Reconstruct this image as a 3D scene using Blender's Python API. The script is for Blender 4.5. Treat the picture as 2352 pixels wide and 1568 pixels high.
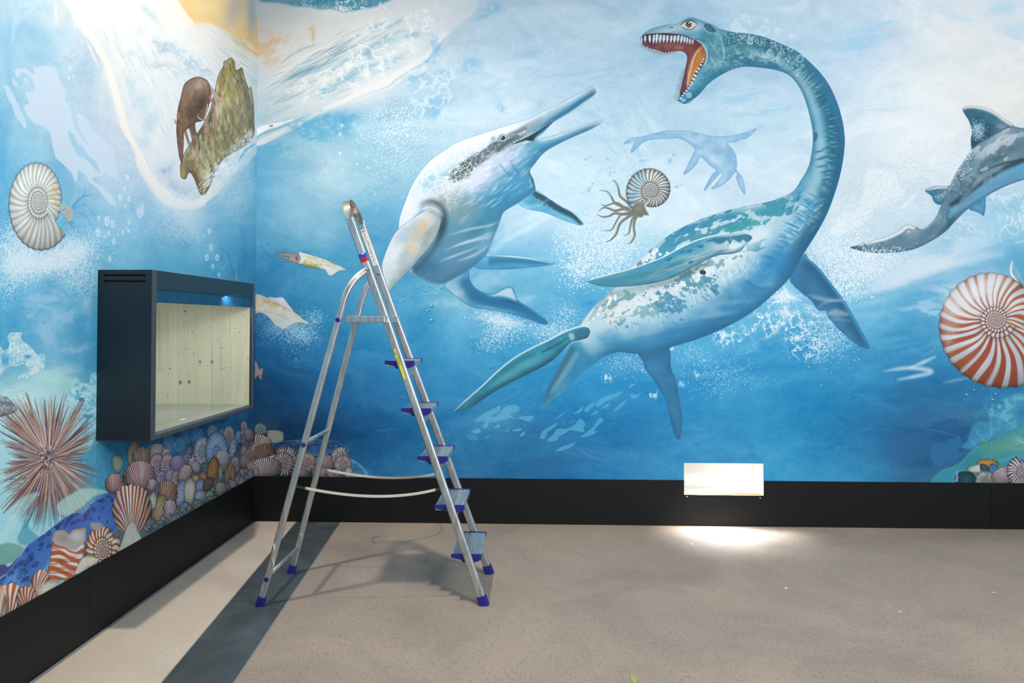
import bpy,bmesh,random
import numpy as np
from math import *
from mathutils import Vector,Matrix
scn=bpy.context.scene
for o in list(bpy.data.objects):bpy.data.objects.remove(o)
# ---------------------------------------------------------------- camera numbers (solved from the room's corners)
CAM_YAW,CAM_PITCH,CAM_ROLL=-0.0276321,0.0153222,0.0029072
CAM_F,CAM_PY=1640.0,714.3533
CAM_X,CAM_D,CAM_H=1.9453482,4.9778856,1.4
def cam_axes():
    cy,sy,cp,sp,cr,sr=cos(CAM_YAW),sin(CAM_YAW),cos(CAM_PITCH),sin(CAM_PITCH),cos(CAM_ROLL),sin(CAM_ROLL)
    F=np.array([sy*cp,cy*cp,sp]);R0=np.array([cy,-sy,0.]);U0=np.cross(R0,F)
    return cr*R0+sr*U0,-sr*R0+cr*U0,F
AR,AU,AF=cam_axes();AC=np.array([CAM_X,-CAM_D,CAM_H])
KM=np.array([[CAM_F,0,1176.],[0,CAM_F,CAM_PY],[0,0,1]])@np.stack([AR,-AU,AF])   # world dir -> pixel (homogeneous)
def un(X,Y,ax,val):
    w=(X-1176)*AR-(Y-CAM_PY)*AU+CAM_F*AF
    return AC+(val-AC[ax])/w[ax]*w
# ---------------------------------------------------------------- painter for the printed wallpaper
f4=np.float32
RT=np.random.RandomState(7).rand(256,256).astype(f4)
def vnoise(X,Y,s=0):
    X=X+s*17.31;Y=Y+s*9.77
    xi=np.floor(X).astype(np.int32);yi=np.floor(Y).astype(np.int32)
    fx=(X-xi).astype(f4);fy=(Y-yi).astype(f4);fx=fx*fx*(3-2*fx);fy=fy*fy*(3-2*fy)
    x0=xi&255;x1=(xi+1)&255;y0=yi&255;y1=(yi+1)&255
    a=RT[y0,x0];b=RT[y0,x1];c=RT[y1,x0];d=RT[y1,x1]
    a=a+(b-a)*fx;c=c+(d-c)*fx
    return a+(c-a)*fy
def fbm(X,Y,s=0,o=4,g=.5):
    t=0;a=1.;n=0.
    for i in range(o):
        t=t+a*vnoise(X*2**i,Y*2**i,s+i*3);n+=a;a*=g
    return t/n
def sst(a,b,x):
    t=np.clip((x-a)/(b-a),0,1);return t*t*(3-2*t)
def bblur(M,r):
    r=int(round(r))
    if r<1:return M
    for _ in range(2):
        for ax in (0,1):
            n=M.shape[ax];P=np.concatenate([np.repeat(np.take(M,[0],ax),r+1,ax),M,np.repeat(np.take(M,[-1],ax),r,ax)],ax)
            c=np.cumsum(P,axis=ax,dtype=np.float64)
            M=((np.take(c,range(2*r+1,2*r+1+n),ax)-np.take(c,range(0,n),ax))/(2*r+1)).astype(f4)
    return M
def crom(P,closed=True,n=6):
    P=np.asarray(P,float)
    if closed:Q=np.concatenate([P[-1:],P,P[:2]])
    else:Q=np.concatenate([2*P[:1]-P[1:2],P,2*P[-1:]-P[-2:-1]])
    p0,p1,p2,p3=Q[:-3],Q[1:-2],Q[2:-1],Q[3:]
    t=(np.arange(n)/n)[None,:,None]
    p0,p1,p2,p3=[a[:,None,:] for a in (p0,p1,p2,p3)]
    C=.5*((2*p1)+(-p0+p2)*t+(2*p0-5*p1+4*p2-p3)*t*t+(-p0+3*p1-3*p2+p3)*t**3)
    C=C.reshape(-1,P.shape[1])
    if not closed:C=np.concatenate([C,P[-1:]])
    return C
def col(c):
    if isinstance(c,str):
        c=c.lstrip('#');return np.array([int(c[i:i+2],16) for i in (0,2,4)],f4)/255
    return np.asarray(c,f4)/255
class Cv:
    def __init__(s,w,h,Hm):
        s.w,s.h=w,h;s.img=np.zeros((h,w,3),f4);s.H=Hm;s.Hi=np.linalg.inv(Hm);s.clip=None;s.figs=[]
        s.rs=np.random.RandomState(3)
    def m(s,P):
        P=np.asarray(P,float);q=np.c_[P[:,:2],np.ones(len(P))]@s.H.T
        return q[:,:2]/q[:,2:]
    def scale(s,x,y):
        q=s.m([(x,y),(x+1,y),(x,y+1)]);return abs(q[1]-q[0]).max(),abs(q[2]-q[0]).max()
    def photo(s,x0,y0,x1,y1):
        X,Y=np.meshgrid(np.arange(x0,x1)+.5,np.arange(y0,y1)+.5)
        d=s.Hi[2,0]*X+s.Hi[2,1]*Y+s.Hi[2,2]
        return ((s.Hi[0,0]*X+s.Hi[0,1]*Y+s.Hi[0,2])/d).astype(f4),((s.Hi[1,0]*X+s.Hi[1,1]*Y+s.Hi[1,2])/d).astype(f4)
    def raster(s,T,pad=0):
        """coverage mask of a polygon given in texture pixels (winding, clipped to 1)"""
        SS=3
        x0=int(max(0,floor(T[:,0].min())-pad-1));x1=int(min(s.w,ceil(T[:,0].max())+pad+2))
        y0=int(max(0,floor(T[:,1].min())-pad-1));y1=int(min(s.h,ceil(T[:,1].max())+pad+2))
        if x1<=x0 or y1<=y0:return None
        W=x1-x0;Hh=y1-y0
        A=T;B=np.roll(T,-1,0)
        ya=(A[:,1]-y0)*SS-.5;yb=(B[:,1]-y0)*SS-.5
        sg=np.sign(yb-ya);lo=np.minimum(ya,yb);hi=np.maximum(ya,yb)
        a=np.ceil(lo);b=np.ceil(hi)
        a=np.clip(a,0,Hh*SS).astype(int);b=np.clip(b,0,Hh*SS).astype(int)
        n=b-a;k=n>0
        if not k.any():return None
        idx=np.repeat(np.nonzero(k)[0],n[k]);st=np.cumsum(n[k])-n[k]
        row=np.arange(n[k].sum())-np.repeat(st,n[k])+a[idx]
        t=(row-ya[idx])/(yb[idx]-ya[idx])
        x=np.clip(A[idx,0]+(B[idx,0]-A[idx,0])*t-x0,0,W-1e-3)
        xi=x.astype(int);fx=x-xi
        buf=np.zeros((Hh*SS)*(W+1))
        np.add.at(buf,row*(W+1)+xi,sg[idx]*(1-fx));np.add.at(buf,row*(W+1)+xi+1,sg[idx]*fx)
        M=np.minimum(np.abs(np.cumsum(buf.reshape(Hh*SS,W+1),1)[:,:W]),1).reshape(Hh,SS,W).mean(1).astype(f4)
        return x0,y0,M
    def put(s,r,c,a=1.):
        x0,y0,M=r;h,w=M.shape
        A=M*a
        if s.clip is not None:A=A*s.clip[y0:y0+h,x0:x0+w]
        I=s.img[y0:y0+h,x0:x0+w];I+=(c-I)*A[...,None]
    def poly(s,P,c,a=1.,fe=0,smooth=True,n=6):
        P=np.asarray(P,float)
        if smooth:P=crom(P,True,n)
        T=s.m(P);f=0
        if fe:f=fe*s.scale(*P.mean(0))[1]
        r=s.raster(T,int(2*f)+1)
        if r is None:return
        if f>=.6:r=(r[0],r[1],bblur(r[2],f))
        s.put(r,col(c),a);return r
    def stroke(s,P,w,c,a=1.,fe=0,n=6):
        """ribbon along P; w = width(s) in photo px, interpolated along the line"""
        C=crom(P,False,n) if len(P)>2 else np.asarray(P,float)
        if len(C)==2:C=C[0]+(C[1]-C[0])*np.linspace(0,1,7)[:,None]
        W=np.interp(np.linspace(0,1,len(C)),np.linspace(0,1,len(w)) if hasattr(w,'__len__') else [0,1],w if hasattr(w,'__len__') else [w,w])/2
        d=np.gradient(C,axis=0);d/=np.linalg.norm(d,axis=1)[:,None]+1e-9
        N=np.c_[-d[:,1],d[:,0]]*W[:,None]
        return s.poly(np.concatenate([C+N,(C-N)[::-1]]),c,a,fe,False)
    def ell(s,x,y,rx,ry,c,a=1.,rot=0,fe=0):
        t=np.linspace(0,2*pi,20 if max(rx,ry)<12 else 40,endpoint=False);X=rx*np.cos(t);Y=ry*np.sin(t);cr,sr=cos(radians(rot)),sin(radians(rot))
        return s.poly(np.c_[x+X*cr-Y*sr,y+X*sr+Y*cr],c,a,fe,False)
    def blob(s,x,y,rx,ry,c,a=1.,rot=0,nz=0,seed=0):
        """soft gaussian dab (photo px); nz breaks it up with noise"""
        t=np.linspace(0,2*pi,16,endpoint=False);cr,sr=cos(radians(rot)),sin(radians(rot))
        E=np.c_[x+2.2*(rx*np.cos(t)*cr-ry*np.sin(t)*sr),y+2.2*(rx*np.cos(t)*sr+ry*np.sin(t)*cr)]
        T=s.m(E);x0,y0=np.maximum(np.floor(T.min(0)),0).astype(int);x1,y1=np.minimum(np.ceil(T.max(0)),[s.w,s.h]).astype(int)
        if x1<=x0 or y1<=y0:return
        X,Y=s.photo(x0,y0,x1,y1);dx=X-x;dy=Y-y
        u=(dx*cr+dy*sr)/rx;v=(-dx*sr+dy*cr)/ry
        M=np.exp(-(u*u+v*v)*1.1)
        if nz:
            N=fbm(u*2.2+seed,v*2.2+seed*1.7,seed,4);M=M*(1-nz)+nz*M*sst(.38,.62,N+.25*(M-.5))*1.5
        s.put((x0,y0,np.clip(M,0,1).astype(f4)),col(c),a)
    def dots(s,P,R,c,a=1.):
        """many small round dabs at photo points P with radii R (photo px)"""
        P=np.asarray(P,float);T=s.m(P);sc=np.array([s.scale(*P.mean(0))[1]]*len(P))
        R=np.broadcast_to(np.asarray(R,float),len(P))*sc
        K=int(ceil(R.max()+1))
        bx0=int(max(0,T[:,0].min()-K-1));by0=int(max(0,T[:,1].min()-K-1));bx1=int(min(s.w,T[:,0].max()+K+2));by1=int(min(s.h,T[:,1].max()+K+2))
        if bx1<=bx0 or by1<=by0:return
        T=T-[bx0,by0];bw=bx1-bx0;bh=by1-by0;buf=np.zeros((bh,bw),f4)
        g=np.arange(-K,K+1);gx,gy=np.meshgrid(g,g);gx=gx.ravel();gy=gy.ravel()
        for i in range(0,len(P),4000):
            t=T[i:i+4000];r=R[i:i+4000]
            bx=np.floor(t[:,0]).astype(int);by=np.floor(t[:,1]).astype(int)
            px=bx[:,None]+gx;py=by[:,None]+gy
            d=np.hypot(px+.5-t[:,:1],py+.5-t[:,1:])
            v=np.clip(r[:,None]-d+.5,0,1)*np.minimum(1,r[:,None]*1.6)
            k=(v>0)&(px>=0)&(px<bw)&(py>=0)&(py<bh)
            np.maximum.at(buf,(py[k],px[k]),v[k].astype(f4))
        s.put((bx0,by0,buf),col(c),a)
    def spray(s,x,y,rx,ry,n,R,c,a=1.,rot=0,k=1.,uni=False):
        rs=s.rs;n=int(n*1.8);R=(R[0]*.8,R[1]*.68)
        if uni:
            t=rs.rand(n)*2*pi;q=np.sqrt(rs.rand(n));u,v=q*np.cos(t),q*np.sin(t)
        else:u,v=rs.randn(2,n)*.5
        cr,sr=cos(radians(rot)),sin(radians(rot))
        P=np.c_[x+u*rx*cr-v*ry*sr,y+u*rx*sr+v*ry*cr]
        s.dots(P,R[0]+(R[1]-R[0])*rs.rand(n)**(2.5*k),c,a)
    def bubble(s,x,y,r,c='#e8f4fb',a=.8,fill=.15,sx=1.):
        t=np.linspace(0,2*pi,24,endpoint=False)
        P=np.c_[x+r*sx*np.cos(t),y+r*np.sin(t)]
        s.poly(P,c,fill,0,False)
        w=max(.7,r*.16);Q=np.concatenate([P,P[:1]])
        I=np.c_[x+(r-w)*sx*np.cos(t),y+(r-w)*np.sin(t)];I=np.concatenate([I,I[:1]])
        s.poly(np.concatenate([Q,I[::-1]]),c,a,0,False)
        s.ell(x-r*.3*sx,y-r*.35,r*.16*sx,r*.16,'#ffffff',a)
    # ---- figure: an outline that clips what is painted next
    def begin(s,P,smooth=True,n=6,name=None,label=None):
        P=np.asarray(P,float);C=crom(P,True,n) if smooth else P
        T=s.m(C);r=s.raster(T,2)
        s.clip=np.zeros((s.h,s.w),f4)
        if r is not None:
            x0,y0,M=r;s.clip[y0:y0+M.shape[0],x0:x0+M.shape[1]]=M
        s.bb=r;s.outline=C
        if name:s.figs.append((name,label,C))
        return r
    def end(s):s.clip=None
    def fillf(s,fn):
        """fn(X,Y photo) -> colour array, inside the current clip"""
        if s.bb is None:return
        x0,y0,M=s.bb;h,w=M.shape;X,Y=s.photo(x0,y0,x0+w,y0+h)
        o=fn(X,Y)
        if isinstance(o,tuple):c,a=o
        else:c,a=o,1.
        s.put((x0,y0,np.ones((h,w),f4)*a),c)
    def rim(s,c,a,wd,dx=0,dy=0):
        """soft edge tone inside the clip: strongest where the inward side faces (dx,dy)"""
        if s.bb is None:return
        x0,y0,M=s.bb;f=wd*s.scale(*s.outline.mean(0))[1]
        p=int(2*f)+2;Mp=np.pad(M,p)
        Bm=bblur(Mp,f)
        if dx or dy:
            sx=int(round(dx*f));sy=int(round(dy*f));Bm=np.roll(np.roll(Bm,sx,1),sy,0)
        Bm=Bm[p:-p,p:-p]
        s.put((x0,y0,np.clip((1-Bm)*1.3,0,1)),col(c),a)
    def edge(s,c,a=1.,w=1.2,fe=0):
        Q=np.concatenate([s.outline,s.outline[:1]]);cl=s.clip;s.clip=None
        d=np.gradient(Q,axis=0);d/=np.linalg.norm(d,axis=1)[:,None]+1e-9;N=np.c_[-d[:,1],d[:,0]]*w/2
        s.poly(np.concatenate([Q+N,(Q-N)[::-1]]),c,a,fe,False);s.clip=cl
def cgrid(X,Y,xs,ys,table):
    """smooth colour field from a coarse table"""
    T=np.array(table,f4)/255
    xs=np.array(xs,f4);ys=np.array(ys,f4)
    fx=np.interp(X,xs,np.arange(len(xs)));fy=np.interp(Y,ys,np.arange(len(ys)))
    def ix(f,n):
        i=np.clip(np.floor(f).astype(int),0,n-2);t=(f-i).astype(f4);t=.5*t+.5*t*t*(3-2*t);return i,t
    i,t=ix(fx,len(xs));j,u=ix(fy,len(ys))
    t=t[...,None];u=u[...,None]
    a=T[j,i]*(1-t)+T[j,i+1]*t;b=T[j+1,i]*(1-t)+T[j+1,i+1]*t
    return a*(1-u)+b*u
def lerp(a,b,t):
    return a+(b-a)*(t[...,None] if hasattr(t,'shape') else t)
# texture layouts
BS,BZ0,BZ1,BX1=450.,.30,3.78,6.2      # back wall: px per m, z range, width
LS,LZ0,LZ1,LY0=620.,.30,3.78,-3.2     # left wall
def wall_H(ax):
    # pixel -> world plane -> texture px ; built from 3x3 blocks of the projection
    Pm=np.c_[KM,-KM@AC]               # 3x4
    if ax==1: A=Pm[:,[0,2,3]]; T=np.array([[BS,0,0],[0,-BS,BS*BZ1],[0,0,1]])
    else: A=Pm[:,[1,2,3]]; T=np.array([[LS,0,-LS*LY0],[0,-LS,LS*LZ1],[0,0,1]])
    return T@np.linalg.inv(A)
# ---------------------------------------------------------------- camera, light, exposure
cd_=bpy.data.cameras.new('camera');cam=bpy.data.objects.new('camera',cd_);scn.collection.objects.link(cam);scn.camera=cam
cam.matrix_world=Matrix(((AR[0],AU[0],-AF[0],AC[0]),(AR[1],AU[1],-AF[1],AC[1]),(AR[2],AU[2],-AF[2],AC[2]),(0,0,0,1)))
cd_.sensor_fit='HORIZONTAL';cd_.sensor_width=36;cd_.lens=CAM_F/2352*36;cd_.shift_x=0;cd_.shift_y=(CAM_PY-784)/2352;cd_.clip_end=60
vs=scn.view_settings;vs.view_transform='Standard';vs.look='None';vs.exposure=0.0;vs.gamma=1;vs.use_curve_mapping=False
wd=bpy.data.worlds.new('world');scn.world=wd;wd.use_nodes=True
wd.node_tree.nodes['Background'].inputs[0].default_value=(.80,.90,1,1);wd.node_tree.nodes['Background'].inputs[1].default_value=.02
def light(kind,name,loc,to,P,c,**k):
    l=bpy.data.lights.new(name,kind);l.energy=P;l.color=c
    for a,b in k.items():setattr(l,a,b)
    o=bpy.data.objects.new(name,l);scn.collection.objects.link(o);o.location=loc
    o.rotation_euler=(Vector(to)-Vector(loc)).to_track_quat('-Z','Y').to_euler();return o
# track spot near the corner: casts the ladder's and the case's shadows
light('SPOT','track_spot',(.77,-2.21,5.2),(1.0,-1.7,0),500,(1,.90,.78),spot_size=radians(108),spot_blend=.8,shadow_soft_size=.085)
light('SPOT','track_spot',(5.6,-2.8,5.2),(5.4,-1.0,0),40,(1,.93,.86),spot_size=radians(100),spot_blend=.9,shadow_soft_size=.1)
# wall washer of the hall, then two added fills without a fixture
light('AREA','wall_washer',(5.6,-4.2,5.2),(5.4,0,1.2),90,(.93,.97,1),shape='RECTANGLE',size=1.6,size_y=.6)
light('AREA','fill_light',(5.2,-5.5,3.2),(0,-.4,.8),165,(.90,.95,1),shape='RECTANGLE',size=1.2,size_y=.8)  # added fill that lifts the dim room corner, no real lamp
light('AREA','fill_light',(3.6,-7.6,2.0),(2.6,0,.9),60,(.92,.96,1),shape='RECTANGLE',size=3.0,size_y=1.2)  # added low fill from behind the camera, evens out the wall
# lamp inside the wall slot and the lamp strip inside the case
light('AREA','slot_lamp',(3.27,.055,.424),(3.32,-.05,0),9,(.96,.98,1),shape='RECTANGLE',size=.48,size_y=.04,spread=radians(100))
light('AREA','case_lamp',(.04,-1.25,1.535),(-.10,-1.1,.9),4.6,(1,.97,.96),shape='RECTANGLE',size=.9,size_y=.05)
#---MURAL
def water(c,xs,ys,tab,amp=.10,seed=0,stre=(1,1)):
    for y0 in range(0,c.h,256):
        y1=min(c.h,y0+256);X,Y=c.photo(0,y0,c.w,y1)
        B=cgrid(X,Y,xs,ys,tab)
        U=X/170*stre[0];V=Y/120*stre[1]
        w=fbm(U*.7+9,V*.7,seed+1,3)-.5
        n=fbm(U+w*2.5,V+w*2.5+X/900,seed+2,5,.55)-.5
        n2=fbm(X/26+w*4,Y/17+w*4,seed+5,3,.6)-.5
        g=vnoise(X*.8,Y*.8,seed+8)-.5+.8*(vnoise(X*.28,Y*.34,seed+9)-.5)
        k=(n*1.6+n2*.6+g*.30)[...,None]*amp
        lum=B.mean(-1,keepdims=True)
        # light mottles tend to pale blue-white, dark ones to deeper water
        c.img[y0:y1]=np.clip(B+k*np.array([1.25,.85,.55],f4)*(1.15-.35*lum),0,1)
def ammonite(c,cx,cy,R,sy,rot,sg,tm,b,q,nr,ca,cb,cc,seed=0,bend=.9,sx=1.,name=None,label=None,shade=.38,tint=None,rim=True,wd=.42,wt=0.):
    """coiled ribbed shell. R radius at the mouth, tm mouth angle (deg), sg winding sense, b growth, q inner-whorl ratio"""
    cr,sr=cos(radians(rot)),sin(radians(rot));tm=radians(tm)
    t=np.linspace(0,2*pi,120)
    sc=1+.012*np.cos(t*nr)
    r=np.exp(-b*t)*R*sc;a=tm-sg*t
    u=r*np.cos(a)*sx;v=r*np.sin(a)*sy
    c.begin(np.c_[cx+u*cr-v*sr,cy+u*sr+v*cr],False,name=name,label=label)
    ca,cb,cc=col(ca),col(cb),col(cc)
    def fn(X,Y):
        dx=X-cx;dy=Y-cy
        u=(dx*cr+dy*sr)/sx/R;v=(-dx*sr+dy*cr)/sy/R
        r=np.hypot(u,v)+1e-5;th=np.arctan2(v,u)
        t=np.mod((tm-th)*sg,2*pi)
        ro=np.exp(-b*t);ri=ro*q
        L=np.log(ro/r)/log(1/q)            # 0 outer edge .. 1 inner edge
        out=L<1
        g2=1.42;L2=np.log(np.maximum(ri/r,1e-6))/log(g2);k2=np.floor(L2);s2=L2-k2
        s=np.where(out,L,s2)
        wob=(vnoise(t*3+seed,s*2+seed,seed)-.5)*.5
        ph=np.where(out,t*nr/(2*pi)+bend*s*s+bend*.55*np.sin(s*pi)+wob,t*round(nr*.8)/(2*pi)+.25*s2+k2*.5)
        w=np.abs(np.mod(ph,1)-.5)*2        # 0 stripe centre..1
        wid=np.where(out,wd+.34*(vnoise(np.floor(ph)*1.7,np.zeros_like(ph),seed+2)-.5)+.10*(1-s)+wt*v,.36)
        m=sst(wid+.10,wid-.10,w)
        A=ca*(1-.12*vnoise(ph*3,s*4,seed+1)[...,None])
        h=vnoise(ph*.6+seed,s*1.3,seed+4)[...,None]
        B=cb*(h)+cc*(1-h)
        C=A*(1-m[...,None])+B*m[...,None]
        # fine dark streaks beside the stripes
        e=np.exp(-((w-wid-.12)/.06)**2)*sst(.5,.75,vnoise(np.floor(ph*2)*2.3,s*1.5,seed+7))*.65
        C=C*(1-e[...,None])+cc*.75*e[...,None]
        tube=1-shade*np.abs(2*np.clip(s,0,1)-1)**3
        ln=np.minimum(s,1-s);edge=np.where(out,sst(0,.05,L)*.25+.75,1)*np.where(out,1,sst(0,.2,ln)*.4+.6)
        lit=1+.16*(-(u*.4+v*.8))
        C=C*(tube*edge*lit)[...,None]
        if tint is not None:C=C*(1-tint[1])+col(tint[0])*tint[1]
        return np.clip(C,0,1)
    c.fillf(fn)
    if rim:c.edge('#3c4650',.45,max(.8,R*.012))
    c.end()
def fan(c,bx,by,tx,ty,hw,n,ca,cb,cc='#7a4038',seed=0,bend=0.,prof=None,name=None,label=None,tint=None,dark=.45,wide=.5):
    """ribbed half-dome shell: base point, top point, half width"""
    L=hypot(tx-bx,ty-by);dx,dy=(tx-bx)/L,(ty-by)/L;nx,ny=-dy,dx
    P=prof or [(0,-.05),(.45,-.03),(.82,.13),(1,.42),(.93,.7),(.6,.93),(0,1.02),(-.6,.93),(-.93,.7),(-1,.42),(-.82,.13),(-.45,-.03)]
    C=crom(np.array(P),True,8);k=1+.02*np.cos(np.arctan2(C[:,0],C[:,1]+.1)*n*1.2)
    C=C*k[:,None]
    c.begin(np.c_[bx+C[:,0]*hw*nx+C[:,1]*L*dx,by+C[:,0]*hw*ny+C[:,1]*L*dy],False,name=name,label=label)
    ca,cb,cc=col(ca),col(cb),col(cc)
    def fn(X,Y):
        u=((X-bx)*nx+(Y-by)*ny)/hw;v=((X-bx)*dx+(Y-by)*dy)/L
        r=np.hypot(u,v)
        ph=np.arctan2(u,v+.16)/2.6*n+bend*np.sin(v*2.6)+.4*(vnoise(u*3+seed,v*3,seed)-.5)
        w=np.abs(np.mod(ph,1)-.5)*2
        wid=wide+.3*(vnoise(np.floor(ph)*1.9,ph*0,seed+3)-.5)
        m=sst(wid+.12,wid-.12,w)[...,None]
        h=vnoise(ph*.7+seed,v*3,seed+5)[...,None]
        C=ca*(1-.15*vnoise(ph*2.2,v*3,seed+9)[...,None])*(1-m)+(cb*h+cc*(1-h))*m
        sh=(1-.42*np.clip(np.abs(u),0,1)**2.5)*(1-dark*np.exp(-np.clip(v,0,2)*5))*(1+.10*(v-.5))*(1-.10*np.clip(u,-1,1))
        C=C*sh[...,None]
        if tint is not None:C=C*(1-tint[1])+col(tint[0])*tint[1]
        return np.clip(C,0,1)
    c.fillf(fn);c.edge('#2c2a30',.55,1.0);c.end()
def clam(c,x,y,rx,ry,rot,ca,cb,seed=0,n=9,name=None,label=None,hin=-1):
    """smooth bivalve with growth rings round its hinge end"""
    t=np.linspace(0,2*pi,40,endpoint=False);cr,sr=cos(radians(rot)),sin(radians(rot))
    u=np.cos(t)*rx*(1-.18*np.sin(t)*-hin);v=np.sin(t)*ry
    c.begin(np.c_[x+u*cr-v*sr,y+u*sr+v*cr],False,name=name,label=label)
    ca,cb=col(ca),col(cb)
    def fn(X,Y):
        dx=X-x;dy=Y-y;u=(dx*cr+dy*sr)/rx;v=(-dx*sr+dy*cr)/ry
        r=np.hypot(u*.8,v-hin*.8)
        w=np.sin(r*n*pi+vnoise(u*3+seed,v*3,seed)*2)*.5+.5
        h=vnoise(u*2+seed,v*2+seed,seed+1)
        C=lerp(ca,cb,h)*(1-.17*sst(.6,1,w)[...,None])
        f=np.sin(np.arctan2(u,v-hin*1.1)*30)*.5+.5
        C=C*(1-.06*f[...,None])
        C=C*(1.06-.42*np.clip(u*u+v*v,0,1.2)[...,None]**1.6-.10*(u[...,None]*.7-(-.5)*v[...,None]))
        return np.clip(C,0,1)
    c.fillf(fn);c.edge('#30343a',.5,1.);c.end()
def arm(c,P,w0,w1,base,hi,suck=True,a=1.):
    c.stroke(P,[w0,w0*.85,w0*.6,w1],base,a,0,8)
    c.stroke(np.array(P)+[-.5,-.7],[w0*.35,w0*.3,w0*.2,w1*.3],hi,.55*a,.4,8)
    if suck and w0>3:
        C=crom(P,False,10);d=np.gradient(C,axis=0);d/=np.linalg.norm(d,axis=1)[:,None]+1e-9
        W=np.interp(np.linspace(0,1,len(C)),[0,.33,.66,1],[w0,w0*.85,w0*.6,w1])/2
        Q=(C+np.c_[-d[:,1],d[:,0]]*W[:,None])[3:-8:2]
        c.dots(Q,np.full(len(Q),max(.6,w0*.16)),base,a)
def foamnet(c,x,y,rx,ry,rot,scale,a,seed,colr='#eef5fa',th=.045,k=1.):
    """thin lacy foam lines: zero crossings of noise inside a soft ellipse"""
    t=np.linspace(0,2*pi,16,endpoint=False);cr,sr=cos(radians(rot)),sin(radians(rot))
    T=c.m(np.c_[x+1.6*(rx*np.cos(t)*cr-ry*np.sin(t)*sr),y+1.6*(rx*np.cos(t)*sr+ry*np.sin(t)*cr)])
    x0,y0=np.maximum(np.floor(T.min(0)),0).astype(int);x1,y1=np.minimum(np.ceil(T.max(0)),[c.w,c.h]).astype(int)
    if x1<=x0 or y1<=y0:return
    X,Y=c.photo(x0,y0,x1,y1);dx=X-x;dy=Y-y
    u=(dx*cr+dy*sr);v=(-dx*sr+dy*cr)
    N=fbm(u/scale+seed,v/scale*k+seed,seed,4,.6)-.5
    N2=fbm(u/scale/2.2+3+seed,v/scale/2.2*k,seed+5,3)
    M=np.exp(-((u/rx)**2+(v/ry)**2)*1.2)
    L=np.exp(-(N/th)**2)*sst(.35,.6,N2+.35*(M-.45))*np.minimum(1,M*2)
    c.put((x0,y0,np.clip(L,0,1).astype(f4)),col(colr),a)
def emboss(c,P,scale,a,seed,fe=30):
    """crowded little bubbles with light and dark sides inside a soft region"""
    C=crom(P,True,5);T=c.m(C);s=c.scale(*np.mean(P,0))[1];r=c.raster(T,int(fe*s*2)+2)
    x0,y0,M=r;M=bblur(M,fe*s);X,Y=c.photo(x0,y0,x0+M.shape[1],y0+M.shape[0])
    N=vnoise(X/scale,Y/scale,seed)+.6*vnoise(X/scale*2.1,Y/scale*2.1,seed+3)
    E=np.zeros_like(N);E[1:,1:]=N[1:,1:]-N[:-1,:-1]
    E=np.clip(E*2.2,-1,1)
    c.put((x0,y0,M*np.clip(E,0,1)),col('#f4f7f9'),a);c.put((x0,y0,M*np.clip(-E,0,1)),col('#6fa4c0'),a*.8)
def streaks(c,P0,P1,wd,n,colr,a,ln=(60,160),w=(1,4),seed=1,bow=0):
    rs=np.random.RandomState(seed);P0=np.array(P0,float);P1=np.array(P1,float);d=P1-P0;L=np.linalg.norm(d);d/=L;nn=np.array([-d[1],d[0]])
    for i in range(n):
        s=rs.rand()*L;o=rs.randn()*wd*.5;l=rs.uniform(*ln);ww=rs.uniform(*w)
        A=P0+d*s+nn*o;B=A+d*l;Mi=(A+B)/2+nn*(bow*l+rs.randn()*l*.03)
        c.stroke([A,Mi,B],[.3,ww,.3],colr,a*rs.uniform(.4,1),.6,5)
def local(c,x,y,rx,ry,rot,k=1.7):
    t=np.linspace(0,2*pi,16,endpoint=False);cr,sr=cos(radians(rot)),sin(radians(rot))
    T=c.m(np.c_[x+k*(rx*np.cos(t)*cr-ry*np.sin(t)*sr),y+k*(rx*np.cos(t)*sr+ry*np.sin(t)*cr)])
    x0,y0=np.maximum(np.floor(T.min(0)),0).astype(int);x1,y1=np.minimum(np.ceil(T.max(0)),[c.w,c.h]).astype(int)
    if x1<=x0 or y1<=y0:return None
    X,Y=c.photo(x0,y0,x1,y1);dx=X-x;dy=Y-y;u=dx*cr+dy*sr;v=-dx*sr+dy*cr
    return x0,y0,u,v,np.exp(-((u/rx)**2+(v/ry)**2)*1.1)
def patch(c,x,y,rx,ry,rot,sc,ax,colr,a,seed,thr=.52,soft=.025):
    """crisp-edged irregular markings inside a soft ellipse"""
    L=local(c,x,y,rx,ry,rot)
    if L is None:return
    x0,y0,u,v,Mk=L;N=fbm(u/sc/ax+seed,v/sc+seed*1.3,seed,3,.45)+.42*(Mk-.62)
    c.put((x0,y0,(sst(thr-soft,thr+soft,N)*sst(.03,.12,Mk)).astype(f4)),col(colr),a)
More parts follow.
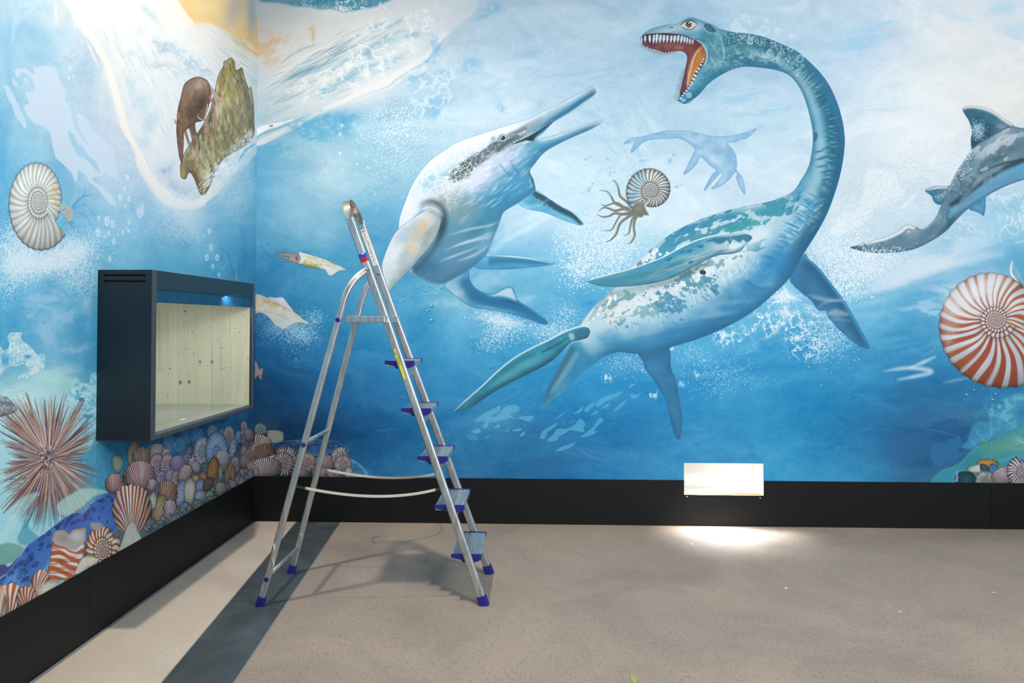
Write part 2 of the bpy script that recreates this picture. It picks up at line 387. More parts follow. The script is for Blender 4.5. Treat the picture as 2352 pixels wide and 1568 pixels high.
def cells(c,x,y,rx,ry,rot,sc,ax,fill,line,a,seed,lw=.1,la=.9):
    """plate-like cells with pale joints"""
    L=local(c,x,y,rx,ry,rot)
    if L is None:return
    x0,y0,u,v,Mk=L;U=u/sc/ax;V=v/sc;U=U+.5*(vnoise(U*1.3,V*1.3,seed)-.5);V=V+.5*(vnoise(U*1.3+9,V*1.3,seed+1)-.5)
    iu=np.floor(U).astype(int);iv=np.floor(V).astype(int);d1=np.full(U.shape,9.,f4);d2=d1.copy();hh=np.zeros_like(d1)
    for i in(-1,0,1):
        for j in(-1,0,1):
            a_=(iu+i)&255;b_=(iv+j)&255;px=iu+i+RT[b_,a_];py=iv+j+RT[(b_+91)&255,(a_+37)&255];d=np.hypot(U-px,V-py)
            nr=d<d1;d2=np.where(nr,d1,np.minimum(d2,d));hh=np.where(nr,RT[(b_+13)&255,(a_+71)&255],hh);d1=np.minimum(d1,d)
    e=d2-d1;w=sst(.28,.5,Mk)
    if fill is not None:c.put((x0,y0,(w*sst(lw,lw*2,e)*(.55+.45*hh)).astype(f4)),col(fill),a)
    c.put((x0,y0,(sst(.12,.35,Mk)*sst(lw*1.5,lw*.5,e)).astype(f4)),col(line),la)
def paint_back():
    c=Cv(int(BS*BX1),int(BS*(BZ1-BZ0)),wall_H(1))
    xs=[560,650,750,850,950,1050,1200,1400,1600,1800,2000,2100,2200,2352,2600]
    ys=[0,100,200,300,400,500,600,700,800,900,1000,1100]
    tab=[  # left columns also hold the room corner's shade, mixed into the print colours
    [(170,182,192),(150,175,190),(185,200,208),(200,210,217),(196,207,216),(190,206,219),(182,206,223),(178,204,221),(174,204,222),(184,207,222),(196,212,224),(210,218,225),(214,220,226),(205,218,227),(200,214,225)],
    [(200,198,196),(206,206,205),(210,214,217),(211,216,220),(200,212,220),(184,205,220),(180,206,225),(182,209,227),(176,206,226),(176,204,222),(184,208,226),(214,222,227),(224,225,226),(228,226,224),(225,222,218)],
    [(160,186,203),(185,203,213),(205,213,219),(200,212,221),(172,202,222),(172,203,224),(186,211,229),(184,213,230),(190,217,232),(192,216,231),(204,220,231),(222,228,231),(230,231,230),(233,230,225),(230,226,220)],
    [(100,172,206),(150,192,213),(150,192,214),(150,194,219),(160,200,223),(184,210,227),(202,222,235),(193,219,234),(194,221,235),(196,222,235),(214,226,233),(226,231,233),(228,230,230),(220,224,225),(215,220,222)],
    [(96,170,203),(130,182,208),(165,200,218),(160,200,220),(150,193,216),(178,211,229),(196,221,235),(200,223,236),(207,226,238),(208,226,237),(219,228,233),(226,232,234),(216,227,233),(196,216,228),(190,212,226)],
    [(98,168,200),(122,178,205),(140,187,211),(120,180,210),(130,186,214),(150,196,222),(172,209,231),(193,221,236),(206,226,237),(205,225,236),(208,223,231),(196,216,227),(176,209,227),(160,204,225),(155,200,222)],
    [(62,143,184),(76,152,192),(88,165,201),(82,160,200),(84,164,205),(98,172,211),(120,186,219),(150,203,229),(160,205,229),(160,205,228),(186,215,230),(174,210,228),(140,195,223),(100,175,212),(95,170,210)],
    [(40,118,168),(50,132,178),(62,148,190),(76,160,201),(84,166,206),(112,182,213),(100,175,212),(66,160,208),(80,168,210),(114,188,220),(112,184,217),(92,170,209),(82,164,206),(74,158,202),(70,155,200)],
    [(26,100,150),(32,112,165),(38,124,176),(48,138,188),(60,150,198),(74,162,208),(70,160,207),(62,154,204),(64,158,208),(62,156,204),(78,162,205),(68,154,198),(62,148,194),(60,146,192),(60,145,190)],
    [(18,76,118),(20,84,132),(24,96,150),(32,112,168),(40,128,184),(50,142,195),(50,145,198),(50,147,201),(52,150,202),(50,148,198),(46,142,192),(42,122,172),(50,126,174),(54,135,182),(56,138,180)],
    [(14,58,92),(14,62,98),(16,72,112),(24,92,142),(30,108,160),(38,122,174),(38,120,174),(38,124,180),(42,136,190),(48,148,196),(42,128,178),(42,104,150),(46,98,144),(62,140,160),(70,145,160)],
    [(12,48,78),(14,54,86),(18,70,108),(27,104,154),(34,116,168),(36,110,162),(36,112,164),(40,126,182),(44,140,192),(50,150,200),(46,138,186),(46,106,150),(50,104,146),(60,135,150),(65,140,150)]]
    water(c,xs,ys,tab,.125,3,(1,1.5))
    # ---- breaking wave, top left
    F=[(585,334),(626,321),(664,303),(702,281),(743,258),(792,237),(830,218),(891,196),(909,181),(945,158),(978,140),(993,122),(1008,102),(1024,82),(1042,66),(1075,40),(1100,0),(1040,-40),(560,-40),(560,300)]
    c.poly(F,'#d6dbe0',.55,1.2)
    c.blob(700,130,110,60,'#d8dadc',.9,-25,.5,3);c.blob(860,90,120,60,'#d9dde1',.8,-20,.5,9);c.blob(880,190,120,22,'#dde0e4',.9,-27,.2,5)
    c.blob(625,65,70,40,'#cdc6c2',.55,0,.3,4);c.blob(610,110,36,24,'#d8b48a',.55,-10,.9,2);c.blob(640,92,30,10,'#d6a878',.5,-14,.9,6);c.blob(719,80,4,20,'#cda777',.8,0,.4,3);c.blob(715,66,8,5,'#d0a878',.7,0,.5,2)
    c.blob(620,140,30,22,'#cfae8e',.35,0,.9,8);c.blob(650,60,70,14,'#c9d4dc',.6,0,.3,11)
    streaks(c,(590,225),(800,110),46,60,'#6f9db8',.5,(50,150),(2,7),4,-.03)
    streaks(c,(590,215),(840,110),60,70,'#e6e8ea',.7,(50,160),(1,5),5,-.03)
    streaks(c,(640,190),(760,120),14,24,'#5f8fae',.6,(30,90),(1.5,4),6,-.02)
    streaks(c,(600,255),(860,170),40,40,'#8fb6cc',.5,(30,90),(2,6),7,-.03)
    streaks(c,(640,225),(860,120),90,40,'#e3e6e9',.55,(20,80),(1,3),17,-.03)
    for x,y,rx,ry,r in((860,62,22,8,-25),(905,55,28,7,-28),(900,78,34,8,-18),(945,80,24,9,-10),(840,130,30,14,-25),(900,140,30,12,-20),(790,185,34,14,-25),(752,204,20,10,-25),(870,105,50,14,-25),(830,160,36,12,-20),(780,150,40,8,-35),(740,150,30,5,-40)):
        c.blob(x,y,rx,ry,'#84b2ca',.6,rot=r,nz=.7,seed=int(x)%40)
    foamnet(c,900,90,110,70,-25,26,.75,5);foamnet(c,820,150,90,50,-25,24,.7,8);foamnet(c,700,200,90,35,-25,22,.6,12)
    # teal strip of far water with lacy edge
    c.poly([(585,-20),(600,3),(640,6),(680,14),(720,18),(735,24),(760,22),(790,28),(830,22),(850,18),(880,8),(905,-20)],'#3f88a4',.85,2)
    c.blob(720,4,60,8,'#3a86a8',.8,0,.4,3);c.blob(650,0,40,6,'#8fa6bc',.5)
    foamnet(c,800,14,90,18,3,14,.95,21);c.blob(745,28,16,14,'#d8dde0',.9,0,.4,4);c.blob(842,10,18,10,'#5c86a8',.7,0,.8,5)
    c.spray(790,24,70,18,260,(.6,2),'#e8eef2',.85)
    streaks(c,(700,30),(660,110),60,24,'#d6dade',.6,(40,90),(3,8),31)
    # lower white ribbon of the wave and its shadow line
    c.stroke([(660,300),(702,277),(743,254),(792,233),(830,214),(891,190),(930,164),(975,134),(1000,104),(1030,72)],[3,9,12,16,22,26,20,14,10,4],'#e2e3e6',.85,2.2)
    c.stroke([(664,306),(702,284),(743,261),(792,240),(830,221),(891,199),(909,184),(945,161),(978,143),(993,125),(1008,105),(1024,85)],[2,3,3,2,2,3,4,4,6,6,5,1],'#7fb2d0',.55,1.6)
    c.poly([(585,334),(600,318),(640,300),(680,280),(660,300),(626,321),(600,333)],'#d5dce2',.9,1.)
    c.poly([(586,291),(620,275),(660,262),(700,254),(690,262),(650,272),(610,290),(590,300)],'#c4d2dc',.8,1.5)
    c.poly([(586,300),(600,290),(620,285),(636,282),(650,279),(675,274),(640,290),(615,297),(590,312)],'#eef0f2',.95,.5)
    c.ell(623,289,5,2.2,'#5b93b6',.9,-15);c.stroke([(586,320),(600,308),(640,294),(700,268)],[2,3,3,1],'#4f93ba',.7,.6)
    # bubbles and grain under the wave
    for x,y,rx,ry in((690,290,40,16),(740,270,34,16),(780,290,36,30),(800,270,30,18),(640,340,30,18),(720,310,50,20)):
        c.blob(x,y,rx,ry,'#4ea2cb',.65,-8,.6,int(x)%30)
    for x,y,rx,ry in((1000,108,14,30),(985,140,20,12),(1080,150,30,20),(1020,170,20,12),(960,175,36,10),(1000,240,30,22),(1030,230,16,14),(985,250,8,8),(1000,262,14,8),(880,270,26,12),(1105,40,24,10),(1130,20,30,16),(1150,250,10,14)):
        c.blob(x,y,rx,ry,'#79b0d6',.55,-20,.7,int(x+y)%50)
    foamnet(c,985,205,80,70,20,34,.55,33,'#e6ebf0',.05)
    c.stroke([(935,165),(975,162),(1000,180),(1030,205),(1032,230),(1022,250)],[6,5,4,6,5,1],'#dfe6ec',.55,2)
    emboss(c,[(880,230),(960,240),(990,300),(990,360),(930,400),(880,400),(850,340),(830,280)],3.2,.75,5,26)
    emboss(c,[(1000,280),(1090,285),(1050,310),(990,340)],3.,.4,6,16)
    c.spray(900,300,90,70,220,(.8,2.6),'#e6eff5',.7);c.spray(800,330,120,90,90,(.8,2.6),'#d8e8f2',.6);c.spray(870,420,90,60,70,(.8,2.4),'#d8e8f2',.6)
    for x,y,r in((786,288,3.4),(781,308,3.2),(781,352,3.),(906,306,3.),(936,311,3.4),(845,385,2.5),(820,376,2.6),(878,330,2.5)):c.bubble(x,y,r,'#eaf2f8',.8,.5)
    # pale light rays and brush marks across the upper sea
    streaks(c,(1060,230),(1330,70),120,70,'#9cc3dc',.28,(30,90),(2,6),41,.03)
    streaks(c,(1400,150),(1480,330),60,60,'#a9cde2',.35,(30,90),(4,12),42,.02)
    streaks(c,(1150,260),(1420,200),70,60,'#8fbddb',.3,(14,40),(1.5,4),43,.02)
    streaks(c,(1300,230),(1420,330),50,60,'#94c4dd',.3,(20,60),(2,6),44,.02)
    for x,y,rx,ry,r in((1760,255,90,12,-8),(1700,225,60,14,-12),(1640,200,40,30,0),(1990,90,60,12,-8),(2010,60,60,10,-12),(1960,110,40,10,-10),(2330,70,30,16,10),(2300,20,40,14,-8),(2040,250,60,12,0)):
        c.blob(x,y,rx,ry,'#9ccbe2',.6,r,.6,int(x)%37)
    c.blob(2080,300,150,120,'#e8ecee',.55,-20,.4,8);c.blob(2230,120,160,120,'#e6e5e2',.5,0,.4,9);c.blob(2270,240,90,60,'#e9e5df',.6,0,.2,4)
    for x,y,r in((2335,85,14),(2200,40,12)):c.blob(x,y,40,10,'#a9cfe4',.5,20,.7,5)
    # snow-like spray left of the shark
    c.poly([(1990,390),(2010,385),(2055,398),(2062,420),(2078,440),(2066,462),(2040,468),(2012,480),(1990,505),(1960,520),(1925,540),(1905,530),(1940,500),(1975,470),(1985,420)],'#edf0f1',.8,4)
    c.poly([(2108,436),(2090,452),(2068,476),(2076,478),(2100,458)],'#eef2f4',.8,1.5)
    c.poly([(1932,530),(1960,510),(1985,505),(1960,525)],'#e6edf2',.7,1.5)
    emboss(c,[(1960,400),(2060,380),(2120,420),(2060,500),(1960,530),(1900,500)],3.4,.45,15,22)
    c.spray(2110,380,110,90,900,(.7,2.),'#f2f5f6',.8);c.spray(2120,400,100,80,500,(.6,1.6),'#8fc0d6',.55)
    streaks(c,(1920,520),(2100,460),50,40,'#bfe0ee',.5,(30,90),(2,6),51)
    c.spray(1930,590,90,80,1500,(.7,2.8),'#eef4f9',.85,20);c.spray(1990,620,110,45,1200,(.7,2.6),'#eef4f9',.85,-20);c.spray(1900,570,50,60,500,(.7,2.4),'#e4f0f8',.8);c.spray(1940,660,60,30,160,(1.2,3.2),'#eef6fb',.85)
    for P,w in(([(1935,685),(1990,672),(2060,650),(2150,612),(2250,590),(2330,580)],[3,9,16,24,20,2]),([(1950,706),(2000,695),(2060,680)],[2,8,2]),([(1955,722),(2010,722),(2040,715)],[2,6,1])):
        c.stroke(P,w,'#dbe8f1',.55,5)
    c.blob(2150,600,120,30,'#dfe9f0',.75,-14,.5,6);c.blob(2060,640,90,20,'#d9e7f1',.6,-18,.6,7);c.blob(2230,560,80,30,'#cfe3ee',.6,-10,.6,8);c.blob(2330,600,40,40,'#5fa9cf',.5,0,.6,9)
    foamnet(c,2300,470,80,50,-20,26,.9,61);foamnet(c,2330,520,60,40,-20,22,.8,62);foamnet(c,2220,520,60,30,-10,20,.5,63)
    c.blob(2320,470,60,40,'#86c2dc',.4,0,.7,3);c.blob(2190,670,60,18,'#dbe9f2',.5,10,.8,14);c.blob(2120,700,60,14,'#cfe4f0',.5,-10,.8,15);c.blob(2140,715,30,12,'#dfecf4',.5,10,.85,18)
    for P,w,a in(([(2090,845),(2120,832),(2150,818)],[4,9,3],.75),([(2030,852),(2070,846),(2100,845),(2140,852),(2120,862),(2060,872)],[2,8,10,9,7,1],.75),([(2060,872),(2100,864),(2135,853)],[2,8,2],.6),([(2165,880),(2200,872),(2240,866)],[2,6,1],.5)):
        c.stroke(P,w,'#d4e6f2',a,2.5)
    for i in range(10):
        x=2040+i*28;c.stroke([(x-40,790+12*(i%3)),(x,784+10*(i%4)),(x+50,776+8*(i%3))],[1,5,1],'#8cc6e2',.35,3)
    # lacy foam right of the big belly
    for x,y,rx,ry,r,s,sd in((1800,680,60,24,10,26,71),(1820,715,60,36,30,26,72),(1840,745,60,36,10,22,73),(1740,750,70,30,-20,20,74),(1680,775,40,26,-10,18,75),(1850,790,50,36,20,18,76),(1660,760,22,30,0,14,77),(1780,745,40,20,0,16,78)):
        foamnet(c,x,y,rx,ry,r,s,.95,sd)
    c.blob(1800,680,30,14,'#e6eff5',.7,20,.7,3);c.blob(1800,715,14,22,'#e6eff5',.7,-25,.7,4);c.blob(1872,720,26,10,'#e6eff5',.7,20,.6,5);c.blob(1835,775,14,10,'#e6eff5',.7,0,.7,6);c.blob(1910,740,14,8,'#e6eff5',.6)
    streaks(c,(1780,665),(1860,700),10,8,'#f0f6fa',.7,(20,50),(2,5),79);streaks(c,(1640,790),(1820,700),60,40,'#e3f0f8',.6,(14,40),(.8,2),80)
    c.spray(1900,780,60,50,700,(.6,2.2),'#e6f2f9',.8);c.spray(1870,760,70,40,300,(.6,2),'#e6f2f9',.7)
    c.spray(1650,860,90,50,420,(.6,1.7),'#e0f0f8',.8);c.spray(1440,830,70,30,260,(.6,1.8),'#e0f0f8',.75);c.spray(1590,810,40,30,160,(.6,1.6),'#e0f0f8',.75)
    for x,y in((1395,868),(1450,882),(1480,850),(1500,905),(1540,800),(1605,858),(1565,880),(1620,830)):foamnet(c,x,y,10,10,x,8,1.,int(x),'#f2f8fb',.09)
    # spray centre and beside the ichthyosaur
    c.spray(1340,560,60,60,900,(.6,2.3),'#eef5fa',.85,20);c.spray(1400,580,70,70,1300,(.6,2.3),'#eef5fa',.85);c.spray(1330,620,50,40,260,(1,2.8),'#eef5fa',.85);c.spray(1440,560,60,60,700,(.5,1.5),'#f2f7fb',.7)
    emboss(c,[(1340,520),(1480,500),(1560,480),(1600,500),(1500,560),(1420,620),(1350,610)],2.6,.3,18,24)
    c.spray(1150,735,60,16,800,(.6,2.),'#e8f3fa',.85,12);c.spray(1150,765,45,24,400,(.6,2.),'#e8f3fa',.8);c.spray(1270,760,55,30,600,(.6,2.),'#e8f3fa',.8);c.spray(1300,720,40,30,220,(.6,2.),'#e8f3fa',.7);c.spray(1120,790,30,20,90,(.8,2.),'#e8f3fa',.7)
    c.blob(1160,740,50,14,'#dcecf6',.35,12,.4,3);c.blob(1100,690,40,20,'#b9d9ea',.5,10,.6,4);c.blob(1030,690,50,30,'#b5d5e6',.5,0,.6,5);c.blob(1130,640,60,24,'#bfdcec',.4,-10,.6,6);c.blob(1200,690,50,12,'#b7daec',.4,-14,.6,7)
    for P,w,a in(([(1110,610),(1150,560),(1220,520),(1300,470)],[2,8,14,4],.5),([(1150,545),(1210,505),(1270,480)],[2,9,3],.5),([(1060,560),(1140,540),(1200,500),(1290,460)],[2,4,8,2],.35)):
        c.stroke(P,w,'#eef6fa',a,5)
    for x,y,r in((945,680,3),(961,660,3.6),(976,668,3.2),(985,658,3),(993,660,2.5),(980,678,2.4),(1002,668,2),(1015,661,4),(1021,667,2.4),(949,697,2),(965,688,2.2),(927,690,3.6),(921,696,3),(930,700,2),(954,694,2),(992,703,4.4),(982,714,4.2),(992,736,5.2),(985,682,2.6),(997,645+20,2)):
        c.ell(x,y,r,r*.8,'#2f7ea8',.85);c.ell(x-r*.2,y-r*.35,r*.6,r*.35,'#bfe2f0',.9)
    # drifting specks above the neck
    c.spray(1690,50,60,45,240,(.5,1.6),'#e6f1f7',.8,30)
    for x,y,r in((1713,40,9),(1692,46,5),(1760,48,6),(1755,70,12),(1786,70,8),(1724,52,5),(1740,74,5),(1690,62,12),(1710,72,7),(1818,84,7)):c.bubble(x,y,r,'#e8f2f8',.5,.22)
    # dark rippling in the deep water
    for x,y,rx,ry,r,k in((1230,1000,70,24,-14,'#2a6fa4'),(1270,1060,90,26,-8,'#2b6597'),(2090,900,120,26,-6,'#33719f'),(2060,960,110,36,-10,'#306a9a'),(2080,1030,90,34,0,'#336494'),(760,900,60,40,0,'#1a6198'),(900,830,50,20,0,'#2a83b8'),(1700,1050,60,24,0,'#3584b2'),(1800,1080,50,20,0,'#4aa2cc'),(1420,930,60,20,-14,'#2f87bd'),(1180,850,60,14,-14,'#3d9ccd')):
        c.blob(x,y,rx,ry,k,.5,r,.6,int(x)%60)
    rs=np.random.RandomState(5)
    for i in range(170):
        x=rs.uniform(600,2340);y=rs.uniform(690,1095);l=rs.uniform(14,60)
        c.stroke([(x,y),(x+l*.5,y-rs.uniform(-2,6)),(x+l,y-rs.uniform(-4,10))],[.4,rs.uniform(1,4),.4],'#5fb4dc' if rs.rand()<.6 else '#1d5f8f',rs.uniform(.1,.28),1.2,5)
    for P in([(1930,920),(1965,905),(1990,915),(2015,935)],[(2120,985),(2160,990),(2210,1005)],[(1315,1020),(1350,1045),(1400,1060)],[(1285,1030),(1330,1050)]):
        c.stroke(P,[.5,2,.5],'#6db9dc',.45,1)
    # light patches on the bottom, centre
    LP=[[(1090,968),(1110,950),(1130,940),(1148,932),(1146,945),(1128,955),(1122,964)],[(1108,980),(1120,960),(1140,955),(1155,938),(1175,930),(1192,934),(1188,945),(1170,950),(1185,960),(1205,950),(1216,940),(1200,955),(1226,955),(1214,968),(1196,962),(1170,960),(1140,968),(1124,970),(1118,982)],
        [(1084,990),(1098,984),(1104,990),(1096,996)],[(1136,980),(1146,974),(1148,980),(1138,983)],[(1160,990),(1170,986),(1168,990)],[(1178,987),(1196,984),(1196,989),(1180,990)],[(1194,998),(1206,990),(1204,998),(1196,1002)],
        [(1240,1006),(1246,990),(1262,980),(1282,970),(1270,984),(1258,992),(1252,1006)],[(1256,1012),(1272,996),(1280,984),(1300,984),(1318,976),(1332,962),(1344,972),(1340,984),(1342,992),(1325,990),(1310,988),(1300,994),(1284,1002),(1278,1012)],[(1334,1004),(1350,990),(1362,980),(1372,965),(1380,958),(1386,966),(1374,976),(1364,990),(1374,990),(1356,1000)],
        [(1275,1036),(1290,1026),(1310,1020),(1322,1014),(1312,1026),(1290,1034)],[(1318,950),(1330,940),(1340,930),(1334,946)],[(1342,940),(1352,930),(1368,922),(1358,938),(1346,946)],[(1366,930),(1384,912),(1404,906),(1432,898),(1410,914),(1390,922),(1376,934)],[(1378,938),(1400,925),(1396,934)],[(1408,946),(1424,928),(1442,916),(1432,930),(1416,942)],[(1446,904),(1462,906),(1474,899),(1462,914),(1452,914)],[(1356,952),(1372,942),(1370,950)],[(1275,962),(1290,948),(1298,948),(1284,960)],[(1290,972),(1300,968),(1296,974)],[(1306,972),(1322,962),(1318,970)],
        [(1070,1000),(1090,998),(1100,1008),(1084,1012)],[(1112,1004),(1124,1000),(1120,1008)]]
    for i,P in enumerate(LP):
        c.poly(P,'#62b2d6' if i<7 else '#58aed6',.75 if i<18 else .4,.4)
    c.blob(1150,960,50,24,'#7fbfdc',.25,-14,.3,3)
    for x,y,l,r in((1165,885,30,-24),(1185,895,34,-20),(1205,890,30,-28),(1195,905,36,-18),(1215,915,30,-30),(1180,915,30,-26),(1160,925,24,-20),(1225,905,28,-26),(1135,910,26,-16),(1060,888,24,-14),(1132,845,30,-12),(1035,925,24,-14),(1235,930,26,-34),(1205,930,24,-24)):
        t=radians(r);d=np.array([cos(t),sin(t)])*l/2;n=np.array([-d[1],d[0]])*.16
        p=np.array([x,y]);c.poly([p-d,p+n,p+d*.7,p+d*1.1+n,p+d*1.1-n,p+d*.7,p-n],'#2a7fae',.45,.5)
    # ---- far plesiosaur
    c.begin([(1431.4,330.7),(1448.6,317.3),(1471.6,314.4),(1494.5,308.7),(1521.3,302),(1550,299.7),(1578.7,301),(1607.4,306.8),(1630.4,311.6),(1655.3,313.5),(1684,311.6),(1708.8,304.9),(1728,298.2),(1737.5,295.3),(1728,306.8),(1712.6,318.3),(1697.3,321),(1689.7,325.5),(1668.6,327.8),(1680,339.3),(1689.7,356.5),(1692.6,375.7),(1691.6,391),(1703,404.4),(1708.8,421.6),(1711.7,445.5),(1703,436.9),(1691.6,410),(1693.5,398.6),(1687.8,395.8),(1674.4,412),(1655.3,427.3),(1634.2,434),(1645.7,419.7),(1657.2,404.4),(1661,395.8),(1653.3,399.6),(1636,417.8),(1618,438.8),(1622.7,423.5),(1636,400.5),(1644.7,391),(1628.5,377.6),(1609.3,359.4),(1601.7,373.8),(1586.4,391),(1570,400.5),(1578.7,381.4),(1590.2,356.5),(1596,341.2),(1575,324),(1553.9,317.3),(1521.3,318.3),(1492.6,321),(1475.4,327.8),(1464,339.3),(1452.4,349.8),(1449,347),(1457.2,325),(1444.8,328.8)],True,4,'painted_plesiosaur','small pale blue long-necked reptile in the distance')
    c.fillf(lambda X,Y:lerp(col('#8fb9d9'),col('#b4d2e8'),np.clip(fbm(X/16,Y/16,4,4)*1.9-.5,0,1)))
    c.rim('#6c9fc8',.5,5,.2,-.5);c.blob(1640,365,26,12,'#c6ddee',.8,48,.4,3);c.blob(1590,322,30,6,'#c2dbed',.7,25,.4,3)
    c.spray(1665,350,30,26,300,(.5,1.6),'#7aa9cf',.7,45);c.spray(1530,308,60,4,120,(.5,1.4),'#7fadd2',.6)
    c.edge('#6f9fc6',.6,1.2);c.end()
    # tiny fish and specks
    for x,y,l,r in((1348,364,16,-30),(1398,366,14,25),(1404,396,12,0),(1541,366,22,-62),(1355,432,22,-58),(1556,428,16,-30),(1480,368,14,-10),(1473,368,10,-10),(1481,379,6,-45),(1414,438,6,0),(1420,424,5,30),(1444,416,6,-30),(1500,354,6,-20)):
        t=radians(r);d=np.array([cos(t),sin(t)])*l/2;n=np.array([-d[1],d[0]])*.32;p=np.array([x,y])
        c.poly([p-d,p-d*.3+n,p+d*.6,p+d*1.2+n*.8,p+d*1.2-n*.8,p+d*.6,p-d*.3-n],'#7fb2d8',.75,0);c.poly([p-d*.7,p-d*.2+n*.5,p+d*.5,p-d*.2-n*.5],'#b9d8ec',.6,0)
    rs=np.random.RandomState(9)
    for i in range(46):
        x,y=1440+rs.randn()*22,398+rs.randn()*12;t=rs.rand()*3;c.stroke([(x-2*cos(t),y-2*sin(t)),(x+2*cos(t),y+2*sin(t))],[.6,1.4,.4],'#6fa7d2',.8)
    # ---- middle ammonite with arms
    AB='#6f6f66';AH='#a8a69a'
    for P,w in(([(1452,478),(1440,464),(1424,450),(1420,432),(1413,417),(1406,414)],6),([(1446,480),(1428,474),(1412,466),(1404,452),(1394,440),(1377,437)],6),([(1450,484),(1436,478),(1418,466),(1400,470),(1388,473),(1380,467)],5),([(1452,486),(1432,480),(1414,484),(1396,478),(1384,478),(1375,486)],6),([(1455,490),(1430,492),(1412,490),(1400,496),(1384,498),(1370,491)],6),([(1456,488),(1436,490),(1424,496),(1414,512),(1404,528),(1386,529)],5),([(1458,490),(1440,500),(1424,514),(1416,536),(1404,550),(1391,556)],6.5),([(1462,492),(1452,504),(1448,520),(1444,536),(1432,542)],5),([(1466,492),(1458,506),(1456,522),(1458,540),(1450,556),(1440,560)],6)):
        arm(c,P,w,1.0,AB,AH)
    for P in([(1420,432),(1413,417),(1406,414)],[(1404,452),(1394,440),(1377,437)]):c.stroke(P,[4,2.5,.8],'#7fb5d4',.7,.6)
    ammonite(c,1495.5,437,64,1.0,0,-1,108,.085,.36,30,'#e3ecf1','#8f8068','#7a7f80',5,.9,1.0,'painted_ammonite','blue and brown ribbed ammonite swimming in mid water')
    c.blob(1455,445,10,30,'#4fa6d6',.55,10,.3,3);c.blob(1470,410,16,8,'#62b2dc',.5,-40,.4,3)
    c.poly([(1476,461),(1470,462),(1458,468),(1452,478),(1448,486),(1456,494),(1464,494),(1470,500),(1478,494),(1490,494),(1484,482),(1478,470)],'#74756a',1,.5)
    c.blob(1466,478,8,12,'#93917f',.7,20,.5,3);c.ell(1471,466,3.2,4,'#5e6a62',1,20);c.ell(1470.5,465.5,2.2,3,'#8fd0d8',1,20);c.ell(1470,465,.9,1.1,'#16323c',1)
    # ---- ichthyosaur
    W='#e3eaf1'
    c.begin([(1229.6,437),(1250,448.6),(1284.7,471.6),(1314.6,487.7),(1338.7,510.6),(1333,517.5),(1296,506),(1250,487.7),(1215.9,480.8),(1190.6,467),(1205,445)],True,6,'painted_flipper')
    c.fillf(lambda X,Y:lerp(col('#4aa0c8'),col('#8fc4de'),np.clip(fbm(X/30,Y/20,14,3)*1.6-.4,0,1)))
    c.stroke([(1226,440),(1252,456),(1285,478),(1315,494),(1336,514)],[14,16,17,14,8],'#26495c',.9,2.2);c.stroke([(1226,436),(1252,449),(1285,471),(1316,488),(1338,510)],[2,3,3,3,2],'#cfe6f2',.95,.8)
    c.blob(1232,452,16,7,'#3a5a68',.7,30,.6,3);c.spray(1260,466,30,10,60,(1,4),'#31566a',.6,30);c.stroke([(1190,478),(1240,470),(1270,448)],[3,6,2],'#d9edf6',.35,2.5);c.edge('#3f8ab0',.6,1);c.end()
    c.begin([(1116,582.8),(1128.6,585),(1170,586.3),(1215.9,590.9),(1250.3,598.9),(1274.4,604.6),(1250.3,610.4),(1227.3,612.7),(1181.4,617.3),(1124,618.4),(1089.6,611.5)],True,6,'painted_flipper')
    c.fillf(lambda X,Y:lerp(col('#63afd2'),col('#3f8fbb'),np.clip((Y-590)/30+fbm(X/30,Y/20,3,3)-.5,0,1)))
    c.stroke([(1122,600),(1170,598),(1220,602),(1262,605)],[18,14,10,3],'#2b6d95',.75,3);c.stroke([(1118,584),(1170,588),(1216,592.5),(1270,603.5)],[3,4,4,2],'#d8ecf6',.95,1);c.edge('#37799f',.7,1);c.end()
    c.begin([(1060,630),(1075.8,623),(1078,639),(1089.6,659.7),(1108,671.2),(1130.9,674.7),(1158.5,662),(1174.5,659.3),(1181.4,668.9),(1190.6,689.6),(1218,708),(1245.7,728.6),(1258.3,741.2),(1248,744.7),(1218,733.2),(1181.4,721.7),(1135.5,711.4),(1089.6,705.7),(1062,691.9),(1039,673.5),(1020.7,655),(1040,640)],True,6,'painted_tail')
    c.fillf(lambda X,Y:lerp(col('#8fbbd2'),col('#2f7fae'),np.clip((X-1030)/70+.3*(fbm(X/20,Y/20,6,3)-.5),0,1)))
    c.stroke([(1066,640),(1078,668),(1110,690),(1160,700),(1215,718),(1252,740)],[26,26,22,20,14,4],'#2a6a94',.8,5);c.blob(1140,712,60,8,'#7db9d4',.7,12,.3,2);c.blob(1050,672,20,16,'#b9d4e2',.6,40,.4,3)
    c.poly([(1112,673),(1132,676),(1158,663),(1174,660),(1180,672),(1186,690),(1170,684),(1150,680),(1130,680)],'#c9deec',.85,2);c.stroke([(1150,690),(1175,694),(1200,704)],[3,6,3],'#1f5577',.7,2)
    c.stroke([(1182,672),(1192,690),(1218,708),(1246,729)],[2,3,2,1],'#bcdcec',.8,1);c.edge('#2b5f80',.75,1.2);c.end()
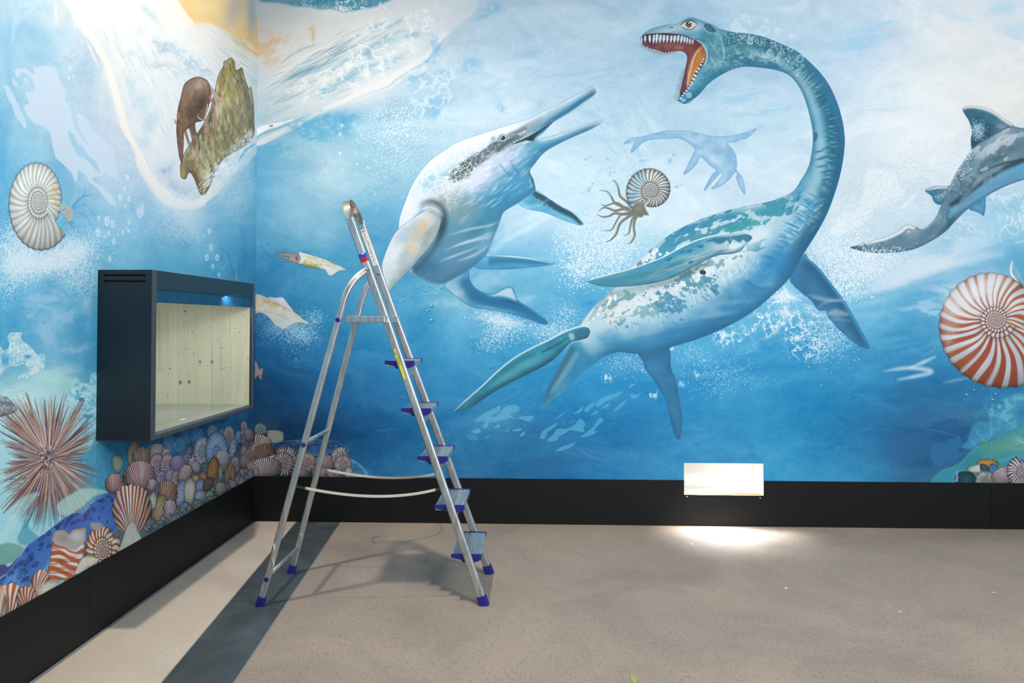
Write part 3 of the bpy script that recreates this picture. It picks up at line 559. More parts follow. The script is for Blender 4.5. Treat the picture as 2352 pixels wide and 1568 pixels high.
    # body
    body=[(1368.5,207.6),(1358,199.5),(1330.7,214.4),(1296,232.8),(1250,255.8),(1218,271.8),(1181.4,283.3),(1147,293.6),(1108,306.3),(1055,324.6),(1020.7,345.3),(988.6,368.3),(963.3,398),(945,428),(931,462.4),(919.7,494.5),(915.8,524.4),(925,560),(935,600),(941.5,624),(961,638),(988.6,649.4),(1016,651.7),(1043.7,639),(1066.6,625.3),(1089.6,610.4),(1115,586.3),(1128.6,558.7),(1142.4,524.3),(1149,506),(1158.5,485.3),(1190.6,465.8),(1227.3,439.4),(1229.6,432.6),(1225,411.9),(1217,393.5),(1227.3,377.4),(1250.3,349.9),(1284.7,329.2),(1319.2,313.2),(1353.6,298.2),(1374.3,286.8),(1382.3,278.7),(1372,278.7),(1319,294.8),(1284.7,308.6),(1250,318.9),(1230,320),(1250,301.7),(1273,278.7),(1310,255.8),(1342,232.8),(1365,216.7)]
    c.begin(body,True,6,'painted_ichthyosaur','large white and blue dolphin-shaped reptile with open beak')
    ax0=np.array([(1370,205),(1160,330),(1040,420),(960,520),(950,640)],float)
    def fb(X,Y):
        # signed distance from a spine line: light back to blue belly
        d=((X-945)*.62+(Y-640)*.78+ (X-1150)*0)  # along belly diagonal
        k=np.clip(((X-1000)*.62+(Y-470)*.60)/95+.35+.35*(fbm(X/22,Y/50,21,4)-.5),0,1)
        A=lerp(col('#e6ebf1'),col('#cdd9e8'),np.clip(fbm(X/28,Y/28,23,4)*2-.5,0,1))
        return lerp(A,col('#5597b8'),sst(.35,.95,k))
    c.fillf(fb)
    # lavender flank, blue belly, dark underside
    c.blob(1110,400,70,36,'#d3d8ec',.8,-38,.3,3);c.blob(1170,370,50,18,'#d4daec',.7,-40,.3,4)
    c.blob(1185,430,50,34,'#3f93bd',.75,-38,.25,5);c.blob(1235,360,36,14,'#2f8cbd',.7,-48,.2,6);c.blob(1300,318,60,8,'#5b9fc0',.8,-24,.3,7);c.blob(1350,292,30,7,'#2f6a84',.7,-28,.4,8)
    c.blob(1140,470,50,26,'#2f7da6',.65,-40,.4,9);c.blob(1100,520,50,18,'#35728f',.7,-35,.4,10);c.blob(1040,560,60,60,'#5c8aa4',.75,-40,.3,11);c.blob(970,615,60,34,'#3a6486',.8,20,.3,12);c.blob(1030,620,50,26,'#54809c',.7,-20,.3,13)
    c.blob(1060,480,36,44,'#8a958f',.6,-30,.5,14);c.blob(1010,460,26,20,'#74817c',.65,-10,.5,15);c.blob(975,450,36,44,'#c9dcec',.6,-50,.4,16);c.blob(960,500,14,34,'#5ea6d4',.65,30,.6,17);c.blob(940,500,14,50,'#dfe9f1',.8,20,.2,18)
    c.blob(1120,560,14,40,'#a8cbdc',.6,25,.4,19)
    streaks(c,(1080,470),(1230,350),60,70,'#e2e6f2',.5,(14,50),(1.5,5),91,.03);streaks(c,(1100,480),(1220,400),70,60,'#3c86ac',.4,(14,50),(1.5,5),92,.03)
    streaks(c,(1020,480),(1120,410),60,60,'#ece9ee',.4,(12,40),(1.5,5),93,.03)
    # back scutes: white mesh over dark stripe
    c.stroke([(1246,270),(1200,300),(1160,322),(1120,352),(1085,372),(1060,395),(1036,408)],[8,14,20,22,28,30,18],'#5d727a',.9,3)
    c.stroke([(1215,296),(1180,318),(1140,348)],[8,16,14],'#3f5663',.7,3);c.blob(1095,368,14,14,'#3c4f58',.7,-50,.5,3);c.blob(1056,392,26,16,'#4e615f',.8,-30,.4,4);c.blob(1060,402,20,8,'#2f4146',.8,-10,.5,8)
    c.blob(1020,400,18,10,'#7fb6cc',.7,-20,.4,5);c.blob(990,405,14,12,'#8cc0dc',.7,-40,.5,6);c.blob(980,425,12,10,'#8cc4e2',.6,-40,.5,7);c.blob(1035,350,20,12,'#d6e2ee',.5,-30,.6,9)
    cells(c,1062,392,40,17,-38,9,1.25,'#46595c','#e9eff1',.85,5,.09,.9);cells(c,1112,352,46,10,-38,9,1.5,'#4d626b','#e9eff1',.6,6,.08,.7);cells(c,1010,398,60,40,-40,14,1.4,'#8fc3dc','#f3f6f7',.25,7,.07,.75);cells(c,1030,450,70,24,-50,15,1.2,None,'#eceff4',.2,8,.06,.55);cells(c,1075,345,80,14,-28,13,1.6,'#c9d8e6','#f6f8f8',.3,9,.07,.6)
    streaks(c,(1040,420),(1180,340),22,50,'#f0f0f4',.7,(10,26),(1.5,4),94,.2)
    streaks(c,(1060,330),(1160,300),24,30,'#f4f5f4',.6,(20,50),(2,5),95);c.blob(1100,320,60,10,'#eef2f4',.8,-18,.4,4);c.blob(1000,372,30,14,'#eef3f6',.8,-38,.4,5)
    # jaws
    c.stroke([(1366,210),(1330,224),(1290,248),(1250,272),(1210,294)],[8,12,14,16,14],'#b7cbdc',.6,3);c.stroke([(1364,214),(1335,234),(1310,252),(1276,273),(1246,294)],[7,10,9,8,8],'#2f7ea8',.75,2);c.blob(1332,236,16,6,'#2f86b4',.8,-38,.4,3);c.blob(1298,254,16,5,'#5aa0c2',.7,-34,.4,3)
    c.blob(1230,288,36,8,'#7c95a6',.6,-30,.5,6);c.blob(1190,322,18,8,'#48606c',.8,-28,.4,3);c.blob(1200,304,14,6,'#e6eaf0',.7,-30,.5,4)
    c.poly([(1160.8,339.6),(1185,330),(1208,322),(1222,324.5),(1232,312),(1250,297),(1276,275),(1258,283),(1240,296),(1220,309),(1195,322)],'#22343e',.97,.5)
    for i in range(20):
        t=i/19.;x,y=1180+t*92,326-t*52+4*sin(t*3);c.poly([(x-1.6,y-.5),(x+1.6,y-1.6),(x+.6,y+4.2)],'#e8eef2',.95,0,False)
    for i in range(14):
        t=i/13.;x,y=1172+t*48,334.5-t*9.5;c.poly([(x-1.5,y+.8),(x+1.5,y+.3),(x,y-3)],'#e8eef2',.9,0,False)
    c.stroke([(1228,322),(1250,320),(1285,310),(1319,296),(1372,280)],[1.5,2.5,3,3,2],'#cfe3ee',.8,.6);c.stroke([(1240,350),(1284,330),(1330,310),(1376,286)],[10,9,8,4],'#2a7ca8',.6,2.5)
    # eye
    c.ell(1155,317,10.5,10,'#6d8593',.9,0,1.2);c.ell(1155.5,317,7.6,7.2,'#e9eff2',1,-20);c.ell(1155.5,317,6.1,5.8,'#5c7585',1);c.ell(1155.5,317,4.8,4.8,'#10202a',1);c.ell(1153.5,315,1.5,1.5,'#f4f8fa',1);c.ell(1158,319,2,1.4,'#5a8298',.9);c.stroke([(1143,313),(1152,306),(1164,309),(1169,317)],[1,2,2,1],'#e4ecf0',.8,.5);c.blob(1133,318,6,5,'#7c929c',.8,-30,.2,2);c.blob(1136,330,10,6,'#46606e',.8,-10,.3,3)
    c.stroke([(1148,376),(1160,392),(1176,404),(1190,398),(1180,384),(1172,368)],[2,3,5,6,4,1],'#3b7fa6',.7,1.5)
    # caustic streaks
    for P in([(1030,540),(1080,526),(1130,516),(1160,500)],[(1040,566),(1090,550),(1140,530)],[(1020,575),(1070,556),(1120,545),(1150,525)],[(1050,600),(1100,580),(1150,540)],[(1010,600),(1050,585),(1100,566)]):
        c.stroke(P,[1,5,4,1],'#c7dbe6',.65,1.6)
    c.rim('#21587c',.55,9,-.5,-.55);c.rim('#eef4f8',.75,6,.6,.6)
    c.stroke([(1230,436),(1224,412),(1216,394)],[4,6,3],'#23404c',.7,2);c.stroke([(1222,430),(1216,412)],[1,2],'#dceaf0',.8,.8)
    c.edge('#4a7f9f',.45,1.2);c.end()
    for i in range(32):   # teeth along the beak edges
        t=i/31.;x,y=1276+t*88,275-t*58+3*sin(t*3.1);c.stroke([(x,y-1),(x+1.2,y+4)],[1.4,.4],'#4f7f98',.8)
        x,y=1234+t*140,321-t*43+4*sin(t*3.1);c.stroke([(x,y+.5),(x-.6,y-4)],[1.4,.4],'#5a8aa4',.8)
    # near flipper
    c.blob(1014,520,10,34,'#2d3a42',.75,12,.1,3);c.stroke([(965,470),(990,462),(1012,474),(1022,500),(1016,530),(990,580),(950,625)],[4,9,12,10,10,6,3],'#2f4450',.75,4)
    c.stroke([(962,478),(985,470),(1008,478),(1018,496)],[2,5,6,3],'#8f9d98',.8,1.5)
    c.begin([(984,479.5),(951.8,499),(915,526.6),(899,549.5),(885,581.7),(877,609),(880.7,632),(888,662),(894,668),(917,643.7),(940,620.7),(958.7,597.8),(979.4,574.8),(997.8,549.5),(1007,529),(1012.7,506),(1007,490),(995.5,481.8)],True,6,'painted_flipper')
    c.fillf(lambda X,Y:lerp(col('#d5dfe9'),col('#a9bcc4'),np.clip(fbm(X/26,Y/26,33,4)*1.8-.45+(X-940)/260,0,1)))
    c.blob(960,530,14,44,'#c9b79a',.7,38,.5,3);c.blob(950,570,14,20,'#dcb98c',.6,30,.5,4);c.blob(975,515,12,12,'#d9ae77',.6,0,.5,5);c.blob(985,540,12,40,'#8d9c98',.7,28,.4,6);c.blob(930,620,24,24,'#9fb3b2',.7,30,.4,7);c.blob(905,650,18,20,'#8ab7b0',.6,30,.4,8);c.blob(900,590,16,40,'#dde6ee',.8,22,.3,9);c.blob(920,540,26,14,'#a9c2de',.6,-40,.5,10);c.blob(940,500,20,10,'#c9d8e6',.8,-35,.4,11)
    c.stroke([(960,495),(985,486),(1003,492),(1010,506)],[2,4,4,1],'#7d8a88',.7,1.5);c.stroke([(940,505),(975,490),(990,488)],[1,2,1],'#e8eaea',.8,.8)
    c.rim('#5c7480',.5,7,-.6,-.3);c.rim('#eef3f6',.6,5,.6,.4);c.edge('#5f7884',.7,1.2);c.end()
    paint_plesio(c);paint_right(c);paint_squids(c);paint_heap_back(c)
    return c
#---MURAL2
def tex(c,ca,cb,s=20,k=1.6,o=.3,seed=3,sy=None):
    sy=sy or s
    c.fillf(lambda X,Y:lerp(col(ca),col(cb),np.clip(fbm(X/s,Y/sy,seed,4)*k-o,0,1)))
def paint_plesio(c):
    # far flippers first
    c.begin([(1469,808),(1476.6,827.6),(1484.3,850.5),(1502,871),(1517.4,896.4),(1530.2,919.4),(1537.9,955),(1545.5,985.7),(1553.2,1003.6),(1558.3,1009),(1563.4,998.5),(1566,967.9),(1562,929.6),(1553.2,878.6),(1540.4,842.9),(1532.8,796)],True,6,'painted_flipper')
    tex(c,'#2f6e97','#3d83ae',26,1.6,.3,41);c.rim('#1e5278',.55,8,.2,.1);c.stroke([(1490,840),(1520,880),(1545,950)],[16,14,8],'#3a87b4',.5,5);c.edge('#2a678f',.7,1.3);c.end()
    c.begin([(1847,585),(1856.5,594.6),(1879.5,613.7),(1902.4,642.4),(1921.6,667.3),(1944.5,699.8),(1971.3,745.8),(1990.5,782),(1996.2,798.4),(1982.8,798.4),(1957.9,782),(1933,761),(1904.4,730.5),(1896.7,713.2),(1879.5,711.3),(1864.2,690.3),(1843,673),(1824,655.8),(1815.4,636.7)],True,6,'painted_flipper')
    tex(c,'#3f83ad','#336f97',26,1.6,.3,42);c.stroke([(1850,600),(1885,635),(1918,680),(1955,745),(1988,795)],[26,26,22,18,8],'#2b5d80',.75,6)
    c.stroke([(1848,590),(1880,617),(1903,645),(1923,672),(1946,706),(1972,752),(1992,792)],[5,6,7,7,7,6,3],'#3f93c4',.95,1.5)
    for P,w in(([(1855,676),(1880,684),(1910,690),(1936,688)],[1,9,8,3]),([(1878,706),(1900,694),(1935,690)],[2,6,3]),([(1895,722),(1920,718),(1950,722)],[4,18,6]),([(1900,735),(1925,732),(1955,738)],[1,5,2])):c.stroke(P,w,'#9db4c2',.75,3)
    c.stroke([(1885,705),(1905,697),(1935,697)],[1,4,5],'#2c6684',.8,1.5);c.edge('#2b5f84',.6,1.2);c.end()
    # body, neck and head in one outline (open jaw left out)
    out=[(1471.4,85.8),(1485.9,72),(1507.3,62.9),(1534.9,56.7),(1553.3,55.2),(1567,47.6),(1580.8,41.4),(1593,41.4),(1616,49),(1639,58.3),(1654.3,67),(1688.4,74.9),(1720.6,77.6),(1760.8,87),(1792.9,100.4),(1827.7,116.5),(1854.5,137.9),(1884,167.4),(1908,202.2),(1926.9,247.7),(1937.6,293.3),(1940.3,328.1),(1934.9,376.3),(1924.2,421.9),(1901.6,485.9),(1876,534.4),(1845.5,582.9),(1814.9,636.4),(1774,677.2),(1728,715.5),(1677,746),(1613.4,774.2),(1549.6,794.6),(1498.6,808.6),(1462.9,812.4),(1422,808.6),(1391.4,816.3),(1376,825),(1356,838),(1338,812),(1330,790),(1326,770),(1330,748.7),(1358,710.4),(1386,682.3),(1417,652),(1440,621),(1473,590.5),(1511.3,560),(1549.6,531.8),(1595.5,508.9),(1651.6,488.5),(1718,471.9),(1766.4,463),(1794.5,452.8),(1822.4,438),(1841,411),(1857.2,381.7),(1865.2,341.5),(1866.6,309.4),(1861.2,274.5),(1850.5,234.3),(1835.8,202.2),(1814.3,175.4),(1787.5,163.3),(1750,156.6),(1712.5,154),(1685.7,159.3),(1656.3,172.7),(1629.5,191.5),(1616,206.7),(1600.7,222),(1585.4,234.3),(1573.2,238.9),(1562.4,234.3),(1556.3,229.7),(1560.9,218),(1567,188.4),(1573.2,160.8),(1578.5,139.4),(1577.8,127),(1571.6,119.5),(1559.4,116.4),(1544,118.7),(1531.8,121),(1516.5,117.2),(1498.2,111.8),(1482.9,107.2),(1474.4,100)]
    c.begin(out,True,5,'painted_plesiosaur','huge teal long-necked reptile arching over the wall with open jaws')
    # tone runs across the animal: spine line (dark back) versus belly
    sp=crom([(1575,75),(1640,110),(1700,118),(1760,122),(1815,145),(1860,190),(1890,245),(1902,310),(1895,380),(1870,440),(1820,520),(1740,590),(1640,650),(1540,700),(1430,750),(1360,790)],False,6)
    def fb(X,Y):
        n=np.clip(fbm(X/34,Y/26,51,4)*1.7-.35,0,1)
        k=sst(1540,1880,X+ .25*(Y-400))
        A=lerp(col('#7fb3c4'),col('#3f8fb6'),n)
        d=(Y-(1010-.30*X))  # body: below the line is deeper blue
        B=lerp(col('#bcd9e4'),col('#3489b9'),sst(60,230,Y-(1275-.43*X)+40*(n-.5)))
        m=sst(430,520,Y)
        return lerp(A,B,m)
    c.fillf(fb)
    # --- neck modelling
    nk=[(1660,85),(1720,95),(1770,108),(1820,138),(1862,180),(1892,225),(1914,280),(1918,330),(1912,390),(1896,450),(1868,520),(1836,576),(1790,640)]
    c.stroke(nk,[26,34,40,44,48,48,42,42,40,40,44,46,30],'#2b6d86',.85,8)
    c.stroke([(1670,82),(1730,90),(1780,108),(1822,130)],[16,26,30,20],'#2c6270',.7,6)
    c.stroke([(1905,260),(1928,300),(1932,340),(1924,390),(1908,450),(1880,520),(1848,572)],[6,12,14,14,16,18,12],'#2c5f80',.75,5)
    c.stroke([(1905,215),(1927,265),(1936,310),(1937,345),(1930,385)],[3,8,9,8,3],'#3585b6',.8,3)
    c.stroke([(1720,148),(1760,148),(1800,160),(1835,195),(1855,240),(1868,300),(1868,345),(1860,385)],[6,10,12,12,10,8,8,6],'#2f7897',.7,5)
    c.stroke([(1690,130),(1750,130),(1800,145),(1838,180),(1862,225),(1880,285),(1886,330),(1882,390),(1858,450),(1815,505),(1770,545)],[20,26,24,24,20,18,20,22,30,44,50],'#a9cad4',.75,7)
    c.stroke([(1740,128),(1790,138)],[8,10],'#b9d2d8',.6,3);c.blob(1655,150,40,22,'#6ea0ab',.7,-20,.5,6);c.blob(1700,130,30,24,'#86aeb4',.5,0,.6,7)
    rs=np.random.RandomState(12);S=crom(nk,False,20)
    for i in range(36,len(S)-40,1):
        p=S[i];d=S[i+1]-S[i-1];d/=np.linalg.norm(d);n=np.array([-d[1],d[0]]);o=rs.uniform(-2,12);l=rs.uniform(8,26)
        if rs.rand()<.62:a=p+n*(o-4);b=a+n*l+d*rs.uniform(-3,3);c.stroke([a,(a+b)/2+d*1.,b],[rs.uniform(2,4.5),rs.uniform(1,2.5),.3],'#255d72' if i<150 else '#256c90',rs.uniform(.35,.75),.5,4)
        else:a=p+n*(o+6);b=a-n*l;c.stroke([a,(a+b)/2+d*1.,b],[rs.uniform(1.5,3),rs.uniform(.8,1.6),.3],'#b4d0d8',rs.uniform(.4,.8),.4,4)
    patch(c,1700,118,60,40,10,7,1.5,'#3f7883',.55,21,.56);patch(c,1650,120,40,60,0,5,1.,'#39788a',.6,22,.55);patch(c,1650,170,46,20,-30,5,1.5,'#2c7088',.6,23,.52);patch(c,1600,62,70,14,5,4,2,'#6f98a8',.6,24,.55);patch(c,1520,74,60,10,-6,3.5,2,'#6d93ad',.55,25,.55);patch(c,1720,140,90,10,8,5,2,'#27687f',.6,26,.5)
    for x,y in((1895,360),(1900,340),(1905,300),(1896,395),(1900,412),(1908,322),(1880,348),(1884,365),(1886,382)):
        c.stroke([(x-14,y+2),(x,y),(x+14,y-3)],[1,5,2],'#27708f',.75,1)
    c.poly([(1868,306),(1876,305),(1878,316),(1870,326),(1866,320)],'#2d6c8c',.8,.8)
    # neck-to-chest feathering
    streaks(c,(1870,440),(1700,600),70,120,'#dbe9ee',.55,(20,60),(1.5,6),101,.1)
    for i in range(150):
        t=rs.rand();x,y=1896-128*t+rs.randn()*9,440+178*t+rs.randn()*7;l=rs.uniform(10,42);d=np.array([-.86,-.5+.35*t]);p=np.array([x,y])
        c.stroke([p,p+d*l*.5+[0,-1.5],p+d*l],[rs.uniform(1.5,5),rs.uniform(1,3.5),.3],'#2f86b0' if rs.rand()<.55 else '#3b9abf',rs.uniform(.35,.7),.6,5)
    c.blob(1720,470,60,9,'#f0f0f4',.9,-14,.1,3);c.stroke([(1812,444),(1766,468),(1718,478),(1650,494),(1595,515),(1545,542),(1500,574),(1462,608),(1432,640)],[4,12,16,16,16,14,14,14,10],'#f1eff3',.95,3)
    c.stroke([(1335,748),(1360,714),(1388,686),(1412,662)],[5,8,8,5],'#eef1f4',.95,1.5)
    # dark back patches
    for x,y,rx,ry,r in((1670,496,60,9,-14),(1720,492,40,12,-10),(1760,478,30,12,-16),(1790,468,20,10,-28),(1620,512,50,9,-20),(1570,530,40,10,-28),(1540,552,30,9,-32),(1640,510,50,8,-14)):
        c.blob(x,y,rx,ry,'#3f93b0',.8,r,.45,int(x)%44)
    c.blob(1690,503,50,14,'#4a9ea4',.7,-10,.5,5);c.blob(1750,486,24,8,'#4a9ea4',.8,-10,.4,6)
    for x,y,rx,ry,r,th,k,sd in((1690,505,110,20,-13,.47,'#3f93ad',31),(1600,530,80,20,-25,.5,'#3d8cac',32),(1530,566,60,18,-35,.5,'#3f8fb2',33),(1780,480,50,22,-30,.5,'#4497ac',34),(1640,532,80,10,-16,.53,'#4a94a8',35),(1720,515,50,12,-20,.5,'#3f98a2',36),(1480,604,40,14,-35,.5,'#4a96b4',37),(1730,566,24,9,-20,.46,'#3b84a0',38),(1825,465,20,24,-60,.52,'#3f86a0',39)):patch(c,x,y,rx,ry,r,9,2.2,k,.88,sd,th)
    patch(c,1725,495,30,8,15,7,2,'#c9d8dc',.8,40,.46);patch(c,1640,520,70,8,-16,6,2.4,'#d9e4e8',.8,41,.54)
    # belly
    for x,y,rx,ry,r,k,a in((1790,600,60,50,-50,'#2f7fb0',.7),(1700,680,90,40,-30,'#2f7aa8',.7),(1560,765,130,26,-14,'#2b78a6',.75),(1760,620,50,30,-50,'#2b87bd',.6),(1440,795,60,18,0,'#2f7fae',.7),(1400,780,40,24,0,'#3b8ab6',.6),(1640,740,70,16,-24,'#2a6f9a',.6),(1850,560,20,50,35,'#2b6890',.7)):
        c.blob(x,y,rx,ry,k,a,r,.25,int(x)%50)
    c.blob(1560,650,60,30,'#e8eef2',.85,-20,.35,3);c.blob(1620,620,60,26,'#dfe9ee',.8,-28,.4,4);c.blob(1680,590,60,24,'#e1ebef',.85,-34,.35,5);c.blob(1460,700,50,22,'#dbe6ea',.8,-24,.5,6);c.blob(1415,720,40,22,'#dce6e8',.8,-30,.5,7);c.blob(1510,680,36,18,'#e6edf0',.7,-20,.5,8);c.blob(1745,545,40,22,'#e1ebf0',.7,-30,.3,9)
    c.blob(1440,670,60,14,'#8fa9ad',.7,-10,.4,10);c.blob(1520,668,30,10,'#b2c3c5',.7,-14,.4,11)
    streaks(c,(1500,690),(1700,600),40,60,'#f0f3f5',.4,(12,40),(1,4),102,.05)
    for x,y,rx,ry,r,th,k,sd in((1530,690,40,34,40,.52,'#4488a8',51),(1435,690,50,22,-20,.54,'#6f9ba6',52),(1575,632,44,18,40,.52,'#4f8ea4',53),(1632,650,36,14,45,.52,'#4a8ba4',54),(1590,650,60,34,10,.57,'#5a98ac',55),(1430,742,30,10,-10,.5,'#5b97b0',56),(1480,715,60,24,-20,.57,'#86aeb8',57),(1560,706,26,18,30,.55,'#4c90b0',58),(1400,700,30,30,-45,.55,'#8aa5aa',59),(1640,605,50,16,-20,.56,'#7fa6b2',60)):patch(c,x,y,rx,ry,r,8,1.5,k,.85,sd,th)
    for x,y,rx,ry,r,th,sd in((1500,675,24,14,0,.46,61),(1430,705,40,14,-24,.5,62),(1460,695,30,14,-20,.5,63),(1545,655,20,10,20,.5,64)):patch(c,x,y,rx,ry,r,8,1.4,'#dbe6ea',.8,sd,th)
    for i in range(120):
        t=rs.rand();p=np.array([1440+300*t,745-150*t])+[rs.randn()*16,rs.randn()*14];l=rs.uniform(8,30);d=np.array([.42,.9]);c.stroke([p,p+d*l*.5,p+d*l],[rs.uniform(1.5,5),rs.uniform(1,3),.3],'#e6eef1' if rs.rand()<.5 else '#4a94bb',rs.uniform(.25,.55),.8,4)
    for P in([(1386,690),(1396,676),(1402,668)],[(1394,704),(1400,692),(1406,682)],[(1372,712),(1380,700)],[(1412,690),(1414,676)]):c.stroke(P,[3,7,4],'#eef1f3',.95,.4)
    for x,y,r in((1374,722,3),(1362,732,3),(1352,740,2.5),(1378,708,3.5),(1398,682,4),(1348,745,2)):c.ell(x,y,r,r*1.3,'#eef1f3',.95,30)
    for x,y,r in((1500,582,5),(1508,575,4),(1490,586,3.5),(1516,584,4),(1532,580,3),(1496,592,3),(1486,598,3),(1480,606,4),(1476,600,3)):c.ell(x,y,r,r*.9,'#eef2f5',.95)
    c.stroke([(1352,738),(1372,706),(1395,676),(1412,656)],[3,8,10,4],'#7f9fa6',.6,2)
    c.stroke([(1610,680),(1626,690)],[2,4],'#35789a',.6,1);c.stroke([(1628,660),(1640,668),(1654,676)],[2,5,1],'#3b7c9a',.8,.6);c.stroke([(1618,672),(1630,680),(1636,684)],[1,3,1],'#4a8aa6',.7,.6)
    c.stroke([(1715,645),(1735,660),(1765,664)],[5,5,1],'#2a6d96',.6,2);c.stroke([(1690,660),(1715,645)],[1,6],'#2f78a2',.5,3)
    for P,w in(([(1620,700),(1680,694),(1735,690)],[2,7,2]),([(1590,730),(1650,722),(1700,716)],[2,10,3]),([(1740,655),(1765,652),(1780,648)],[2,6,2]),([(1640,745),(1690,735),(1720,724)],[1,5,2])):c.stroke(P,w,'#9fc4d6',.5,4)
    c.rim('#1f5c84',.6,12,-.55,-.7);c.rim('#2d6a86',.5,6,0,-.5)
    # --- head modelling
    tex_=lambda *a:None
    c.blob(1530,72,50,14,'#b7cdd6',.9,-10,.2,3);c.blob(1590,60,40,14,'#bccfd8',.9,8,.2,4);c.blob(1640,75,24,12,'#a9c6d2',.7,20,.3,5);c.blob(1545,76,30,5,'#8f9fb4',.5,-6,.5,6)
    c.blob(1625,85,26,22,'#3f8496',.75,0,.5,7);c.blob(1650,110,24,30,'#4d8d9c',.65,0,.6,8);c.blob(1640,150,20,30,'#8fb7c0',.6,20,.6,9);c.blob(1610,200,20,18,'#4c93a8',.7,-40,.5,10);c.blob(1600,215,26,10,'#2d7089',.7,-40,.3,11);c.blob(1640,175,30,14,'#2d7a94',.7,-30,.3,12);c.blob(1670,95,16,14,'#2f6a72',.7,30,.5,13)
    streaks(c,(1630,110),(1650,135),26,26,'#2f6d80',.6,(10,26),(1.5,4),111);streaks(c,(1590,200),(1640,150),20,40,'#b9d4dc',.4,(4,12),(1,2.5),112)
    c.stroke([(1655,85),(1662,110),(1662,130),(1655,150)],[2,3,3,1],'#b9d2da',.8,1)
    c.spray(1650,120,26,40,260,(.5,1.6),'#bfe0e6',.6);c.spray(1720,90,60,16,300,(.5,1.8),'#d9f0f2',.85,10);c.spray(1800,118,40,18,120,(.6,1.8),'#d9f0f2',.8,35);c.spray(1680,150,36,16,200,(.5,1.4),'#a9cdd4',.5)
    c.blob(1500,82,30,4,'#3f8c9a',.7,-6,.6,3);c.blob(1550,80,40,4,'#458a98',.7,2,.6,4)
    c.poly([(1617,58),(1623,55),(1634,60),(1644,71),(1640,75),(1630,73),(1620,67)],'#2c5b69',1,.6);c.poly([(1619,60),(1624,58),(1632,63),(1638,72),(1628,70)],'#4a7f88',.8,.8);c.stroke([(1616,60),(1622,70),(1632,76),(1644,74)],[1,1.6,1.6,.5],'#cfe0e6',.8,.5)
    # mouth
    M=[(1475,88),(1480,80),(1500,77),(1530,76),(1562,79),(1580,84),(1594,91),(1606,97),(1616,107),(1622.5,122),(1622,136),(1613,152),(1600,172),(1588,190),(1576,207),(1566,221),(1562,213),(1567,190),(1573,162),(1578,140),(1577.8,128),(1571.6,120),(1559.4,116.8),(1544,119),(1531.8,121.5),(1516.5,117.6),(1498.2,112),(1484,107),(1476,98)]
    c.end()
    c.begin(M,True,6,'painted_mouth')
    c.fillf(lambda X,Y:lerp(col('#5e3140'),col('#9a5a4c'),np.clip(fbm(X/13,Y/9,61,3)*1.8-.4,0,1)))
    c.blob(1500,84,40,7,'#37203a',.85,4,.2,3);c.blob(1560,90,40,8,'#3c2338',.8,5,.2,4);c.blob(1600,104,20,8,'#53303c',.7,20,.2,5);c.blob(1540,104,40,6,'#8f5a5c',.7,0,.3,6);c.blob(1495,100,16,5,'#3a2550',.7,20,.2,7);c.blob(1560,110,14,5,'#a87358',.8,0,.2,8);c.blob(1590,120,16,14,'#7a4438',.7,40,.2,9);c.blob(1580,140,8,40,'#8a4a3c',.8,14,.2,10);c.blob(1568,195,6,24,'#5a4a58',.8,14,.2,11)
    c.poly([(1609,106),(1619,118),(1620,133),(1611,143),(1602,158),(1594,174),(1585,192),(1577,206),(1578,188),(1582,160),(1588,139),(1598,118)],'#c9873f',.95,1)
    c.stroke([(1606,112),(1596,126),(1588,146),(1583,170),(1579,198)],[4,7,8,6,3],'#e0bda0',.85,1.2);c.stroke([(1612,122),(1604,140),(1596,158),(1590,172)],[4,8,8,4],'#c77a2c',.8,1.6);c.stroke([(1604,118),(1598,134),(1594,150)],[2,4,2],'#8a6a3a',.7,1);c.blob(1614,118,6,12,'#9a5a48',.7,0,.1,2);c.stroke([(1608,106),(1596,120),(1587,140),(1582,164)],[1.5,2,2,1],'#5b2f38',.8,.5)
    c.rim('#2a1d30',.5,4);c.end()
    c.clip=None
    c.stroke([(1595,90),(1606,95),(1616,105),(1623,120),(1623,136),(1616,152)],[1,4,5,4,4,2],'#bcd0d8',.9,.7);c.stroke([(1594,91),(1602,90),(1612,94),(1620,96)],[4,4,3,1],'#3b6d80',.8,.6);c.stroke([(1606,97),(1614,104)],[1,1.2],'#22303c',.8)
    def tooth(x,y,x2,y2,w,k='#dbe7ee',sh='#8fa9b8'):
        c.stroke([(x,y),((x+x2)/2,(y+y2)/2),(x2,y2)],[w*1.25,w*1.35,.6],'#33424e',.8,.3,6);c.stroke([(x,y),((x+x2)/2,(y+y2)/2),(x2,y2)],[w*.85,w,.4],k,1,0,6);c.stroke([(x+w*.25,y),((x+x2)/2+w*.25,(y+y2)/2)],[w*.3,w*.2],sh,.7,.2,4)
    for x,y,x2,y2,w in((1474,86,1474,99,4),(1482,82,1482,98,5),(1492.5,81,1492.5,99.5,6),(1503,80,1500,102,5.5),(1510,78.5,1507,100.5,6.5),(1518,80,1515,100,6.5),(1526,80.5,1523.5,99,6.5),(1534,81,1531.5,99,6),(1543,82,1540,99,6),(1551,82,1548,99,7),(1559,81,1556,99,6),(1567,82,1563.5,100.5,6),(1573,84,1571,100.5,5),(1579,86,1577,101.5,5),(1585,89,1583.5,102.5,4.5),(1591.5,91,1590,102.5,4)):tooth(x,y,x2,y2,w)
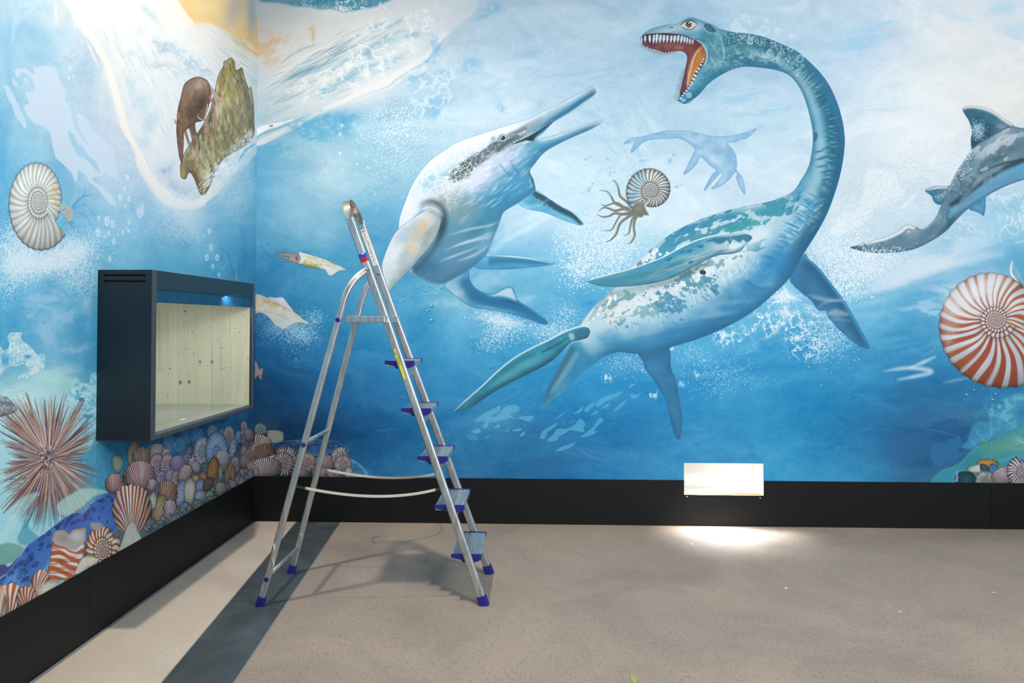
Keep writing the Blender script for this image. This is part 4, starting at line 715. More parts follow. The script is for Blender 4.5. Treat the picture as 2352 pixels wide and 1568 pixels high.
    for x,y,x2,y2,w in((1475,101,1474,111,4),(1480.5,106,1480.5,113,4),(1486.5,107.5,1487,117,4.5),(1492.5,110,1493,121.5,5),(1499,112.5,1499.5,123,5),(1504,113,1504,125.5,5),(1509.5,117,1510,126.5,4.5),(1516.5,118,1516,129,5),(1523,120,1523.5,128.5,4.5),(1528.5,120,1529,128.5,4.5),(1537,119,1536,128,4),(1543,118,1542,125.5,4),(1548,117.5,1547,124.5,3.5),(1553.5,117,1553,121.5,3)):tooth(x,y,x2,y2,w,'#b5c9d8','#7f98ac')
    for x,y,x2,y2,w in((1618,137,1613,135,4),(1615,143,1610.5,140,4),(1611.5,151,1607,146,4.5),(1607,160,1601,154,5),(1603,166,1595,161,5),(1600,176,1591,170,5.5),(1597,184,1588,178,5.5),(1592,193,1586,186,5.5),(1588,198,1583,193,5),(1584,203,1579,201,4.5),(1579,209,1573,208,4.5),(1574,216,1569,212,4.5),(1570,221,1565,218,4),(1567,226,1559,225,4.5)):tooth(x,y,x2,y2,w)
    for x,y,x2,y2,w in((1573,158,1570,157,2.5),(1571.5,163,1566,159,3),(1570,167,1563,166,3),(1569,172,1560,170,3.5),(1568,178,1557,177,3.5),(1567,184,1557,181,3.5),(1566,190,1556,187,4),(1564,196,1553,194,4),(1563,203,1551,198,4),(1562,209,1550,206,4),(1561,217,1549,213,4.5),(1559,228,1545,219,5.5)):tooth(x,y,x2,y2,w,'#bccfda','#6f8fa2')
    for x,y in((1566,229),(1570,232),(1573,229)):c.bubble(x,y,3.6,'#d9eaf0',.9,.2)
    c.bubble(1582.5,218.5,6.5,'#d9e8ef',.75,.5)
    # eye, nostril
    c.poly([(1564,57),(1572,51),(1582,47.5),(1592,49),(1600,55.5),(1596,62),(1588,67),(1578,67),(1570,64)],'#cfd3cc',1,.4);c.stroke([(1562,58),(1572,50.5),(1582,47),(1592,48.5),(1602,56)],[1,2.2,2.4,2.2,1],'#2c3440',.95,.3);c.stroke([(1566,62),(1575,67),(1586,67.5),(1594,64),(1600,57)],[1.5,2,1.5,1.5,1],'#3a444c',.85,.3)
    c.ell(1581.5,56.5,6.4,7,'#2c1a1c',1);c.ell(1581.5,57.5,4.4,5,'#8a5746',1);c.ell(1582.5,54,3,3,'#1a1216',.9);c.ell(1583,53,2,2,'#f6f6f6',1);c.ell(1578,60,1.6,1.2,'#e0b0a0',.9);c.ell(1585,60.5,1.6,1.4,'#6a3a30',.9)
    c.poly([(1537,62),(1541,59.5),(1547,61),(1545,64.5),(1539,65)],'#5d8b96',1,.4);c.stroke([(1536,62),(1541,59),(1548,61)],[1,1.6,1],'#e3edf0',.9,.3)
    c.stroke(np.array(out[:33]),1.1,'#3f7f98',.5);c.stroke([(1574,239),(1600,223),(1616,207),(1630,191),(1656,173),(1686,159),(1712,154),(1750,156.6),(1787,163),(1814,175),(1836,202),(1850,234),(1861,274),(1866.6,309),(1865,341),(1857,382)],1.2,'#e4f0f6',.75,.4)
    c.stroke([(1939,300),(1941.5,328),(1936,376),(1925.5,422)],[1,1.5,1.5,1],'#dcecf5',.8,.4)
    for x,y,r in((1722.5,95,6.5),(1728,87,3),(1768,120,6.5),(1777,93,7),(1782,106,4),(1837,135,9),(1844,151,4.5),(1815,113,6),(1749.5,99,3),(1831,150,2.5),(1785,113,2.5)):c.bubble(x,y,r,'#dcecf2',.85,.12)
    c.stroke([(1828,172),(1833,174)],[2,2.4],'#eef4f6',.9)
    c.begin([(1350,770),(1317.2,786.7),(1295.5,822.4),(1275,858),(1259.8,883.7),(1249.6,911.7),(1246.5,939.8),(1262.3,924.5),(1293,901.5),(1326,865.8),(1364.4,835.2),(1392,814.8),(1400,780)],True,6,'painted_flipper')
    c.fillf(lambda X,Y:(lerp(col('#2f83ae'),col('#5199b8'),np.clip(fbm(X/24,Y/24,43,4)*1.8-.4,0,1)),sst(-22,18,(Y-812)*.8-(X-1352)*.35)));c.stroke([(1318,796),(1300,828),(1280,862),(1262,895),(1250,930)],[14,16,14,10,3],'#3f6f86',.8,3);c.stroke([(1326,810),(1305,845),(1288,870),(1264,905)],[10,14,10,5],'#7aa9b6',.7,3);c.blob(1320,860,24,12,'#2f88b8',.6,-45,.2,3);c.end()
    # rear near flipper
    c.begin([(1043,944.9),(1071,919.4),(1109.3,886.2),(1147.6,850.5),(1183.3,822.4),(1224,799.5),(1262.3,781.6),(1295.5,763.8),(1331.2,751),(1349,751),(1356.2,761.2),(1351.6,774),(1336.3,780.4),(1313.4,786.7),(1295.5,802),(1275,822.4),(1244.5,842.9),(1198.6,865.8),(1152.7,888.8),(1117,911.7),(1083.8,934.7),(1063.4,942.3)],True,6,'painted_flipper')
    c.fillf(lambda X,Y:lerp(col('#2f7fa2'),col('#3f9cae'),np.clip(fbm(X/36,Y/18,71,4)*2-.5,0,1)))
    c.stroke([(1075,930),(1130,900),(1190,866),(1250,836),(1290,800)],[10,18,16,12,10],'#2d5f74',.6,4);c.stroke([(1120,890),(1180,855),(1240,815)],[8,16,12],'#6fb0b8',.5,5);c.stroke([(1130,875),(1180,835),(1230,812)],[4,10,4],'#2a6a86',.6,4)
    c.stroke([(1244,809),(1262,800),(1285,788),(1305,775)],[3,7,6,2],'#2f6478',.85,1);c.poly([(1306,766),(1316,766),(1320,778),(1314,784),(1318,788),(1310,780)],'#a9c9d4',.8,1);c.poly([(1320,762),(1338,755),(1352,758),(1354,766),(1350,774),(1336,778),(1324,776)],'#3c7390',.95,1)
    c.stroke([(1240,842),(1256,838),(1262,828),(1272,824)],[2,6,5,2],'#2a5366',.8,1)
    c.rim('#1f4f66',.6,5,-.3,-.6);c.end()
    c.stroke([(1043,944),(1071,918.5),(1109,885),(1147,849),(1183,821),(1224,798),(1262,780),(1295,762.5),(1331,750),(1350,750.5),(1357,760)],[1,3,3.5,3.5,3.5,3.5,4,4,4,3,1],'#dbe9f0',.95,.5)
    c.stroke([(1356,762),(1351,775),(1336,781),(1313,787),(1296,802)],[2,2,2,2,1],'#cfe2ea',.7,.4)
    # front near flipper
    F=[(1349.3,645.4),(1383.8,635),(1434.8,622.4),(1485.8,605.8),(1524,590.5),(1562.3,570),(1600.6,552.2),(1638.9,542),(1677,537),(1710.3,535.7),(1728,544.6),(1718,557.3),(1706,570),(1682.2,580.3),(1646.5,584),(1621,595.6),(1587.9,613.5),(1549.6,633.9),(1511.3,646.6),(1460.3,654.3),(1409.3,656.8),(1371,653)]
    c.stroke([(1460,660),(1512,654),(1555,640),(1592,620),(1628,602)],[2,8,12,14,6],'#4c5f64',.55,4)
    c.begin(F,True,6,'painted_flipper')
    c.fillf(lambda X,Y:lerp(lerp(col('#4a93ae'),col('#6fa8b4'),np.clip(fbm(X/50,Y/7,81,4)*2-.5,0,1)),col('#d3e1e6'),sst(1560,1690,X+.6*(Y-590))*.85))
    c.stroke([(1380,648),(1440,640),(1510,622),(1570,600)],[6,16,16,8],'#3a7d96',.6,4);c.stroke([(1440,630),(1500,610),(1560,580),(1610,558)],[8,14,12,8],'#3f93bd',.8,3)
    streaks(c,(1480,640),(1660,570),16,50,'#b9cdd2',.5,(40,90),(1.5,5),121,-.02);streaks(c,(1480,640),(1660,575),14,30,'#3e7890',.5,(30,80),(1.5,4),122,-.02)
    for P in([(1620,556),(1640,546),(1668,545),(1664,556),(1650,560),(1636,554)],[(1660,546),(1690,541),(1716,538),(1728,545),(1716,556),(1706,550),(1700,558),(1684,550),(1678,560),(1670,552)],[(1600,566),(1616,562),(1612,570)],[(1575,578),(1590,572),(1586,580)],[(1560,580),(1572,574),(1570,580)],[(1580,602),(1592,598),(1588,606)],[(1528,596),(1546,590),(1536,600)]):c.poly(P,'#2f7594',.9,.6)
    streaks(c,(1690,545),(1680,575),14,16,'#eaf1f3',.7,(10,24),(2,4),123);c.blob(1690,566,20,6,'#eaf1f3',.8,-20,.3,4)
    c.rim('#2a6178',.5,5,0,-.6);c.end()
    c.stroke([(1349,645),(1384,634.5),(1435,621.8),(1486,605),(1524,589.8),(1562,569),(1601,551.5),(1639,541.3),(1677,536.5)],[1,2.5,2,2,2.5,3,3,3,1],'#e6f0f4',.95,.4)
    c.stroke([(1350,646),(1371,654),(1409,657.8),(1460,655),(1511,647.4),(1550,634.7),(1588,614.3),(1621,596.4),(1647,585),(1683,580.5),(1703,573),(1706,565)],[1,2,2,2,2,2,2,2.5,3,3.5,3,1],'#35687c',.85,.4)
    c.ell(1614,625,7.5,5.5,'#20343c',.95,15);c.ell(1612,623.5,4,2.4,'#4a6570',.8,15);c.stroke([(1604,622),(1608,632),(1618,632)],[1,1.5,1],'#dfe9ec',.8,.4)
    for x,y,r in((1637,644,3.4),(1643,650,3),(1638,652,2.4)):c.bubble(x,y,r,'#eef4f6',.9,.4)
def paint_right(c):
    # shark-like reptile diving out of the frame at the right
    c.begin([(2226,477.7),(2241.5,485.4),(2254.3,491.8),(2259.4,494.3),(2263,475),(2262,451),(2245,452)],True,6,'painted_fin')
    tex(c,'#5f9dbd','#3f7fa4',14,1.8,.4,5);c.rim('#1f5a88',.5,4);c.edge('#2a6a98',.7,1);c.end()
    c.begin([(2329,290),(2302.8,271),(2277,253),(2246.6,244.2),(2221,244.2),(2210.9,250.6),(2216,262),(2226.2,278.7),(2232.6,301.7),(2230,322),(2234,346),(2252,346),(2290,322),(2318,306)],True,6,'painted_fin')
    tex(c,'#3f6f88','#2a5468',22,1.8,.4,6);c.stroke([(2218,262),(2250,262),(2285,275),(2310,292)],[4,14,18,10],'#3a6c80',.7,4);c.blob(2300,290,16,14,'#9aa9ac',.7,30,.4,3);c.blob(2240,325,12,18,'#1f4256',.8,20,.3,4)
    c.stroke([(2210,250),(2222,244),(2247,244),(2278,253),(2305,271),(2326,289)],[6,10,12,13,13,6],'#f1ece6',.95,2);c.spray(2246,300,16,24,260,(.6,1.7),'#d5eaf0',.85);c.stroke([(2234,340),(2262,322),(2300,300),(2325,292)],[1,2,3,3],'#24485a',.8,.8);c.edge('#2a4d60',.5,1);c.end()
    c.begin([(2182.8,426),(2175.2,428),(2149.7,428),(2131.8,433),(2125.4,438.2),(2139.4,449.7),(2147,465),(2161,470),(2170,462),(2180,440)],True,6,'painted_fin')
    tex(c,'#3a7f9c','#225876',12,1.8,.4,7);c.stroke([(2126,436),(2150,431),(2178,428)],[4,7,9],'#e4ded8',.9,1.5);c.blob(2168,445,8,16,'#b9b4b0',.7,10,.3,3);c.spray(2155,450,14,12,60,(.6,1.5),'#d5eaf0',.8);c.edge('#24506a',.6,1);c.end()
    out=[(1953,568.3),(1983.8,577.2),(2022,581),(2062.9,578.5),(2098.6,572),(2136.9,554.3),(2170,532.6),(2195.6,505.8),(2210.9,490.5),(2226,477.7),(2262,453),(2290,436.9),(2318,424),(2352,412.6),(2430,392),(2480,300),(2420,285),(2352,294),(2328,291),(2300,300),(2262,322),(2235,340),(2218.6,362.9),(2198,393.5),(2182.8,424),(2176,440),(2160,476),(2149.7,498),(2131.8,518.6),(2116.5,526.2),(2103.7,521),(2083.3,516),(2065.5,528.8),(2034.8,544),(2004.2,551.8),(1990.2,560.7),(1981.2,556.8),(1971,563.2)]
    c.begin(out,True,6,'painted_shark','grey-blue shark-like animal diving out at the right edge')
    def fb(X,Y):
        n=np.clip(fbm(X/30,Y/22,91,4)*1.8-.4,0,1)
        t=sst(-30,40,(Y-(1830-.63*X))) # towards belly
        return lerp(lerp(col('#8fa3ad'),col('#5f8093'),n),col('#5aa3cb'),sst(.6,1,t)*sst(2150,2260,X))
    c.fillf(fb)
    c.stroke([(1960,569),(2010,574),(2070,566),(2120,548),(2160,520),(2195,470),(2230,400),(2290,340),(2360,310)],[6,14,22,26,34,44,60,60,60],'#54788c',.6,7)
    c.stroke([(1955,570),(2000,577),(2050,578),(2100,570),(2140,550)],[6,10,8,8,6],'#23485c',.85,3);c.stroke([(2070,572),(2110,564),(2150,540),(2190,505)],[3,8,9,6],'#7fb0c8',.8,3)
    c.stroke([(2150,540),(2175,520),(2185,500),(2182,485)],[3,10,14,10],'#2c5060',.75,3)
    c.stroke([(2190,485),(2220,465),(2260,440),(2300,420),(2360,400)],[8,14,18,20,26],'#86b4cb',.7,5);c.stroke([(2200,470),(2240,450),(2280,425),(2352,395)],[5,8,10,12],'#4a86a8',.6,4)
    c.stroke([(2183,474),(2215,448),(2255,420),(2300,390),(2352,366)],[12,10,8,8,12],'#28424e',.85,2.5);c.stroke([(2200,465),(2225,432),(2250,400),(2280,384),(2320,372),(2352,368)],[2,4,5,4,5,6],'#2b4450',.85,1.2);c.stroke([(2206,462),(2232,430),(2258,404),(2300,386)],[6,12,14,10],'#7c96a2',.7,3)
    c.poly([(2178,494),(2184,478),(2196,470),(2198,480),(2190,494),(2182,504)],'#6db0d0',.75,2)
    patch(c,2290,335,60,26,-35,9,2.6,'#c3cdd2',.75,81,.54);patch(c,2290,350,60,20,-40,8,2.4,'#4b6a74',.7,82,.56);patch(c,2230,400,40,40,-55,9,2.,'#8fa6b2',.5,83,.55);patch(c,2210,430,30,40,30,8,2,'#3f6072',.5,84,.56)
    c.blob(2285,330,40,12,'#c3ccd0',.7,-40,.6,3);c.blob(2330,310,40,12,'#bcc8cf',.7,-10,.6,4);c.blob(2265,350,30,16,'#b9c2c6',.6,-50,.6,5);c.blob(2290,360,22,10,'#3f6068',.7,-40,.5,6);c.blob(2240,380,14,30,'#7d97a6',.6,30,.4,7);c.blob(2330,340,30,10,'#566f80',.6,-30,.5,8);c.blob(2260,375,14,10,'#486872',.7,-50,.5,9);c.blob(2225,365,10,20,'#5b7a8a',.7,35,.3,10)
    c.stroke([(2234,342),(2218,364),(2198,394),(2183,424),(2178,440)],[2,4,5,4,2],'#d5cdd2',.8,1.5)
    c.stroke([(2102,524),(2083,519),(2064,532),(2034,546),(2004,554),(1990,562)],[6,12,12,11,9,3],'#f3f1f0',.95,1.8);c.stroke([(1984,559),(1974,563)],[7,4],'#f3f1f0',.95,.8);c.stroke([(2150,500),(2132,520),(2116,527)],[2,4,4],'#c9cfd6',.6,1.5)
    c.stroke([(2174,440),(2166,462),(2160,472)],[2,2,1],'#20303a',.8,.5)
    c.rim('#24465a',.45,6,-.3,-.6);c.spray(2040,576,60,8,160,(.6,1.8),'#d9eef4',.85,-6);c.spray(2200,400,30,40,90,(.6,2),'#e3eff3',.85,30);c.spray(2225,355,20,14,90,(.7,1.8),'#e3eff3',.9,-45);c.spray(2160,505,20,20,30,(.6,1.4),'#d9eef4',.7)
    for x,y,r in((2087,532,2.4),(2212,400,2.2),(2230,388,2)):c.ell(x,y,r,r,'#e9f3f6',.85)
    c.edge('#4b6c80',.35,1);c.end()
    c.blob(2128,508,8,7,'#cfdcea',.8,-30,.1,3)
    c.spray(2000,580,60,14,260,(.6,2.2),'#f0f6fa',.85)
    # big ammonite
    c.stroke([(2326,598),(2322,612),(2324,630),(2334,646),(2352,668)],[2,5,6,7,9],'#ece8e2',.95,.4);c.stroke([(2330,620),(2340,646),(2354,664)],[1,3,3],'#c9a77a',.7,.8)
    c.dots([(2327.5,606+i*3.4-(i*i*.02)) if i<4 else (2326+i*1.9,606+i*3.3) for i in range(14)],1.3,'#d9dcd8',.9)
    ammonite(c,2287,734,180,1.0,0,-1,20,.118,.27,28,'#e3e8ee','#bf7a3a','#a95040',7,1.0,1.0,'painted_ammonite','large orange and white ammonite at the right edge',.2,wd=.34,wt=.22)
    c.clip=None
    c.blob(2250,665,70,34,'#f0efee',.75,-24,.15,3);c.blob(2190,700,28,44,'#eef0f2',.6,20,.2,4);c.blob(2180,770,16,40,'#dfeaf2',.4,8,.3,5)
    for x,y,r in((2238,896,3.6),(2221,907,4.6),(2216,917,2.4),(2227,913,2),(2260,893,1.8),(2247,905,1.4),(2288,905,4),(2281,918,4),(2297,937,5.5),(2284,917,2)):
        c.ell(x,y,r,r*.75,'#2b6d9c',.9,-10);c.ell(x-r*.2,y-r*.3,r*.6,r*.35,'#b9dcea',.9)
    # dim reef and slope
    c.poly([(2138,1022),(2150,1016),(2170,1014),(2180,1006),(2190,1008),(2194,1002),(2204,1000),(2210,1014),(2214,1024),(2200,1034),(2210,1046),(2180,1060),(2150,1070),(2142,1060),(2137,1040)],'#2d75a6',.75,.8)
    c.poly([(2210,1026),(2226,1006),(2230,984),(2240,972),(2252,965),(2262,972),(2274,966),(2270,946),(2276,937),(2290,940),(2300,930),(2316,920),(2326,906),(2346,902),(2400,900),(2400,960),(2340,976),(2300,1000),(2260,1015),(2230,1030)],'#3f93bd',.8,.8)
    c.blob(2310,950,40,34,'#52adc6',.7,-30,.5,3);c.blob(2340,912,20,12,'#7cc3d2',.7,-10,.5,4);foamnet(c,2310,950,46,36,-30,20,.6,131,'#8fd0dc',.07);foamnet(c,2260,1000,40,20,-30,20,.5,132,'#6fb9d4',.07);c.blob(2348,945,14,14,'#2b78b8',.7,0,.3,5)
    c.poly([(2138,1106),(2150,1090),(2170,1078),(2200,1066),(2216,1052),(2230,1036),(2246,1024),(2270,1016),(2300,1000),(2326,988),(2352,970),(2420,930),(2420,1120),(2130,1120)],'#3e97a4',.95,.8)
    c.blob(2330,1010,50,20,'#63a8a0',.8,-28,.4,6);c.blob(2290,1030,60,16,'#5a9d8e',.7,-20,.5,7);c.blob(2262,1018,12,6,'#7aa24f',.5,-20,.3,8);c.blob(2180,1095,40,10,'#3590b4',.8,-20,.4,9);c.blob(2230,1058,30,14,'#357f95',.7,-30,.4,10);c.blob(2345,1030,40,12,'#8fb0a6',.5,10,.5,12)
    c.stroke([(2240,1075),(2300,1058),(2330,1048),(2360,1050)],[2,6,6,4],'#4ab0c2',.8,2);streaks(c,(2310,1005),(2350,1020),16,12,'#d7e3dc',.45,(20,50),(1,2.5),133)
    c.stroke([(2138,1106),(2150,1090),(2170,1078),(2200,1066),(2216,1052),(2232,1034),(2252,1022)],[1,1.5,1.5,1.5,1.5,1.5,1],'#6fc0cc',.5,.5)
    c.blob(2196,1095,8,14,'#4aa4dc',.7,10,.2,3)
    clam(c,2269,1066,25,12,4,'#d9a75e','#b98a48',3,7,'painted_clam');clam(c,2246,1076,24,10,-6,'#e3dcd6','#b8c4b6',5,6,'painted_clam');clam(c,2262,1077,14,9,40,'#3f6f72','#28484e',6,6);clam(c,2283,1080,16,11,60,'#5f97cf','#3b6fb0',7,6,'painted_clam')
    clam(c,2217,1104,24,22,0,'#2f5f6c','#1f4450',8,8,'painted_clam');c.stroke([(2199,1080),(2198,1095),(2196,1106)],[1,4,5],'#c9def0',.8,.5)
    ammonite(c,2262,1104,26,1,0,1,20,.05,.45,26,'#d7dedc','#4a4f52','#5d4a44',11,.6,1,'painted_ammonite');c.ell(2259,1102,11,11,'#8f9698',.95);c.ell(2261,1104,9,9,'#6c7478',.8,0,1)
    fan(c,2314,1110,2302,1073,32,24,'#dfdde4','#8a5f58','#5f5a62',13,.4,name='painted_shell')
    ammonite(c,2349,1085,40,1,0,1,250,.06,.36,28,'#dbdde2','#8a4f45','#55565c',14,.7,1,'painted_ammonite','rust and white ammonite in the heap at the right edge')
    fan(c,2350,1118,2338,1100,26,16,'#d5d5da','#55505a','#6a4a46',15)
    # a paper seam of the wallpaper
    for y0,y1,a in((820,1060,.16),(0,820,.06)):c.stroke([(2276,y0),(2277,(y0+y1)/2),(2277,y1)],[1,1.6,1],'#d9eaf2',a)
def paint_squids(c):
    q=lambda P,s=9.8,ox=570,oy=530:[(ox+x/s,oy+y/s) for x,y in P]
    for P,w in(([(250,345),(330,380),(390,480),(460,565),(560,575),(680,545),(800,515)],[1,1.6,1.8,2,2,2.4,4]),([(425,250),(490,310),(560,400),(650,450),(760,480),(900,470)],[1,1.4,1.6,2,2.6,4]),([(610,345),(625,400),(645,430)],[1,1.4,1]),([(760,375),(820,410),(860,450)],[1,2.6,2]),([(720,420),(780,450),(840,475)],[1,2.2,2]),([(665,630),(740,680),(820,685),(920,660)],[1,4.5,4.5,3]),([(650,450),(680,520)],[1,1.4])):
        c.stroke(q(P),w,'#4b7285',.9,.2);c.stroke(np.array(q(P))+[0,-.4],[x*.4 for x in w],'#8fa6ae',.6,.2)
    c.begin(q([(1135,480),(1260,500),(1420,545),(1600,595),(1780,660),(1950,740),(2090,800),(2215,890),(2120,890),(2020,920),(1950,970),(1890,1010),(1820,1010),(1780,960),(1740,890),(1680,865),(1560,855),(1400,835),(1250,795),(1120,740),(1170,640)]),True,6,'painted_squid','small yellow and white squid near the room corner')
    tex(c,'#e3e2d8','#cfd3c4',9,1.8,.4,5);c.stroke(q([(1110,735),(1250,780),(1420,820),(1660,862)]),[3,5,6,3],'#2f7688',.9,1);c.stroke(q([(1200,720),(1320,760),(1460,790),(1600,820)]),[3,6,7,4],'#b08f2c',.75,1.4)
    rs=np.random.RandomState(4)
    for i in range(46):
        t=rs.rand();x=1190+t*420;y=700+t*100+rs.randn()*18;c.stroke(q([(x,y),(x+50,y-38)]),[.3,1.,.3][:2],'#efe7b0' if rs.rand()<.6 else '#8f7f34',.8,.2)
    for i in range(40):
        t=rs.rand();x=1250+t*700;y=545+t*190+rs.randn()*14;c.stroke(q([(x,y),(x+44,y+40)]),[.4,1.,.3][:2],'#c3a55a',.6,.3)
    c.stroke(q([(1150,500),(1260,515),(1440,560)]),[2,3,1],'#eef3f0',.9,.5);c.stroke(q([(1620,780),(1760,770),(1880,800),(2050,870)]),[1,2,2,1],'#b3ab9c',.6,.5);c.blob(*q([(1820,900)])[0],16,7,'#e9e2dc',.8,30,.2,3);c.rim('#4d8ea8',.5,2.,0,-.5);c.edge('#3f83a0',.6,.9);c.end()
    c.begin(q([(1150,560),(1170,620),(1155,680),(1110,725),(1060,730),(980,700),(900,655),(780,610),(690,560),(760,515),(860,500),(1000,495),(1090,510)]),True)
    tex(c,'#b59c92','#8f8592',7,1.8,.4,8);c.stroke(q([(750,560),(840,570),(940,600)]),[2,3,1],'#3f6a80',.9,.3);c.blob(*q([(1040,640)])[0],7,6,'#c39a80',.7,0,.3,3);c.rim('#6a5f66',.5,2);c.edge('#4b5f6a',.6,.9);c.end()
    e=q([(1092,612)])[0];c.ell(e[0],e[1],2.9,4.2,'#5c6b5a',1,10);c.ell(e[0],e[1]-.2,1.9,2.6,'#1f2c2a',1);c.ell(e[0]+.2,e[1]-.6,1.,1.,'#f2f5f2',1)
    # second squid, half hidden behind the case
    p=lambda P:[(560+x/6.03,650+y/6.03) for x,y in P]
    c.begin(p([(340,212),(370,196),(440,204),(520,195),(560,220),(620,300),(690,400),(600,380),(480,300)]),True,6)
    tex(c,'#d8d5de','#c3cbd6',9,1.6,.3,3);c.blob(*p([(510,230)])[0],10,5,'#e6dfe2',.8,20);c.edge('#a9bccb',.6,.9);c.end()
    c.begin(p([(60,120),(140,145),(240,165),(340,212),(430,250),(520,310),(640,370),(740,430),(860,530),(920,565),(820,555),(730,545),(640,590),(540,640),(500,610),(440,590),(380,510),(300,440),(230,410),(140,430),(60,420)]),True,6,'painted_squid','larger cream squid partly hidden by the display case')
    tex(c,'#dcd7c4','#cfc8b4',10,1.8,.4,9)
    for i in range(60):
        t=rs.rand();x=140+t*460;y=180+t*140+rs.randn()*12;c.stroke(p([(x,y),(x+rs.randn()*6,y+rs.uniform(20,90))]),[1.6,.4],'#b4894a',.6,.5)
    c.stroke(p([(60,400),(140,420),(230,400)]),[6,9,5],'#a8a068',.8,1.5);c.stroke(p([(270,390),(400,410),(520,450),(600,500)]),[1,1.5,1.5,1],'#8f9aa0',.7,.5);c.blob(*p([(560,560)])[0],12,9,'#dbcfc8',.8,-10,.2,4);c.blob(*p([(350,470)])[0],14,9,'#dad2cb',.6,30,.3,5);c.rim('#8a97a0',.5,2.5);c.edge('#8d8f86',.5,.9);c.end()
    c.spray(672,748,40,22,900,(.5,1.4),'#bfe0f0',.85,10);c.spray(620,750,40,26,900,(.5,1.4),'#a9d3ea',.8,30);c.spray(690,772,44,20,500,(.6,1.7),'#b9ddf0',.85);c.spray(720,735,26,26,240,(.6,1.6),'#cfe8f4',.85);c.spray(680,800,40,26,70,(.6,1.5),'#b9ddf0',.8);c.spray(680,830,14,14,10,(.8,1.5),'#b9ddf0',.8)
    c.blob(600,745,20,16,'#1d5f93',.5,0,.2,3)
    # fish tail beside the case
    c.begin(p([(60,1060),(140,1055),(170,1085),(200,1150),(210,1190),(260,1175),(262,1230),(240,1340),(200,1290),(170,1300),(150,1340),(60,1330)]),True,6,'painted_fish')
    tex(c,'#8f8590','#b3a09c',5,1.9,.4,6)
    for i in range(70):
        x,y=p([(140+rs.rand()*110,1070+rs.rand()*260)])[0];c.stroke([(x,y),(x+rs.randn()*1.,y+rs.uniform(2,5))],[.9,.3],'#4b4450' if rs.rand()<.5 else '#d9c8c0',.7)
    c.edge('#4a5a70',.6,.8);c.end()
def starfish(c,P,cols,seed,spots,name=None,label=None,sc=1.):
    c.begin(P,True,6,name,label)
    tex(c,cols[0],cols[1],26*sc,1.9,.45,seed)
    c.rim(cols[2],.5,7*sc,.2,-.6)
    for x,y,r,a in spots:
        t=np.linspace(0,2*pi,9,endpoint=False);rr=r*(1+.10*np.sin(3*t+x));u=rr*np.cos(t);v=rr*.45*np.sin(t);cr,sr=cos(a),sin(a)
        Q=np.c_[x+u*cr-v*sr,y+u*sr+v*cr];c.poly(Q,cols[3],.55,.5);c.poly(Q*1.,cols[4],.0);R=np.concatenate([Q,Q[:1]]);c.stroke(R,max(.8,1.5*sc),cols[4],.85,.2,3)
    c.edge(cols[5],.55,1.);c.end()
